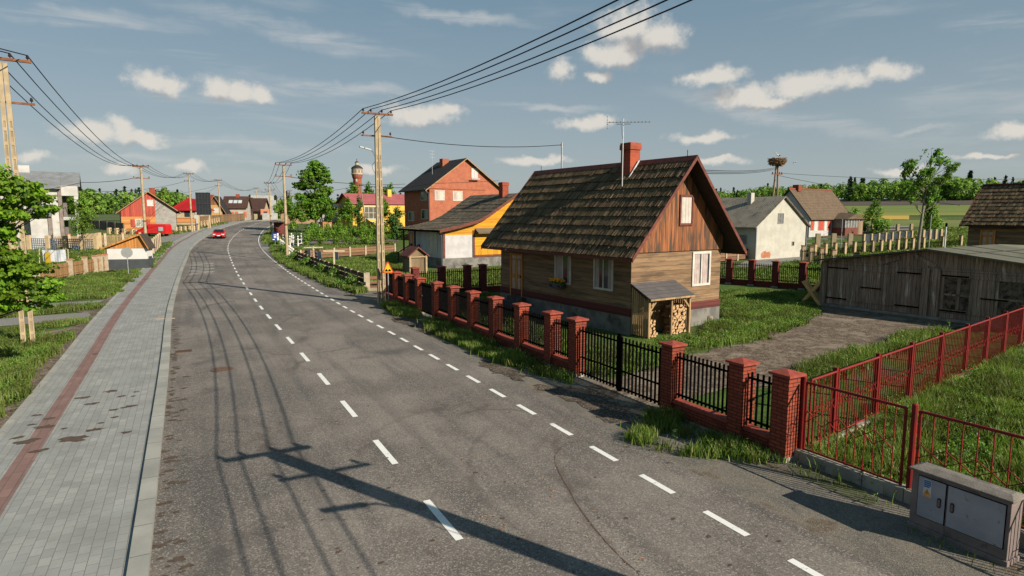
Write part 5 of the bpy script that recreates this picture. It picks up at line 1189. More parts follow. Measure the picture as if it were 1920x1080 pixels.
# white ornamental posts
whp = plain('white_stone', (.62,.60,.56), (.52,.50,.46), 4, .85, .1)
def ornate(name, label, pts, h, rails=True, ball=True, group=None):
    o = (*pts[0], tz(*pts[0])); root = empty(name, o, label, 'fence', group=group)
    for x, y in pts:
        mb = MB(); z = tz(x, y)-o[2]; cx, cy = x-o[0], y-o[1]
        mb.lathe([(.13,-.1),(.13,.15),(.09,.2),(.08,h*.6),(.11,h*.65),(.11,h*.7),(.07,h*.78)], 8, (cx, cy, z)); mb.ball((cx, cy, z+h*.9), .13, .13, .15, 8, 6); mb.build('post', whp, root, smooth=True)
    if rails:
        for p, q in zip(pts, pts[1:]):
            if math.dist(p, q) > 6: continue
            mb = MB()
            for f_ in (.22, .6): mb.bar((p[0]-o[0], p[1]-o[1], tz(*p)-o[2]+h*f_), (q[0]-o[0], q[1]-o[1], tz(*q)-o[2]+h*f_), .07, .09)
            mb.build('rail', whp, root)
    return root
w0 = G(550, 487); w1 = G(526, 466)
ornate('ornate_fence', 'white ornamental fence with ball-topped posts along the bend of the road', onln(w0, w1, 13), 1.25)
ornate('ornate_fence', 'cluster of white ball-topped posts around a dark clipped shrub in the garden', [G(531, 459), G(550, 460), G(559, 462), G(571.5, 459), G(565, 456), G(547, 456), G(544, 462), G(531, 459)], 1.5)
ornate('ornate_fence', 'row of spaced white posts behind the raspberry bushes', byx(G(558, 433), G(694, 434), [558.5,579,599,619,638,657,675.5,694], .5), 1.3, False)
# left side fences
pf = G(94, 465.5); pf2 = G(196.6, 461.5)
linefence('picket_fence', 'tan picket fence with pale brick-capped posts before the white house', byx(pf, pf2, [24,58,94,129.5,164,196.6,230,262], 1), 1.45, .3, 'picket', None, planks('tan_picket', (.32,.22,.11), (.22,.15,.075), .1, True), ph=1.65, cap=plain('brick_cap', (.5,.18,.11), (.42,.14,.09), 4, .9))
lf = G(130, 519.5); lf2 = G(191, 508)
linefence('picket_fence', 'brown picket fence with stone posts leading to the kiosk', byx(lf, lf2, [68,131,159,178,188,198], .8), 1.15, .3, 'picket', None, pic, ph=1.35, cap=MS['brick_cap'])
kf = G(288, 475); kf2 = G(298, 463.5)
linefence('board_fence', 'short brown board fence with pale posts beside the pavement behind the kiosk', onln(kf, (kf[0]+(kf2[0]-kf[0])*1.3, kf[1]+(kf2[1]-kf[1])*1.3), 5), 1.5, .24, 'slat', ph=1.75, base=.05)
gf = G(58, 447)
linefence('mesh_fence', 'blue mesh fence between beige posts right before the white house', byx(D(55, 441, 74)[:2], D(160, 441, 74)[:2], [20,55,90,122.5,155,180], 1), 1.5, .42, 'mesh', plain('beige_post', (.50,.38,.22), (.42,.31,.18), 2, .9), plain('blue_mesh', (.13,.17,.22), (.1,.13,.17), 3, .6), ph=1.85)
mb = MB(); q = D(172, 442, 77); mb.box(-1, 1.0, -.3, .3, -.5, 1.8); mb.prism([(-1,1.8),(1,1.8),(1,2.1)], -.3, .3); tag(mb.build('boundary_wall', MS['beige_post'], loc=q[:2]+(tz(q[0], q[1]),)), 'short beige wall with sloping top at the end of the mesh fence', 'wall')
linefence('plank_fence', 'weathered grey plank fence in front of the far left wood', onln(D(160, 428, 118)[:2], D(232, 430, 108)[:2], 6), 1.7, .2, 'picket', wooddk, planks('grey_plank', (.17,.145,.12), (.12,.1,.085), .2, True), ph=1.75)
linefence('rail_fence', 'low rail fence before the red gabled house', onln(D(205, 434, 106)[:2], D(262, 434, 104)[:2], 5), .9, .5, 'rail', MS['beige_post'], slatb, ph=1.0)
linefence('rail_fence', 'low timber rail fence along the drive beyond the red van', onln(D(330, 431, 112)[:2], D(371, 424, 118)[:2], 6), .9, .35, 'rail', MS['beige_post'], slatb, ph=1.0)
linefence('cross_fence', 'tan cross-braced fence beneath the black billboard', onln(D(373, 425, 122)[:2], D(411, 416.5, 146)[:2], 9), 1.3, .18, 'cross', MS['beige_post'], plain('tan_rail', (.42,.28,.13), (.33,.21,.1), 3, .9))
linefence('picket_fence', 'tall brown picket fence along the pavement before the far houses', onln(D(372, 414, 134)[:2], D(418, 416, 150)[:2], 5)+onln(D(430, 415, 158)[:2], D(473, 411, 186)[:2], 6), 2.0, .16, 'picket', pic, planks('far_picket', (.21,.135,.075), (.16,.1,.055), .3, True), ph=2.05)
linefence('plank_fence', 'dark plank fence at the foot of the salmon house', onln(D(474, 411, 186)[:2], D(499, 409.5, 200)[:2], 4), 2.2, .2, 'picket', wooddk, plain('dark_plank', (.045,.04,.038), None, 3, .9), ph=2.3)
# right side garden fences (rows of concrete posts behind the garage)
tanp = plain('garden_post', (.40,.31,.18), (.31,.235,.13), 3, .9, .2, 30); capn = plain('brown_cap', (.22,.08,.045), None, 4, .9)
r0 = G(1506, 492); r1 = G(1540, 499)
linefence('iron_fence', 'near row of capped tan posts with black iron bars leading to the garage', byx(r0, r1, [1506,1520.5,1540,1562.5,1605,1650], 1), 1.3, .32, 'iron', tanp, blackm, ph=1.65, cap=capn)
r0 = G(1528, 482); r1 = G(1697, 470)
linefence('iron_fence', 'middle row of tall capped posts with thin dark bars beside the farm lane', byx(r0, r1, [1528,1548,1566,1584,1602,1619.5,1636,1652,1667,1683,1697,1711,1731,1767,1801], 1), .9, .32, 'iron', tanp, blackm, ph=1.42, cap=capn)
r0 = G(1507, 462); r1 = G(1594, 462)
linefence('wire_fence', 'four broad greyish posts with wire rails in front of the lilac house', byx(r0, r1, [1507,1533.5,1563,1594], 1), 1.2, .55, 'rail', plain('grey_tan_post', (.36,.29,.18), None, 3, .9), greymet, ph=1.75)
r0 = D(1619, 456, 89)[:2]; r1 = D(1709, 448, 96)[:2]
bluem = plain('dark_blue_screen', (.035,.045,.075), (.025,.032,.055), 2, .6, .1)
linefence('screen_fence', 'dark blue screen fence between pale posts in the far garden', byx(r0, r1, [1619.5,1633.5,1647,1660,1672.5,1685,1697.5,1709], 1), 1.15, .34, 'mesh', tanp, bluem, ph=1.3)
r0 = D(1731, 450, 91)[:2]; r1 = D(1764, 447, 92)[:2]
linefence('screen_fence', 'short dark blue screen fence with four posts near the tall thin tree', byx(r0, r1, [1731,1743,1754,1764], 1), 1.5, .36, 'mesh', tanp, bluem, ph=1.7)
r0 = D(1613, 441, 112)[:2]; r1 = D(1709, 440, 112)[:2]
linefence('wire_fence', 'back row of pale posts below the fields', byx(r0, r1, [1613,1636,1659,1683.5,1709], 1), 1.0, .42, 'rail', tanp, greymet, ph=1.3)
r0 = D(1700, 470, 64)[:2]; r1 = D(1806, 464, 66)[:2]
linefence('brick_planter_fence', 'low pinkish brick garden wall with short posts behind the garage roof', byx(r0, r1, [1700,1712,1724,1739,1747,1761,1774,1785,1797,1806], 1), .9, .26, 'slat', tanp, bricks('planter_brick', (.28,.16,.1), (.22,.12,.075), (.2,.15,.1), .25, .1, .01), ph=1.1, base=.02, nsl=2)
r0 = G(1345, 492); r1 = G(1404, 486)
linefence('slat_fence', 'brown slat fence with pale posts beside the plastered barn', byx(r0, r1, [1335,1361,1382.5,1403], .6), 1.15, .2, 'slat', ph=1.4, base=.05)
kn = D(1632, 478, 50); t = empty('dog_kennel', (kn[0], kn[1], .0), 'dark grey roofed kennel with orange side behind the garage', 'kennel', R(20))
mb = MB(); mb.prism([(0,0),(1.6,0),(1.6,1.1),(.8,1.6),(0,1.1)], 0, 1.5, 'yz'); mb.build('wall', plain('kennel_orange', (.4,.15,.06), None, 3, .9), t); mb = MB(); mb.prism([(-.25,.95),(.8,1.6),(.8,1.7),(-.25,1.05)], -.9, 1.6, 'yz'); mb.prism([(.8,1.6),(1.85,.95),(1.85,1.05),(.8,1.7)], -.9, 1.6, 'yz'); mb.build('roof', plain('kennel_roof', (.05,.06,.075), None, 2, .8), t)
# ---------------------------------------------------------------- utility poles
def pole(label, x, y, z0, ht, ang, twin=False, group='utility poles', lamp=False, arms=(0., 1.5), aw=.85):
    t = empty('utility_pole', (x, y, z0), label, 'utility pole', ang, group)
    if twin:
        for sg in (-1, 1):
            mb = MB(); xb, xt = sg*.145, sg*.078; n = 16
            def at(f): return xb+(xt-xb)*f
            for a in (-1, 1):
                mb.add(
                    [(xb+a*.06-.02,-.11,-.3),(xb+a*.06+.02,-.11,-.3),(xb+a*.06+.02,.11,-.3),(xb+a*.06-.02,.11,-.3),(xt+a*.05-.02,-.1,ht-.12),(xt+a*.05+.02,-.1,ht-.12),(xt+a*.05+.02,.1,ht-.12),(xt+a*.05-.02,.1,ht-.12)], [(3,2,1,0),(4,5,6,7),(0,1,5,4),(1,2,6,5),(2,3,7,6),(3,0,4,7)])
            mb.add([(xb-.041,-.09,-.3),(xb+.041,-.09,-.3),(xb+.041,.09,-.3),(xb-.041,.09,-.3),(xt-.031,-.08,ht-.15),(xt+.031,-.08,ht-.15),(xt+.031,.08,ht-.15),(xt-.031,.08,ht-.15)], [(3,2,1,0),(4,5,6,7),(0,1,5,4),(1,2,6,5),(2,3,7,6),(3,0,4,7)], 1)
            for k in range(n):
                z = .5+(ht-3.0)*k/(n-1); c = at(z/ht); mb.box(c-.045, c+.045, -.104, .104, z-.06, z+.06)
            c = at(.93); mb.box(c-.042, c+.042, -.1, .1, ht-2.2, ht-.13)
            mb.build('shaft', [polem, polew], t)
    else:
        mb = MB(); mb.tube([(0,0,-.3),(0,0,ht*.5),(0,0,ht)], [.17,.145,.115], 8); mb.build('shaft', polem, t)
        for k, zz_ in enumerate((ht*.38,)):
            mb = MB(); mb.tube([(0,0,zz_-.1),(0,0,zz_+.1)], [.165,.165], 8); mb.build('band', rustw, t)
    for i, dz in enumerate(arms):
        mb = MB(); z = ht-dz; mb.box(-aw, aw, -.14 if i == 0 else -.17, -.02 if i == 0 else -.12, z-.045, z+.045) if i == 0 else mb.box(-aw-.02, aw, .115, .17, z-.04, z+.04)
        arm = mb.build('crossarm', rustw, t)
        for xx_ in ((-aw+.07, -.36, .24, aw-.1) if i == 0 else (-aw+.1, aw-.1)):
            mb = MB(); yy = -.08 if i == 0 else .14; zb = z+.045
            mb.lathe([(.016,0),(.016,.05),(.05,.055),(.06,.1),(.04,.12),(.05,.14),(.035,.18),(.012,.2)], 8, (xx_, yy, zb)); mb.build('insulator', plain('insulator_dark', (.03,.02,.018), None, 4, .3, 0, spec=.5), arm)
    if lamp:
        mb = MB(); mb.tube([(-.15,0,ht-2.3),(-.3,-.05,ht-2.0),(-.45,-.1,ht-1.92)], .03, 6); l = mb.build('lamp_arm', greymet, t)
        mb = MB(); mb.bar((-.42,-.1,ht-1.93), (-1.05,-.2,ht-1.8), .12, .07); mb.build('lamp_head', plain('lamp_white', (.42,.42,.4), None, 3, .4, .05), l)
        mb = MB(); mb.tube([(-.15,0,ht-2.5),(-.35,0,ht-2.75),(-.3,0,ht-3.0),(-.14,0,ht-3.25)], .012, 5); mb.build('cable_loop', wirem, t)
    return t
def tops(x, y, z0, ht, ang, aw=.85):
    return [Vector((x+math.cos(ang)*k-math.sin(ang)*-.08, y+math.sin(ang)*k+math.cos(ang)*-.08, z0+ht+.22)) for k in (-aw+.07, -.36, .24, aw-.1)]
RA = R(27.9)
rights = [((10.92, 1.3), 10.45, RA, True, 'tall twin-leg concrete pole standing just beyond the right edge of the view'),
          (G(716, 570), 10.4, RA, True, 'twin-leg concrete pole with street lamp beside the yellow warning sign'),
          (G(539, 488.5), 9.95, R(29), False, 'slim concrete pole at the white ornamental fence'),
          (D(509, 440, 108)[:2], None, R(5), False, 'slim concrete pole behind the blue bus sign'),
          (D(545.5, 410, 235)[:2], None, R(-10), False, 'far pole rising among the roadside trees by the bend'),
          (D(522, 410, 300)[:2], None, R(-10), False, 'most distant pole past the end of the road')]
rt = {3: 343.5, 4: 357.5, 5: 371}
rpts = []
for i, (p, h, a, tw, lb) in enumerate(rights):
    z0 = tz(*p)
    if h is None: h = zat(p, rt[i])-z0
    pole(lb, p[0], p[1], z0, h, a, tw, 'utility poles on the right of the road', lamp=(i in (0, 1)), arms=(0., 1.15) if i else (0., 1.05))
    rpts.append(tops(p[0], p[1], z0, h, a))
lefts = [((-15.0, 2.0), 10.6, R(38), True, 'tall twin-leg concrete pole just beyond the left edge of the view'),
         (G(54, 648), 10.6, R(36), True, 'twin-leg concrete pole rising behind the near maple on the left'),
         (D(275, 472, 72)[:2], None, R(30), False, 'slim concrete pole standing behind the kiosk'),
         (D(360, 428, 114)[:2], None, R(20), False, 'slim concrete pole between the red roof and the billboard'),
         (D(413.5, 418, 150)[:2], None, R(8), False, 'slim concrete pole before the tan gabled house'),
         (D(483, 408, 214)[:2], None, R(0), False, 'distant pole in front of the brown roofs'),
         (D(505, 408, 255)[:2], None, R(-5), False, 'distant pole against the salmon house')]
ltp = {2: 312.8, 3: 326, 4: 338.2, 5: 353, 6: 359}
lpts = []
for i, (p, h, a, tw, lb) in enumerate(lefts):
    z0 = tz(*p)
    if h is None: h = zat(p, ltp[i])-z0
    pole(lb, p[0], p[1], z0, h, a, tw, 'utility poles on the left of the road', arms=(0., 1.5) if i < 2 else (0., 1.3))
    lpts.append(tops(p[0], p[1], z0, h, a))
def span(p, q, sag, n=14):
    return [p+(q-p)*(k/n)-Vector((0,0,sag*4*(k/n)*(1-k/n))) for k in range(n+1)]
def wire(label, chain, group, sag=.022, r=.021, cat='overhead wire'):
    mb = MB()
    for p, q in zip(chain, chain[1:]): mb.tube(span(Vector(p), Vector(q), (Vector(q)-Vector(p)).length*sag), r, 5)
    return tag(mb.build('power_line', wirem), label, cat, group)
nm = ['outermost roadside', 'second', 'third', 'innermost house-side']
for k in range(4):
    ch0 = Vector((10.3+15.6, 1.5-31, 10.4)); st = rpts[0][k]+Vector((15.6, -30.5, 0))
    wire(f'{nm[k]} of the four black wires over the right-hand poles', [st]+[p[k] for p in rpts], 'wires of the right-hand poles', .019)
nl = ['outermost field-side', 'second from the field', 'third from the field', 'innermost roadside']
for k in range(4):
    wire(f'{nl[k]} of the four black wires over the left-hand poles', [lpts[0][k]+Vector((14, -26, 0))]+[p[k] for p in lpts], 'wires of the left-hand poles', .026)
def arm(pts): return (pts[0]+pts[3])/2-Vector((0, 0, 1.35))
# roof mast behind the timber house and service drops
q = D(1053, 330, 40); t = empty('roof_mast', (q[0], q[1], 0), 'thin wire mast standing up behind the ridge of the timber house', 'mast')
zt = zat(q, 267); mb = MB(); mb.tube([(0,0,0), (0,0,zt)], .05, 6); mb.build('pole', greymet, t); mb = MB(); mb.bar((-.12,0,zt-.15), (.12,0,zt-.15), .05, .08); mb.build('bracket', greymet, t)
Mt = Vector((q[0], q[1], zt-.15))
wire('drooping service wire from the twin-leg pole to the mast behind the timber house', [arm(rpts[1]), Mt], None, .028)
sk = D(1456, 330, 88); SK = Vector((sk[0], sk[1], zat(sk, 312)))
for k in range(3): wire(f'{["upper","middle","lower"][k]} wire of the bundle from the timber house to the stork pole', [Vector((*H.w(H.W/2+1.1, 2.2), 7.2-.1*k)), SK-Vector((0,0,.1+.12*k))], 'wires to the stork pole', .005, .024)
wire('upper wire running right from the stork pole over the fields', [SK-Vector((0,0,.9)), Vector(D(1960, 334, 95))], None, .012, .025)
wire('lower wire sagging right from the stork pole to the far shed', [SK-Vector((0,0,1.2)), Vector(D(1800, 385, 70))], None, .012, .025)
wire('thin wire above the ridge of the right timber house', [Vector(D(1690, 362, 110)), Vector(D(1868, 343, 60)), Vector(D(1990, 338, 55))], None, .008, .02)
wire('service wire from the kiosk pole to the white house', [arm(lpts[2]), Vector(D(154, 342, 78)), Vector(D(48, 360, 70))], None, .015, .03)
wire('lower dashed-looking wire from the billboard pole to the white house', [arm(lpts[3]), Vector(D(153, 358, 79))], None, .02, .025)
wire('wire from the tan house pole to the red roof', [arm(lpts[4]), Vector(D(325, 364, 136))], None, .015, .025)
wire('wire from the tan house pole down behind the billboard', [arm(lpts[4]), Vector(D(384, 362, 160))], None, .015, .025)
wire('service wire from the white fence pole to the brick house', [arm(rpts[2]), Vector(D(760, 345, 98))], None, .012, .03)
AF = D(676, 424, 108); afz = tz(AF[0], AF[1]); aft = zat(AF, 345)
t = empty('a_frame_pole', (AF[0], AF[1], afz), 'two-legged wooden pole standing before the yellow hall', 'utility pole', R(5))
for a in (-.35, 1.15):
    mb = MB(); mb.tube([(a,0,-.3), (.1+.06*(1 if a > 0 else -1),0,aft-afz)], [.13,.09], 7); mb.build('leg', plain('pole_wood', (.26,.19,.12), (.2,.14,.09), 3, .9, .2), t)
mb = MB(); mb.bar((-.5,-.1,aft-afz-.2),(.7,-.1,aft-afz-.2),.08,.1); mb.build('crossarm', rustw, t)
wire('wire from the two-legged pole to the eave of the brick house', [Vector((AF[0], AF[1], aft-.2)), Vector(D(757, 352, 98))], None, .01, .04)
wire('wire from the two-legged pole towards the far trees', [Vector((AF[0], AF[1], aft-.2)), Vector(D(560, 358, 160))], None, .01, .03)
wire('wire crossing the front of the brick house gable', [Vector(D(757, 352, 98)), Vector(D(812, 343.8, 96)), Vector(D(935, 339, 101))], None, .004, .03)
# ---------------------------------------------------------------- stork nest pole
t = empty('nest_pole', (sk[0], sk[1], tz(sk[0], sk[1])), 'two-legged pole carrying a stork nest behind the plastered barn', 'utility pole', R(20)); zb = tz(sk[0], sk[1]); zn = zat(sk, 309)-zb
for a in (-.95, .55):
    mb = MB(); mb.tube([(a,0,-.3), (.16 if a > 0 else -.12,0,zn)], [.17,.12], 7); mb.build('leg', MS['pole_wood'], t)
mb = MB()
mb.bar((-.95,-.1,zn-1.3),(.95,-.1,zn-1.3),.1,.12); mb.build('crossarm', rustw, t)
mb = MB(); mb.bar((-.95,-.1,zn-.15),(.95,-.1,zn-.15),.1,.12); mb.bar((0,-.9,zn-.09),(0,.9,zn-.09),.1,.1); mb.build('nest_platform', rustw, t)
mb = MB()
for k in (-.8,-.3,.4,.8): mb.lathe([(.03,0),(.08,.05),(.09,.16),(.05,.25)], 7, (k,-.1,zn-1.25))
mb.build('insulator', MS['insulator_dark'], t)
ns = MB(); 
for k in range(520):
    a = random.uniform(0, 6.28); f_ = random.random(); r0 = .95+.25*math.sin(f_*2.6); z = f_*.85
    p = Vector((math.cos(a)*r0*.9, math.sin(a)*r0*.9, z)); d = Vector((-math.sin(a)+random.gauss(0,.35), math.cos(a)+random.gauss(0,.35), random.gauss(0,.25))).normalized()*random.uniform(.2,.5)
    ns.bar(p-d, p+d, .03, .03)
ns.lathe([(.5,0),(.95,.05),(1.15,.4),(1.05,.75),(.7,.85),(.2,.75)], 14)
NZ = zb+zn+.02
tag(ns.build('stork_nest', island('nest_twigs', [(.10,.06,.03), (.2,.12,.06), (.28,.18,.09)], .95, 8, 0), loc=(sk[0], sk[1], NZ)), 'large round stork nest of twigs on top of the pole', 'nest')
def bird(name, label, cat, loc, rz, s, fly=False):
    bm_ = MB()
    bm_.tube([(-.45,0,.55),(-.3,0,.6),(0,0,.68),(.22,0,.75),(.34,0,.9),(.38,0,1.12),(.46,0,1.2),(.54,0,1.19),(.85,0,1.12)], [.02,.1,.16,.12,.06,.05,.065,.045,.008], 8)
    m_ = plain('stork_white', (.65,.64,.6), None, 4, .8, 0)
    o = bm_.build(name, m_, smooth=True, loc=loc); o.rotation_euler = (0, 0, rz); o.scale = (s, s, s); tag(o, label, cat)
    w = MB()
    if fly:
        for sg in (-1, 1): w.add([(.2,sg*.1,.72),(-.25,sg*.1,.68),(-.2,sg*.6,.95),(.15,sg*.6,1.0),(-.25,sg*1.1,.9),(0,sg*1.1,.93)], [(0,1,2,3),(3,2,4,5)])
    else: w.ball((-.15,0,.66), .34, .18, .13, 8, 6)
    w.build('wings', plain('stork_black', (.02,.02,.02), None, 4, .8, 0), o)
    if not fly:
        l = MB(); l.tube([(0,.06,.6),(.02,.06,.25),(0,.06,0)], .015, 5); l.tube([(0,-.06,.6),(.02,-.06,.25),(0,-.06,0)], .015, 5); l.build('legs', plain('stork_red', (.5,.1,.05), None, 4, .7, 0), o)
    return o
bird('stork', 'stork standing in the big nest on the pole', 'stork', (sk[0]+.1, sk[1], NZ+.8), R(180), .7)
fb_ = D(1490, 310, 110); bird('flying_bird', 'small dark bird flying to the right of the stork nest', 'bird', fb_, R(20), .55, True)
# ---------------------------------------------------------------- signs and street furniture
def disc(mb, c, r, t, n=24, m=0): mb.prism([(c[0]+r*math.cos(2*math.pi*k/n), c[1]+r*math.sin(2*math.pi*k/n)) for k in range(n)], -t, 0, m=m)
sp = G(729, 573); t = empty('warning_sign', (*sp, 0), 'yellow triangular uneven-road warning sign beside the twin-leg pole', 'road sign', R(12))
zt = zat(sp, 489.5); zl = zat(sp, 512); hw = 10.8*sp[1]/F*1.03
mb = MB(); mb.tube([(0,.03,-.1), (0,.03,zt-.1)], .032, 8); mb.build('post', greymet, t)
def rtri(hw, z0, z1, r=.05):
    out = []
    for cx, cz, a0 in ((-hw+r*1.5, z0+r, 150), (hw-r*1.5, z0+r, 270), (0, z1-r*1.6, 30)):
        for k in range(5): a = R(a0+30*k); out.append((cx+r*math.cos(a), cz+r*math.sin(a)))
    return out
mb = MB(); mb.prism(rtri(hw, zl, zt), -.012, 0); pl = mb.build('sign_border', plain('sign_red', (.50,.05,.015), None, 4, .5, 0), t)
mb = MB(); mb.prism(rtri(hw-.085, zl+.05, zt-.11, .03), -.016, -.0122); mb.build('sign_face', plain('sign_yellow', (.78,.50,.02), None, 4, .5, 0), t)
mb = MB(); w = hw*.62; b0_ = zl+.09
pp = [(-w, b0_), (w, b0_), (w*.85, b0_+.05)] + [(w*(.42+.3*math.cos(R(a))), b0_+.055+.075*math.sin(R(a))) for a in range(0, 181, 30)] + [(0, b0_+.045)] + [(w*(-.42+.3*math.cos(R(a))), b0_+.055+.075*math.sin(R(a))) for a in range(0, 181, 30)] + [(-w*.85, b0_+.05)]
mb.prism(pp, -.02, -.0162); mb.build('bump_symbol', blackm, t)
q = G(241, 517); t = empty('round_sign', (*q, tz(*q)), 'round grey sign seen from the back on a thin post before the kiosk', 'road sign', R(20))
zc = zat(q, 473.5)-tz(*q); mb = MB(); mb.tube([(0,.03,-.1), (0,.03,zc+.3)], .032, 8); mb.build('post', greymet, t)
mb = MB(); disc(mb, (0, zc), .42, .02); mb.build('sign_disc', plain('sign_back', (.30,.31,.30), (.26,.27,.26), 2, .5, .05, metal=.3), t)
q = D(516, 460, 84); z0 = tz(q[0], q[1]); t = empty('bus_stop_sign', (q[0], q[1], z0), 'blue bus stop sign with white bus symbol on a thin post', 'road sign', R(15)); zc = zat(q, 443.5)-z0
mb = MB(); mb.tube([(0,.03,-.1), (0,.03,zc)], .035, 8); mb.build('post', greymet, t)
mb = MB(); mb.box(-.3, .3, -.02, 0, zc-.5, zc+.5); mb.build('sign_face', plain('sign_blue', (.02,.05,.30), None, 4, .4, 0), t)
mb = MB(); mb.box(-.12, .2, -.026, -.021, zc-.2, zc+.3); mb.box(-.3, -.02, -.025, -.021, zc-.46, zc-.33); mb.build('bus_symbol', plain('sign_white', (.75,.75,.75), None, 4, .5, 0), t)
mb = MB(); mb.box(-.08, .0, -.032, -.0265, zc+.05, zc+.22); mb.box(.06, .16, -.032, -.0265, zc+.05, zc+.22); mb.build('bus_window', MS['sign_blue'], t)
mb = MB(); mb.box(.3, .5, -.02, 0.0, zc-.5, zc+.45); mb.build('timetable', MS['sign_white'], t)
q = D(524.3, 452, 86); z0 = tz(q[0], q[1]); t = empty('orange_marker', (q[0], q[1], z0), 'small orange bollard marker by the white fence', 'marker')
mb = MB(); mb.lathe([(.12,-.1),(.12,.5),(.16,.55),(.16,.8),(.1,.85),(.1,1.0),(.15,1.05),(.12,1.15)], 8); mb.build('body', plain('marker_orange', (.7,.22,.02), None, 3, .6), t)
q = D(384, 424, 124); z0 = tz(q[0], q[1]); t = empty('billboard', (q[0], q[1], z0), 'tall black billboard back on short legs over the cross-braced fence', 'billboard', R(12)); za, zb_ = zat(q, 361.5)-z0, zat(q, 402.5)-z0
mb = MB(); mb.box(-1.32, 1.32, -.1, .1, zb_, za); pn = mb.build('panel', plain('billboard_black', (.022,.025,.03), (.017,.019,.023), 2, .6, .05), t)
mb = MB()
for k in range(6): x = -1.32+2.64*k/5; mb.box(x-.04, x+.04, -.16, -.101, zb_-.02, za+.03)
for k in range(5): z = zb_+(za-zb_)*k/4; mb.box(-1.36, 1.36, -.2, -.161, z-.06, z+.06)
mb.build('frame', plain('billboard_frame', (.045,.05,.055), None, 3, .5, .05), pn)
for x in (-1.0, 1.0):
    mb = MB(); mb.box(x-.1, x+.1, -.1, .1, -.3, zb_); mb.bar((x, -.1, zb_), (x, -1.6, 0), .1, .1); mb.build('leg', MS['beige_post'], t)
q = D(368.5, 418, 110); z0 = tz(q[0], q[1]); t = empty('roadside_sign', (q[0], q[1], z0), 'small pale square sign back at the foot of the billboard', 'road sign', R(10)); zc = zat(q, 406.5)-z0
mb = MB(); mb.tube([(0,.03,-.2),(0,.03,zc)], .03, 6); mb.build('post', greymet, t); mb = MB(); mb.box(-.3,.3,-.02,0,zc-.32,zc+.32); mb.build('sign_face', plain('pale_back', (.5,.5,.48), None, 3, .6), t)
# sawbuck by the garage
q = (16.62, 34.1); t = empty('sawbuck', (*q, 0), 'pale wooden X-shaped sawbuck leaning by the garage corner', 'sawbuck', HD-R(70))
paleb = plain('pale_board', (.68,.44,.18), (.58,.37,.14), 5, .8, .15)
for y in (0, .75):
    for sg in (-1, 1): mb = MB(); mb.bar((sg*-.5, y+.04*sg, 0), (sg*.42, y+.04*sg, 1.3), .07, .15); mb.build('brace', paleb, t)
mb = MB(); mb.bar((0,-.1,.62), (0,.95,.62), .1, .1); mb.build('rail', paleb, t)
# clothes posts
def cpost(label, px, py, pyb, half):
    q = G(px, py); z = zat(q, pyb); t = empty('clothes_post', (*q, tz(*q)), label, 'clothes post', R(8), 'clothes posts in the garden'); h = z-tz(*q)
    mb = MB(); mb.box(-.07,.07,-.07,.07,-.2,h+.05); mb.build('post', plain('cream_post', (.55,.48,.34), (.46,.4,.28), 3, .9), t)
    mb = MB(); mb.box(-half, half, -.05, .05, h-.12, h); mb.build('crossbar', MS['cream_post'], t); return q, h
q1, h1 = cpost('farther clothes post with cream crossbar by the slat fence', 588.5, 486, 463, 1.0)
q2, h2 = cpost('nearer clothes post with cream crossbar over the low slat fence', 627, 498, 469.5, 1.0)
for k, off in enumerate((-.85, -.2, .45)):
    a = Vector((q1[0]+off, q1[1]+off*.14, tz(*q1)+h1-.05)); b = Vector((q2[0]+off, q2[1]+off*.14, h2-.05)); mb = MB(); mb.tube(span(a, b, .1), .012, 4); tag(mb.build('clothes_line', wirem), f'{["left","middle","right"][k]} thin line strung between the two clothes posts', 'clothes line', 'clothes lines')
def cloth(name, label, f0, f1, off, drop, mat, w=.06):
    a = Vector((q1[0]+off, q1[1]+off*.14, tz(*q1)+h1-.05)); b = Vector((q2[0]+off, q2[1]+off*.14, h2-.05)); P = [a+(b-a)*(f0+(f1-f0)*k/8)-Vector((0,0,.08)) for k in range(9)]
    d = (b-a).normalized(); n = Vector((-d.y, d.x, 0)); vs = []
    for i, p in enumerate(P):
        for j in range(5): vs.append(p-Vector((0,0,drop*j/4))+n*(w*math.sin(i*1.7+j*.3)*j/4))
    mb = MB(); mb.add(vs, [(i*5+j, i*5+j+1, i*5+j+6, i*5+j+5) for i in range(8) for j in range(4)])
    o = mb.build(name, mat); md = o.modifiers.new('thick', 'SOLIDIFY'); md.thickness = .012; return tag(o, label, 'laundry', 'laundry on the lines')
gcl = plain('grey_cloth', (.40,.43,.48), (.33,.36,.41), 3, .9); ycl = plain('yellow_cloth', (.60,.38,.03), None, 3, .9)
stm, nt_, bs_ = start('red_striped_cloth'); sv = nd(nt_, 'SeparateXYZ', {0: coord(nt_)}); 
setb(nt_, bs_, mix(nt_, rmp(nt_, mth(nt_, 'FRACT', mth(nt_, 'MULTIPLY', sv.outputs[2], 3.)), .45, .5), (.5,.04,.03), (.6,.55,.5)), .9)
cloth('hanging_towel', 'grey sheet hanging nearest the farther clothes post', .08, .28, -.85, 1.0, gcl)
cloth('hanging_towel', 'mustard yellow cloth on the clothes line', .2, .42, -.2, .8, ycl)
cloth('hanging_towel', 'red and white striped cloth on the clothes line', .5, .62, -.85, .95, stm)
cloth('hanging_towel', 'grey sheet hanging beside the striped cloth', .63, .84, -.85, 1.05, gcl)
cloth('hanging_towel', 'grey sheet hanging nearest the nearer clothes post', .8, .97, .45, .75, gcl)
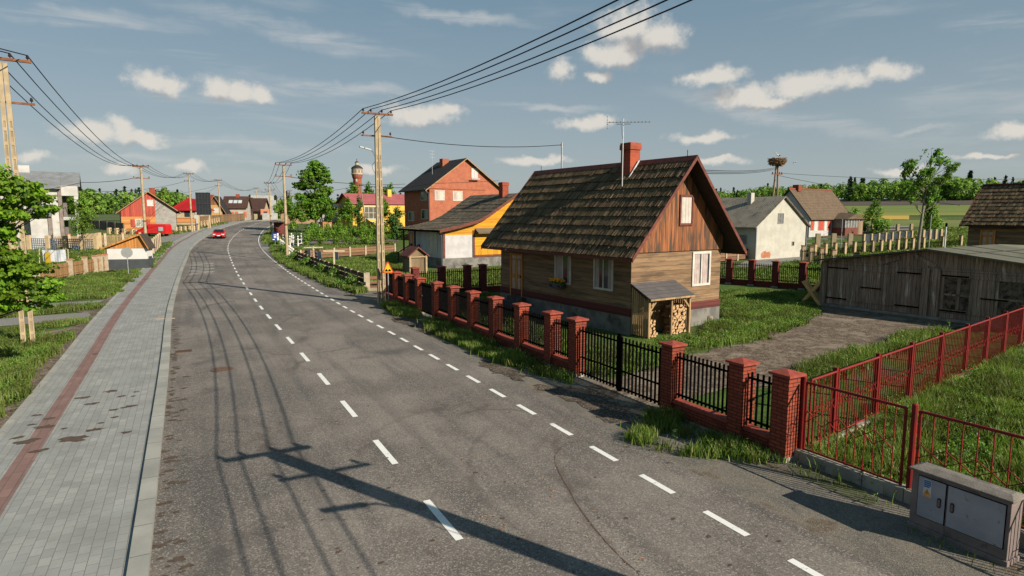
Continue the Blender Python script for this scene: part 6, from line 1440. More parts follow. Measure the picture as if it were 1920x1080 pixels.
# washing behind the brown picket fence
q = D(104, 510, 56); z0 = tz(q[0], q[1])
mb = MB(); n = 10; vs = []
for i in range(n+1):
    for j in range(5): vs.append((-1.05+2.1*i/n, .05*math.sin(i*1.3+j*.4), 1.65+.04*math.sin(i*.8)-1.05*j/4))
mb.add(vs, [(i*5+j, i*5+j+1, i*5+j+6, i*5+j+5) for i in range(n) for j in range(4)]); o = mb.build('hanging_sheet', plain('pale_sheet', (.55,.57,.6), (.48,.5,.54), 2, .9), loc=(q[0], q[1], z0)); o.modifiers.new('thick', 'SOLIDIFY').thickness = .012; tag(o, 'pale blue-grey sheet drying behind the brown picket fence', 'laundry')
mb = MB(); mb.add([(a, -.1+.02*math.sin(b*5), b) for a in (-.75, -.5, -.25) for b in (.5, 1.0, 1.45)], [(0,1,4,3),(1,2,5,4),(3,4,7,6),(4,5,8,7)]); o = mb.build('hanging_towel', ycl, loc=(q[0], q[1], z0)); o.modifiers.new('thick', 'SOLIDIFY').thickness = .012; tag(o, 'yellow towel drying behind the brown picket fence', 'laundry')
mb = MB(); mb.tube([(-1.4,0,0),(-1.3,0,1.7)], .03, 6); mb.tube([(1.25,0,0),(1.3,0,1.72)], .03, 6); mb.tube([(-1.3,0,1.68),(0,0,1.64),(1.3,0,1.7)], .012, 4); tag(mb.build('drying_frame', MS['cream_post'], loc=(q[0], q[1], z0)), 'thin drying frame behind the brown picket fence', 'drying frame')
# thin poles and lamp stakes on the right
def stake(label, px, pyt, Y, r, mat, cap=False):
    q = D(px, 470, Y)[:2]; z0 = tz(*q); h = zat(q, pyt)-z0; t = empty('garden_pole', (*q, z0), label, 'pole'); mb = MB(); mb.tube([(0,0,-.2),(0,0,h)], r, 7); mb.build('shaft', mat, t)
    if cap: mb = MB(); mb.tube([(0,0,h),(0,0,h+.3),(0,0,h+.35)], [r*1.4, r*1.4, .02], 8); mb.build('cap', blackm, t)
stake('white garden pole with black cap behind the garage roof', 1770.5, 425, 57, .07, plain('pole_white', (.62,.62,.63), None, 3, .5), True)
stake('thin grey pole in front of the glazed porch', 1576, 411, 78, .05, greymet)
stake('thin grey pole left of the white capped pole', 1741, 402, 70, .05, greymet)
# road covers
q = G(417, 693); tb = MB(); disc(tb, (0, 0), .34, .02); o = tb.build('manhole_cover', plain('rusty_iron', (.15,.085,.055), (.10,.06,.042), 12, .7, .5, 40), loc=(*q, .02)); o.rotation_euler = (R(90), 0, 0); tag(o, 'round rusty manhole cover in the left lane', 'manhole cover')
def grate(px, py, w, l, label):
    q = G(px, py); t = empty('drain_grate', (q[0], q[1], tz(*q)+.004), label, 'drain grate', R(27.9), 'drain grates in the gutter')
    mb = MB(); mb.box(-w, w, -l, l, 0, .012); mb.build('frame', MS['rusty_iron'], t)
    mb = MB()
    for k in range(9): y = -l+.03+(2*l-.06)*k/8; mb.box(-w+.03, w-.03, y-.008, y+.008, .0125, .02)
    mb.build('bars', plain('grate_dark', (.06,.035,.025), None, 9, .8, .3), t)
grate(345, 659, .27, .2, 'nearer brown drain grate against the kerb'); grate(353, 530.5, .3, .22, 'farther brown drain grate against the kerb'); grate(384, 450.5, .35, .25, 'distant brown drain grate just before the red car')
q = G(310, 600.5); o = MB(); o.box(-.4,.4,-.15,.15,0,.018); o = o.build('pavement_cover', plain('cover_cream', (.42,.36,.27), (.38,.26,.18), 8, .8, .3), loc=(*q, .072)); o.rotation_euler = (0,0,R(5)); tag(o, 'pale rectangular access cover in the grey pavement', 'access cover')
# ---------------------------------------------------------------- vehicles
def vehicle(name, label, cat, loc, rz, prof, halfw, roofz, belt, wheels, wr, paint, glass, extras):
    t = empty(name, loc, label, cat, rz)
    # prof: lower outline (y,z) going round; body = loft of three slices
    bodym = paint
    def inset(z): return halfw if z <= belt else halfw-(z-belt)/(roofz-belt)*halfw*.2
    n = len(prof); vs = [(-inset(z)+(.03 if z < .4 else 0), y, z) for y, z in prof] + [(inset(z)-(.03 if z < .4 else 0), y, z) for y, z in prof]
    mb = MB(); mb.add(vs, [tuple(range(n))[::-1], tuple(range(n, 2*n))] + [(i, (i+1)%n, (i+1)%n+n, i+n) for i in range(n)])
    mb.build('body', bodym, t, bevel=.05)
    for y in wheels:
        for sg in (-1, 1):
            mb = MB(); mb.tube([(sg*(halfw-.2),y,wr),(sg*(halfw-.02),y,wr),(sg*(halfw+.015),y,wr)], [wr,wr,wr*.9], 16); w = mb.build('wheel', blackm, t)
            mb = MB(); mb.tube([(sg*(halfw+.0),y,wr),(sg*(halfw+.025),y,wr)], [wr*.62,wr*.58], 12); mb.build('rim', plain('alloy', (.55,.55,.55), None, 3, .3, 0, metal=.7), w)
    for nm_, mt, vs_, f_ in extras:
        mb = MB(); mb.add(vs_, f_); mb.build(nm_, mt, t)
    return t
carred = glossy('car_red', (.50,.012,.01), .25, 0, .5, .5); lampm = plain('headlight_glass', (.6,.6,.62), None, 3, .15, 0, spec=.6); darkg = glossy('car_glass', (.012,.012,.015), .08, 0, .8)
cp = G(412, 446.5); hd_ = math.atan2(RP(SOF(*cp)-2, 0)[1]-RP(SOF(*cp)+2, 0)[1], RP(SOF(*cp)-2, 0)[0]-RP(SOF(*cp)+2, 0)[0])+R(90)
prof = [(-2.1,.25),(-2.15,.55),(-2.05,.8),(-1.0,.95),(-.35,1.42),(.9,1.45),(1.6,1.05),(2.05,1.0),(2.15,.6),(2.1,.25)]
qd = lambda x0,x1,y,z0,z1: ([(x0,y,z0),(x1,y,z0),(x1,y,z1),(x0,y,z1)], [(0,1,2,3)])
ex = [('windscreen', darkg, [(-.74,-1.0,.99),(.74,-1.0,.99),(.64,-.4,1.4),(-.64,-.4,1.4)], [(0,1,2,3)])]
for sg in (-1, 1):
    ex += [('side_window', darkg, [(sg*.885,-.8,.98),(sg*.885,1.4,1.02),(sg*.81,.85,1.36),(sg*.81,-.3,1.36)], [(0,1,2,3)]), ('headlight', lampm, *qd(sg*.42, sg*.82, -2.17, .58, .74)),
           ('mirror', carred, [(sg*.86,-.8,.98),(sg*1.06,-.75,.98),(sg*1.06,-.75,1.12),(sg*.86,-.8,1.1),(sg*.86,-.65,.98),(sg*1.06,-.65,.98),(sg*1.06,-.65,1.12),(sg*.86,-.65,1.1)], [(0,1,2,3),(4,5,6,7),(0,1,5,4),(1,2,6,5),(2,3,7,6),(3,0,4,7)])]
ex += [('grille', blackm, *qd(-.55, .55, -2.165, .3, .5)), ('number_plate', MS['sign_white'], *qd(-.26, .26, -2.185, .42, .54))]
for i in range(len(ex)):
    nm_, mt, vs_, f_ = ex[i]
    ex[i] = (nm_, mt, [(x, y-.03 if nm_ in ('windscreen',) else y, z+(.03 if nm_ == 'windscreen' else 0)) for x, y, z in vs_], f_)
vehicle('red_car', 'bright red saloon car driving towards the viewer on the left lane', 'car', (*cp, tz(*cp)), hd_, prof, .88, 1.45, .95, (-1.35, 1.3), .31, carred, darkg, ex)
vp = D(290, 443, 103); vh = R(-82+0)
prof = [(-2.5,.3),(-2.55,.65),(-2.4,.95),(-1.75,1.2),(-1.0,1.85),(-.5,1.98),(2.3,1.98),(2.5,1.8),(2.55,.35)]
ex = [('windscreen', darkg, [(-.8,-1.78,1.24),(.8,-1.78,1.24),(.7,-1.06,1.84),(-.7,-1.06,1.84)], [(0,1,2,3)])]
for sg in (-1, 1):
    ex += [('side_window', darkg, [(sg*.945,-1.45,1.28),(sg*.945,-.45,1.22),(sg*.86,-.5,1.75),(sg*.87,-1.0,1.72)], [(0,1,2,3)]), ('headlight', lampm, *qd(sg*.5, sg*.88, -2.56, .75, .98)), ('cargo_decal', plain('decal_grey', (.42,.42,.42), (.3,.3,.3), 6, .6), [(sg*.972,1.3,.85),(sg*.972,2.1,.85),(sg*.955,2.1,1.5),(sg*.955,1.3,1.5)], [(0,1,2,3)]), ('sill_trim', blackm, [(sg*.965,-1.2,.3),(sg*.965,1.3,.3),(sg*.965,1.3,.45),(sg*.965,-1.2,.45)], [(0,1,2,3)])]
vehicle('red_van', 'bright red panel van parked on the drive beside the red gabled house', 'van', (vp[0], vp[1], tz(vp[0], vp[1])), R(-92), prof, .95, 2.0, 1.2, (-1.65, 1.5), .34, carred, darkg, ex)
# ---------------------------------------------------------------- vegetation
def inpoly(P, poly):
    x, y = P[:,0], P[:,1]; ins = np.zeros(len(P), bool); n = len(poly)
    for i in range(n):
        (x0, y0), (x1, y1) = poly[i], poly[(i+1)%n]
        c = ((y0 > y) != (y1 > y)) & (x < (x1-x0)*(y-y0)/((y1-y0) or 1e-9)+x0); ins ^= c
    return ins
def clump(x, y, s=1., seed=0.):
    return (np.sin(x*1.3*s+seed)*np.cos(y*1.7*s+1.3*seed)+np.sin(x*3.1*s-y*2.3*s+seed)+.6*np.sin(x*6.3*s+y*5.1*s+2*seed)+.5*np.cos(x*11*s-y*9*s))/3.1
GN = 0
def sample(poly, n, r):
    a = np.array(poly); lo, hi = a.min(0), a.max(0); out = []; tot = 0
    for _ in range(60):
        P = lo+(hi-lo)*r.random((n, 2)); P = P[inpoly(P, poly)]; out.append(P); tot += len(P)
        if tot >= n: break
    return np.concatenate(out)[:n]
def area(p): return abs(sum(p[i][0]*p[(i+1)%len(p)][1]-p[(i+1)%len(p)][0]*p[i][1] for i in range(len(p))))/2
def grass(label, px, dens, h, w=.012, leaf=0., lsize=.05, mat=None, lmat=None, thin=.0, soil=True, amp=.3, world=None, name='grass', cat='grass'):
    """blades of grass and small weeds over one piece of ground"""
    global GN; GN += 1; r = np.random.default_rng(100+GN)
    poly = world or [G(*p) for p in px]; A_ = area(poly)
    rp = rough_poly(poly, amp, .7, GN)
    if soil: tag(drape(rp, .006+.0004*GN, 0 if A_ < 300 else 1).build('turf_soil', soilg), kind='structure')
    N = int(min(A_*dens, 150000)); P = sample(rp, N, r)
    j_ = r.random(len(P)) < .08; P[j_] += r.normal(0, .22, (j_.sum(), 2)); c = clump(P[:,0], P[:,1], .8, GN); P = P[(c > -.55+thin+r.normal(0, .18, len(P)))]; c = clump(P[:,0], P[:,1], .8, GN); N = len(P)
    hh = h*(.75+.45*c+r.uniform(-.25,.35,N)).clip(.25, 1.7); th = r.uniform(0, 6.283, N); ln = hh*r.uniform(.1, .55, N); la = r.uniform(0, 6.283, N)
    t = np.stack([np.cos(th), np.sin(th), 0*th], 1)*w*r.uniform(.7,1.4,(N,1)); l = np.stack([np.cos(la)*ln, np.sin(la)*ln, 0*la], 1)
    b = np.stack([P[:,0], P[:,1], tzv(P[:,0], P[:,1])], 1); z = np.zeros((N,3)); z[:,2] = hh
    v = np.empty((N,5,3)); v[:,0] = b-t; v[:,1] = b+t; v[:,2] = b+l*.35+z*.6+t*.7; v[:,3] = b+l*.35+z*.6-t*.7; v[:,4] = b+l+z*.97
    o = npmesh(name, v.reshape(-1,3), 5, [(0,1,2,3),(3,2,4)], mat or LF_GRASS); tag(o, label, cat, kind='stuff')
    if leaf:
        M = int(min(A_*leaf, 170000)/14); Q = sample(rp, M, r); c = clump(Q[:,0], Q[:,1], 1.1, GN+3); Q = Q[c > -.2+thin+r.normal(0,.25,len(Q))]
        Q = np.repeat(Q, 14, 0); M = len(Q); c = clump(Q[:,0], Q[:,1], 1.1, GN+3); ph = np.repeat(r.uniform(.6, 1.35, M//14), 14)
        u_ = r.uniform(.1, 1., M)**.7; cz = h*(.4+.75*(c+.3).clip(0,1))*u_*ph; an = r.uniform(0, 6.283, M); ra = lsize*(.5+2.3*np.sin(np.pi*(.15+.75*u_)))*r.uniform(.2, 1., M)
        Q = Q+np.stack([np.cos(an), np.sin(an)], 1)*ra[:,None]
        cen = np.stack([Q[:,0], Q[:,1], tzv(Q[:,0], Q[:,1])+cz], 1)
        npm = leafcards(cen, lsize, .62, seed=GN)
        o2 = npmesh('weeds', npm, 4, [(0,1,2,3)], lmat or LF_WEED); tag(o2, label.replace('grass', 'leafy weeds') if 'grass' in label else 'leafy weeds among '+label, 'weeds', kind='stuff')
grass('tall grass spilling from the foot of the nearest brick pillars', [(1178,828),(1200,800),(1215,782),(1262,782),(1330,812),(1400,842),(1462,866),(1420,874),(1370,866),(1300,856),(1240,852)], 900, .3, .011, 60, .05, thin=.25, soil=False, amp=.12)
grass('rough grass along the foot of the brick fence', [(786,606),(815,602),(860,618),(930,648),(1010,684),(1078,712),(1068,722),(1000,705),(930,682),(895,668),(860,650),(800,625)], 700, .3, .012, 160, .055, thin=.1, soil=False, amp=.15)
grass('clump of grass at the foot of the warning sign', [(716,574),(745,572),(790,592),(780,600),(735,592)], 700, .35, .013, 200, .06, soil=False, amp=.1)
grass('deep grass in the plot behind the red railings', [(1512,868),(1512,852),(1600,800),(1705,742),(1830,690),(1960,636),(2100,700),(2100,1080),(1930,1020),(1700,936)], 900, .33, .013, 620, .06, amp=.1)
grass('rough grass in the yard beside the timber house', [(1180,650),(1300,632),(1352,600),(1352,545),(1440,548),(1510,552),(1538,566),(1536,590),(1490,616),(1420,640),(1340,656),(1290,664),(1240,690),(1180,700),(1110,705),(1090,690)], 380, .25, .014, 480, .065)
grass('grass between the brick fence and the timber house', [(800,560),(850,548),(935,556),(985,606),(1090,650),(1178,655),(1180,690),(1085,690),(1000,660),(900,618),(830,590)], 330, .25, .015, 150, .06)
grass('grass along the yard side of the red railing', [(1470,735),(1500,700),(1560,675),(1640,650),(1740,622),(1780,625),(1700,660),(1600,700),(1520,745)], 500, .4, .013, 400, .06, amp=.2, thin=.1)
grass('lush grass at the lower left edge of the pavement', [(-120,650),(0,640),(60,632),(120,634),(147,632),(138,643),(120,655),(72,695),(50,730),(33,762),(-10,782),(-130,810)], 420, .33, .013, 700, .06, thin=-.2)
grass('strip of grass between the two side drives', [(-90,592),(0,586),(60,582),(190,571),(205,573),(184,581),(60,592),(-90,605)], 300, .28, .016, 260, .075)
grass('thin grass beside the paved apron on the left', [(-60,625),(20,618),(120,604),(175,594),(165,605),(120,612),(60,622),(0,634)], 350, .22, .013, 160, .06, thin=.1)
grass('wide grass lawn between the kiosk and the side drive', [(-60,530),(95,528),(200,512),(256,508),(262,514),(245,530),(228,546),(216,555),(190,560),(60,568),(-60,574)], 260, .28, .017, 260, .075)
grass('grass garden behind the brown picket fence', [(-40,476),(95,471),(196,468),(192,500),(128,512),(60,520),(-60,522)], 40, .4, .05, 40, .2)
grass('grass bank beside the pavement past the kiosk', [(286,500),(300,474),(318,456),(326,456),(312,470),(292,490),(286,506)], 70, .35, .04, 60, .16)
grass('grass below the red gabled house', [(165,444),(262,440),(262,446),(175,456)], 16, .4, .08)
grass('grass verge along the low brown slat fence', [(507,462),(524,466),(545,490),(600,512),(688,548),(672,552),(620,538),(560,512),(525,494),(512,480)], 170, .4, .03, 170, .12, thin=.05)
grass('grass verge around the bus stop sign', [(497,458),(493,448),(498,440),(515,432),(522,440),(524,456),(512,460)], 40, .5, .06, 40, .2)
grass('grass in the garden with the clothes posts', [(562,492),(640,486),(740,482),(760,492),(790,520),(760,545),(715,540),(690,530),(640,518),(600,503)], 110, .3, .03, 90, .11)
grass('grass in front of the raspberry bushes', [(540,466),(600,460),(740,455),(748,478),(655,479),(565,486)], 40, .3, .05)
grass('grass beyond the dark brick cross fence', [(780,530),(820,510),(940,505),(940,540),(880,536),(830,545)], 120, .3, .03, 60, .1)
grass('grass outside the far brick fence of the yard', [(1350,505),(1420,506),(1500,492),(1545,498),(1545,530),(1505,538),(1410,530),(1350,526)], 90, .35, .035, 90, .12)
grass('garden grass between the rows of concrete posts', [(1510,470),(1600,462),(1700,455),(1820,440),(1860,470),(1700,480),(1600,490),(1520,490)], 22, .35, .07)
grass('bright grass strip below the bare field', [(1640,442),(1780,428),(1830,430),(1820,446),(1700,452)], 10, .5, .12)
grass('roadside grass by the cross-braced fence', [(312,437),(372,426),(420,418),(430,419),(385,428),(330,440)], 9, .4, .12)
def tree(name, label, cat, base, blobs, n, size, leaf, bark, tr=.15, lean=(0,0), group=None, shell=.55, wid=.62, gap=0.0, limbs=True, th=None, droop=.15, seed=1, limb_r=.35):
    """trunk, limbs and a crown of loose leaves; blobs = (x,y,z,rx,ry,rz) in world metres"""
    r = np.random.default_rng(seed); o = (base[0], base[1], tz(base[0], base[1]) if len(base) < 3 else base[2]); root = empty(name, o, label, cat, group=group)
    bl = np.array(blobs, float); bl[:, :3] -= np.array(o)
    top = bl[:,2].max(); cx, cy = bl[:,0].mean(), bl[:,1].mean(); th = th or top*.75
    mb = MB(); pts = [(0,0,-.3)] + [(cx*f*f*.6+lean[0]*f+r.normal(0,.04)*tr*4, cy*f*f*.6+lean[1]*f, th*f) for f in (.15,.35,.55,.78,1.)]
    mb.tube(pts, [tr*1.35, tr, tr*.85, tr*.7, tr*.5, tr*.2], 8)
    if limbs:
        for b in bl:
            f = min(.95, max(.28, (b[2]-b[5]*.9)/th*.8)); i = f; p0 = Vector((cx*i*i*.6+lean[0]*i, cy*i*i*.6+lean[1]*i, th*i)); p1 = Vector(b[:3]); m_ = (p0+p1)/2+Vector((0,0,-.08*(p1-p0).length))
            mb.tube([p0, m_, p1], [tr*limb_r*1.2, tr*limb_r*.8, tr*limb_r*.25], 6)
            for k in range(3):
                q = p1+Vector(r.normal(0, .45, 3)*b[3:6]); mb.tube([m_, (m_+q)/2, q], [tr*limb_r*.5, tr*limb_r*.35, tr*.05], 4)
    mb.build('trunk', bark, root, smooth=True)
    vol = (bl[:,3]*bl[:,4]*bl[:,5])**(2/3); cnt = (n*vol/vol.sum()).astype(int); cen = []; nr = []
    for b, c in zip(bl, cnt):
        d = r.normal(size=(c*2,3)); d /= np.linalg.norm(d, axis=1, keepdims=True)
        rad = shell+(1.06-shell)*r.random(c*2)**.7
        bump_ = 1+.22*np.sin(d[:,0]*5+b[0]*3)*np.cos(d[:,1]*6+b[1])+.15*np.sin(d[:,2]*9+b[2]*2)
        p = b[:3]+d*rad[:,None]*bump_[:,None]*b[3:6]
        g_ = clump(p[:,0]*1.4/size*.16, p[:,1]*1.4/size*.16+p[:,2]*1.1/size*.16, 1., seed)
        k = g_ > (-.25+gap); p = p[k][:c]; d = d[k][:c]; cen.append(p); nr.append(d*np.array([.8,.8,.6])+np.array([0,0,.55])+r.normal(0,.45,d.shape))
    npmesh('crown', leafcards(np.concatenate(cen), size, wid, np.concatenate(nr), seed, droop), 4, [(0,1,2,3)], leaf, root)
    return root
def pb(px, py, Y, rp, rz=None, dy=0):
    """a leaf mass of radius rp (pixels of the photograph) at distance Y"""
    x, y, z = D(px, py, Y+dy); s = Y/F; rz = rp if rz is None else rz
    return (x, y, z, rp*s, rp*s, rz*s)
Y = 18.2
tree('maple_tree', 'leafy maple leaning in from the left edge over the grass', 'tree', D(-95, 700, Y)[:2],
     [pb(-30,345,Y,50,22), pb(24,350,Y,42,15), pb(58,372,Y,34,11), pb(84,392,Y,24,8), pb(-20,385,Y,56,17), pb(30,402,Y,40,10), pb(-60,330,Y,60,40), pb(-10,432,Y,42,14), pb(-50,450,Y,60,40),
      pb(-8,484,Y,56,15), pb(40,505,Y,44,12), pb(76,530,Y,36,9), pb(-10,530,Y,58,16), pb(48,548,Y,44,10), pb(98,558,Y,22,6), pb(0,572,Y,44,11), pb(58,574,Y,26,6), pb(-60,520,Y,70,50), pb(-100,420,Y,70,70)],
     24000, .14, LF_MAPLE, barkm, .17, th=5.0, seed=3, gap=.0, droop=.45, wid=.72, limb_r=.18)
Y = 116
tree('broad_tree', 'tall layered broadleaf tree standing beyond the garden', 'tree', D(594, 432, Y)[:2],
     [pb(590,309,Y,12,8), pb(596,318,Y,17,9), pb(576,325,Y,15,8), pb(607,327,Y,13,8), pb(585,333,Y,24,8), pb(608,338,Y,14,6), pb(566,348,Y,15,8), pb(588,347,Y,20,8), pb(610,357,Y,14,9), pb(598,364,Y,16,10), pb(566,369,Y,17,6), pb(583,377,Y,18,9), pb(606,378,Y,16,10), pb(592,391,Y,20,10), pb(570,390,Y,12,10), pb(612,392,Y,10,9), pb(588,404,Y,16,9)],
     12500, .46, LF_MID, barkm, .3, seed=5, gap=.1, shell=.45)
Y = 70
tree('tall_thin_tree', 'tall sparse tree with a bare grey trunk right of the lilac house', 'tree', D(1720, 480, Y)[:2],
     [pb(1750,286,Y,13,10), pb(1738,300,Y,13,10), pb(1767,303,Y,14,9), pb(1784,316,Y,12,8), pb(1793,310,Y,8,6), pb(1706,308,Y,14,11), pb(1718,322,Y,17,11), pb(1700,326,Y,11,7), pb(1742,322,Y,15,11), pb(1758,338,Y,14,9), pb(1728,340,Y,16,10), pb(1778,330,Y,11,7), pb(1746,356,Y,15,10), pb(1715,352,Y,9,6), pb(1760,372,Y,12,7), pb(1738,374,Y,10,8), pb(1712,378,Y,7,5)],
     4600, .27, LF_MID, barkl, .17, lean=(.35, 0), th=10.5, seed=8, gap=.22, shell=.35, limb_r=.45)
def bush(name, label, cat, px, pyb, Y, w, h, n, size, leaf, seed, group=None, stem=.3, bark=None, tr=.06, kb=6, gap=0.):
    """shrub or small tree w wide and h tall (pixels), foot at px,pyb"""
    r = random.Random(seed); b = D(px, pyb, Y)[:2]; bl = []
    for k in range(kb):
        f = (k+.5)/kb; z = stem+(1-stem)*f; wr = math.sin(math.pi*min(.95, max(.12, f*.8+.18)))**.8
        bl.append(pb(px+r.uniform(-.5,.5)*w*.5*wr, pyb-h*z, Y, w*.33*wr+w*.05, h*(1-stem)/kb*1.1, r.uniform(-.3,.3)))
    return tree(name, label, cat, b, bl, n, size, leaf, bark or barkm, tr, seed=seed, group=group, shell=.35, gap=gap, th=h*Y/F*.8)
bush('young_tree', 'bright green upright young tree before the white house', 'tree', 155, 441, 72, 46, 76, 4200, .18, LF_LIGHT, 21, stem=.08, kb=8, tr=.09)
bush('rounded_tree', 'pale green tree showing over the ridge of the red gabled house', 'tree', 305, 420, 128, 34, 66, 2000, .38, LF_LIGHT, 22, stem=.45, tr=.2)
yt = 'young trees in the garden by the bend'
bush('young_tree', 'slim young tree just right of the white-fence pole', 'tree', 544, 427, 104, 26, 54, 2210, .25, LF_MID, 23, yt, .3)
bush('young_tree', 'bright slim young tree on a thin stem left of the big tree', 'tree', 566, 429, 104, 28, 52, 2550, .25, LF_MID, 24, yt, .3)
bush('young_tree', 'young tree on a thin stem in front of the big tree trunk', 'tree', 616, 429, 104, 26, 48, 2210, .25, LF_MID, 25, yt, .32)
bush('young_tree', 'dense young tree before the gable of the yellow hall', 'tree', 652, 424, 104, 32, 50, 2720, .25, LF_MID, 26, yt, .2)
bush('young_tree', 'darker young tree behind the legs of the two-legged pole', 'tree', 671, 428, 106, 22, 58, 2040, .25, LF_DARK, 27, yt, .15)
bush('young_tree', 'round young tree right of the twin-leg pole before the yellow wall', 'tree', 722, 424, 104, 24, 50, 2210, .25, LF_MID, 28, yt, .35)
bush('lilac_shrub', 'big dark shrub between the yellow hall and the brick house', 'shrub', 743, 448, 88, 42, 58, 4200, .22, LF_DARK, 29, None, .05, kb=8)
bush('shrub', 'pale feathery shrub under the yellow hall gable', 'shrub', 637, 424, 102, 16, 20, 500, .26, LF_LIGHT, 30, None, .05, kb=4)
bush('shrub', 'pale shrub below the slim tree by the white fence', 'shrub', 553, 428, 103, 18, 14, 400, .26, LF_LIGHT, 31, None, .05, kb=4)
bush('shrub', 'low green shrub between the spaced white posts', 'shrub', 588, 434, 98, 22, 16, 500, .26, LF_MID, 32, None, .03, kb=4)
bush('dark_shrub', 'dark clipped shrub among the white ball-topped posts', 'shrub', 557, 458, 88, 16, 24, 900, .16, LF_DARK, 33, None, .03, kb=5)
bush('roadside_tree', 'yellowish green tree at the end of the road', 'tree', 519, 413, 190, 24, 30, 700, .6, LF_LIGHT, 34, None, .1)
bush('roadside_tree', 'green tree at the road end beside the yellowish one', 'tree', 532, 414, 175, 20, 34, 700, .55, LF_MID, 35, None, .1)
bush('garden_shrub', 'bushy green shrub in the field edge right of the garden shed', 'shrub', 1643, 440, 108, 46, 62, 3400, .3, LF_MID, 36, None, .03, kb=7)
bush('garden_shrub', 'bright green shrub behind the tall thin tree', 'shrub', 1744, 440, 100, 42, 66, 3400, .3, LF_LIGHT, 37, None, .03, kb=7)
bush('garden_shrub', 'small pale shrub beside the plain garden shed', 'shrub', 1617, 432, 110, 24, 18, 500, .35, LF_LIGHT, 38, None, .03, kb=4)
bush('garden_shrub', 'small green shrub left of the field-edge shrub', 'shrub', 1603, 404, 190, 22, 14, 300, .6, LF_MID, 39, None, .03, kb=4)
for i, (px, py, Y, w, h) in enumerate([(662,372,165,26,30),(690,372,160,30,30),(711,372,160,30,28),(732,372,160,34,28)]):
    bush('backdrop_tree', ['leafy tree at the foot of the water tower','leafy tree behind the hall roof left of its chimney','leafy tree behind the hall roof right of its chimney','rightmost leafy tree behind the hall roof'][i], 'tree', px, py+30, Y, w, h+28, 900, .6, LF_MID, 40+i, 'trees behind the yellow hall', .3, tr=.2)
ordn = ['first','second','third','fourth','fifth','sixth','seventh','eighth']
for i, px in enumerate((576,601,625,647,663,678,695,712)):
    bush('raspberry_bush', f'{ordn[i]} bush from the left in the front row of raspberry bushes', 'bush', px, 457-i*.35, 88, 27, 31+2*(i%3), 1900, .165, LF_LIGHT, 60+i, 'front row of raspberry bushes', .02, kb=6)
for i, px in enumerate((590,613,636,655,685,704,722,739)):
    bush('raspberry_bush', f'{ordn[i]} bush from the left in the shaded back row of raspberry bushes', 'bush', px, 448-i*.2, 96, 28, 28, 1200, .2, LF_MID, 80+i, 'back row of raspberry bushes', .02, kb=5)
patch('garden_mulch', [(540,458),(600,463),(650,462),(745,452),(740,444),(600,446)], .012, plain('mulch', (.16,.145,.13), (.1,.08,.065), 2, .95, .3), 1, .3)
# verge shrubs along the slat fence (leafy clumps one can tell apart)
for i, (px, py, w, h) in enumerate([(516,462,26,18),(532,476,30,20),(548,492,30,20),(575,503,34,20),(600,516,34,20),(628,526,38,24),(655,540,38,24)]):
    b = G(px, py); bush('verge_bush', f'{ordn[i]} leafy weed clump counted from the bus sign along the slat fence verge', 'bush', px, py, b[1], w, h, 750, .0026*b[1]+.02, LF_WEED, 100+i, 'leafy clumps along the slat fence', .02, kb=4)
grass('thin weeds along the foot of the red railing and its concrete base', [(1478,868),(1500,876),(1600,918),(1690,952),(1685,962),(1590,928),(1480,886)], 120, .14, .008, 120, .03, thin=.15, soil=False, amp=.06)
grass('weeds growing against the foot of the electrical cabinet', [(1696,985),(1790,1030),(1880,1072),(1870,1080),(1780,1042),(1690,996)], 160, .12, .007, 160, .025, thin=.1, soil=False, amp=.04)
patch('moss', [(1478,872),(1520,880),(1600,905),(1655,940),(1640,948),(1570,920),(1500,895)], .011, plain('moss_green', (.06,.075,.022), (.10,.095,.06), 7, .95, .4, 40), 2, .1)
# distant woods
def forest(label, px0, px1, r0, r1, n, hd, hc, pc, cards, seed):
    r = np.random.default_rng(seed); V = []; W = []; T = MB()
    for i in range(n):
        px = r.uniform(px0, px1); R_ = r0+(r1-r0)*(i/n); d = ray(px, YH); L = math.hypot(d[0], d[1]); x, y = d[0]/L*R_, d[1]/L*R_; z = tz(x, y)
        con = r.random() < pc*(.35 if i < n*.5 else 1.4); h = (hc if con else hd)*r.uniform(.75, 1.15)*(.82+.34*math.exp(-((px-1730)/150)**2) if px0 > 1000 else 1)
        if con:
            m = int(cards*.8); f = r.random(m)**.8; a = r.uniform(0, 6.283, m); rr = h*.17*(1-f)*r.uniform(.5,1,m)+.1; c = np.stack([x+rr*np.cos(a), y+rr*np.sin(a), z+h*(.12+.9*f)], 1)
            W.append(leafcards(c, h*.15, .55, seed=i))
        else:
            k = 8; bc = np.stack([r.normal(0,.17,k)*h, r.normal(0,.17,k)*h, h*r.uniform(.1,.85,k)], 1); bi = r.integers(0, k, cards); dd = r.normal(size=(cards,3)); dd /= np.linalg.norm(dd, axis=1, keepdims=True)
            c = np.array([x, y, z])+bc[bi]+dd*h*.19*r.uniform(.6,1.05,(cards,1)); V.append(leafcards(c, h*.14, .85, dd+np.array([0,0,.4]), seed=i))
            T.tube([(x,y,z-.5),(x,y,z+h*.5)], h*.014, 4)
    root = empty('woodland', (0,0,0), label, 'woodland'); root['kind'] = 'stuff'
    a = npmesh('broadleaf_crowns', np.concatenate(V), 4, [(0,1,2,3)], LF_FAR, root); a['kind'] = 'stuff'
    if W: b = npmesh('conifer_crowns', np.concatenate(W), 4, [(0,1,2,3)], LF_PINE, root); b['kind'] = 'stuff'
    c = T.build('trunks', barkm, root); c['kind'] = 'stuff'
LF_FAR = leafm('leaf_far', [(.10,.215,.03), (.16,.30,.042), (.24,.37,.06), (.12,.24,.034)], .4)
forest('mixed wood on the rise beyond the right-hand fields', 1290, 2050, 605, 740, 440, 16, 19, .14, 120, 201)
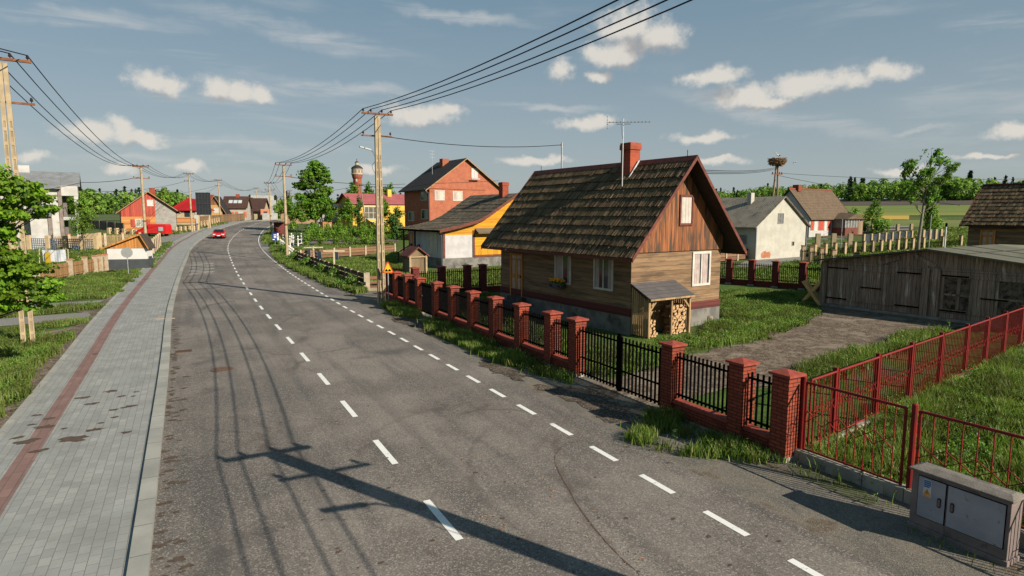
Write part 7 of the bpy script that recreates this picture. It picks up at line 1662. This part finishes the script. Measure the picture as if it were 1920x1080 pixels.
forest('mixed wood beyond the pasture on the far left', -160, 345, 285, 350, 230, 9.2, 10.2, .25, 95, 202)
forest('dark distant wood past the end of the road', 470, 800, 345, 400, 140, 8.0, 10.5, .45, 85, 203)
# ---------------------------------------------------------------- sky, sun, camera
SAZ = R(125); SEL = R(28)
sun = bpy.data.lights.new('sun', 'SUN'); sun.energy = 5.0; sun.angle = R(.22); sun.color = (1.0, .905, .765)
so = bpy.data.objects.new('sun', sun); COL.objects.link(so)
sd_ = Vector((math.sin(SAZ)*math.cos(SEL), math.cos(SAZ)*math.cos(SEL), math.sin(SEL)))
so.rotation_euler = (-sd_).to_track_quat('-Z', 'Y').to_euler(); so.location = (30, -20, 40)
w = bpy.data.worlds.new('World'); SC.world = w; w.use_nodes = True; nt = w.node_tree; bg = nt.nodes['Background']
sky = nd(nt, 'TexSky', sky_type='NISHITA'); sky.sun_disc = False; sky.sun_elevation = SEL; sky.sun_rotation = SAZ; sky.air_density = 1.0; sky.dust_density = 1.6; sky.ozone_density = 1.2
dirv = nd(nt, 'VectorMath', {0: coord(nt, 'Generated')}, operation='NORMALIZE').outputs[0]
s = nd(nt, 'SeparateXYZ', {0: dirv})
az = mth(nt, 'ARCTAN2', s.outputs[0], s.outputs[1]); el = mth(nt, 'ARCSINE', s.outputs[2])
P0 = nd(nt, 'CombineXYZ', {0: az, 1: el}).outputs[0]
nz = nd(nt, 'TexNoise', {'Vector': P0, 'Scale': 16., 'Detail': 7., 'Roughness': .58})
PW = nd(nt, 'VectorMath', {0: nd(nt, 'VectorMath', {0: nz.outputs[1], 1: (.5,.5,.5)}, operation='SUBTRACT').outputs[0], 1: (.055,.04,0), 2: P0}, operation='MULTIPLY_ADD').outputs[0]
CL = [(285,150,40,20),(318,158,26,18),(410,165,34,20),(455,172,36,18),(488,178,22,16),(170,248,50,16),(228,248,30,24),(275,262,40,12),(60,292,30,12),(790,214,64,20),(850,205,26,10),(1100,228,55,14),
      (1185,50,66,40),(1240,70,48,34),(1165,95,50,30),(1130,100,34,24),(1055,128,24,22),(1118,143,22,12),(1340,146,54,20),(1300,148,24,10),(1400,178,70,26),(1500,165,70,26),(1590,145,62,24),(1660,135,52,22),(1440,190,60,16),
      (1320,254,62,12),(1910,243,48,16),(1860,292,70,9),(1690,320,50,10),(1000,302,60,9),(1340,300,50,9),(150,248,30,10),(700,315,40,8),(980,300,30,8),(230,320,30,10),(350,315,30,9)]
def azel(px, py):
    d = Vector(ray(px, py)).normalized(); return math.atan2(d.x, d.y), math.asin(d.z)
def field(vec):
    acc = None
    for px, py, rx, ry in CL:
        a, e = azel(px, py); a2, e2 = azel(px+rx*1.12, py-ry*1.12); ia, ie = 1/max(.004, abs(a2-a)), 1/max(.004, abs(e2-e))
        L = nd(nt, 'VectorMath', {0: nd(nt, 'VectorMath', {0: vec, 1: (ia, ie, 0), 2: (-a*ia, -e*ie, 0)}, operation='MULTIPLY_ADD').outputs[0]}, operation='LENGTH').outputs['Value']
        acc = L if acc is None else mth(nt, 'SMOOTH_MIN', acc, L, .35)
    return acc
f1 = field(PW)
n2 = noise(nt, P0, 34, 9, .66); n3 = noise(nt, P0, 9, 6, .6)
dens = mth(nt, 'SUBTRACT', mth(nt, 'ADD', f1, mth(nt, 'MULTIPLY', n2, 1.9)), .95)
cm = mth(nt, 'POWER', rmp(nt, dens, 1.32, .36), 1.1)
PU = nd(nt, 'VectorMath', {0: PW, 1: (-.006, .026, 0)}, operation='ADD').outputs[0]
n4 = noise(nt, nd(nt, 'VectorMath', {0: P0, 1: (-.004, .012, 0)}, operation='ADD').outputs[0], 34, 9, .66)
f2 = field(PU)
lit = mth(nt, 'ADD', mth(nt, 'SUBTRACT', f2, f1), mth(nt, 'MULTIPLY', mth(nt, 'SUBTRACT', n4, n2), .8))
shade = rmp(nt, lit, -.5, .45)
CK = 10.
ccol = mix(nt, shade, (.46*CK,.455*CK,.455*CK), (.86*CK,.82*CK,.75*CK))
# thin streaks of high cloud
rot = nd(nt, 'Mapping', {'Vector': P0, 'Rotation': (0,0,R(8)), 'Scale': (1.6, 11., 1.)}).outputs[0]
st = noise(nt, rot, 1.9, 8, .62, .5); band = noise(nt, P0, 2.3, 3)
cir = mth(nt, 'MULTIPLY', rmp(nt, st, .49, .76), rmp(nt, band, .42, .62))
lowb = rmp(nt, el, .3, .05)
cw = None   # the long wisps of high cloud
for px, py, ln, wd, sl in [(560,62,250,24,.2),(160,34,260,22,.06),(650,165,230,15,.1),(430,272,230,15,.04),(1010,198,150,9,.05),(1460,215,260,22,.18),(1740,243,80,7,-.08),(860,30,160,14,.1),(300,300,260,12,.02),(1880,40,120,20,-.1)]:
    a, e = azel(px, py); a2, e2 = azel(px+ln, py+ln*sl); dx, dy = a2-a, e2-e; L_ = math.hypot(dx, dy); ux, uy = dx/L_, dy/L_; wv_ = abs(azel(px, py+wd)[1]-e)
    dd = nd(nt, 'VectorMath', {0: PW, 1: (a, e, 0)}, operation='SUBTRACT').outputs[0]
    q_ = nd(nt, 'CombineXYZ', {0: nd(nt, 'VectorMath', {0: dd, 1: (ux/L_, uy/L_, 0)}, operation='DOT_PRODUCT').outputs['Value'], 1: nd(nt, 'VectorMath', {0: dd, 1: (-uy/wv_, ux/wv_, 0)}, operation='DOT_PRODUCT').outputs['Value']}).outputs[0]
    g_ = nd(nt, 'VectorMath', {0: q_}, operation='LENGTH').outputs['Value']; cw = g_ if cw is None else mth(nt, 'MINIMUM', cw, g_)
wsp = mth(nt, 'MULTIPLY', rmp(nt, cw, 1.25, .2), rmp(nt, noise(nt, nd(nt, 'Mapping', {'Vector': P0, 'Rotation': (0,0,R(7)), 'Scale': (3., 26., 1.)}).outputs[0], 1.6, 8, .6, .6), .33, .66))
cir = mth(nt, 'MULTIPLY', cir, mth(nt, 'ADD', .38, mth(nt, 'MULTIPLY', lowb, .22)))
hz = nd(nt, 'MapRange', {0: el, 1: .5, 2: .0}).outputs[0]
air = mix(nt, mth(nt, 'POWER', hz, 1.35), (.14*CK,.295*CK,.42*CK), (.535*CK,.60*CK,.615*CK))
skyc = mix(nt, .75, sky.outputs[0], air)
cir = mth(nt, 'MAXIMUM', cir, mth(nt, 'MULTIPLY', wsp, .62))
c1 = mix(nt, cir, skyc, (.70*CK,.71*CK,.70*CK))
c2 = mix(nt, mth(nt, 'MULTIPLY', cm, .95), c1, ccol)
nt.links.new(c2, bg.inputs['Color']); bg.inputs['Strength'].default_value = .05
w.cycles.sampling_method = 'MANUAL'; w.cycles.sample_map_resolution = 512
cam = bpy.data.cameras.new('camera'); co_ = bpy.data.objects.new('camera', cam); COL.objects.link(co_); SC.camera = co_
cam.sensor_width = 36; cam.lens = 36*F/1920; cam.clip_start = .1; cam.clip_end = 4000
co_.location = (0, 0, HC); co_.rotation_euler = (R(90)-TH, 0, 0)
SC.render.resolution_x, SC.render.resolution_y = 1024, 576
SC.view_settings.view_transform = 'Standard'; SC.view_settings.look = 'None'; SC.view_settings.exposure = 0.75; SC.view_settings.gamma = 1
SC.cycles.max_bounces = 6; SC.cycles.diffuse_bounces = 3; SC.cycles.glossy_bounces = 2; SC.cycles.transmission_bounces = 3; SC.cycles.transparent_max_bounces = 6
SC.cycles.use_denoising = True
SC.cycles.caustics_reflective = False; SC.cycles.caustics_refractive = False
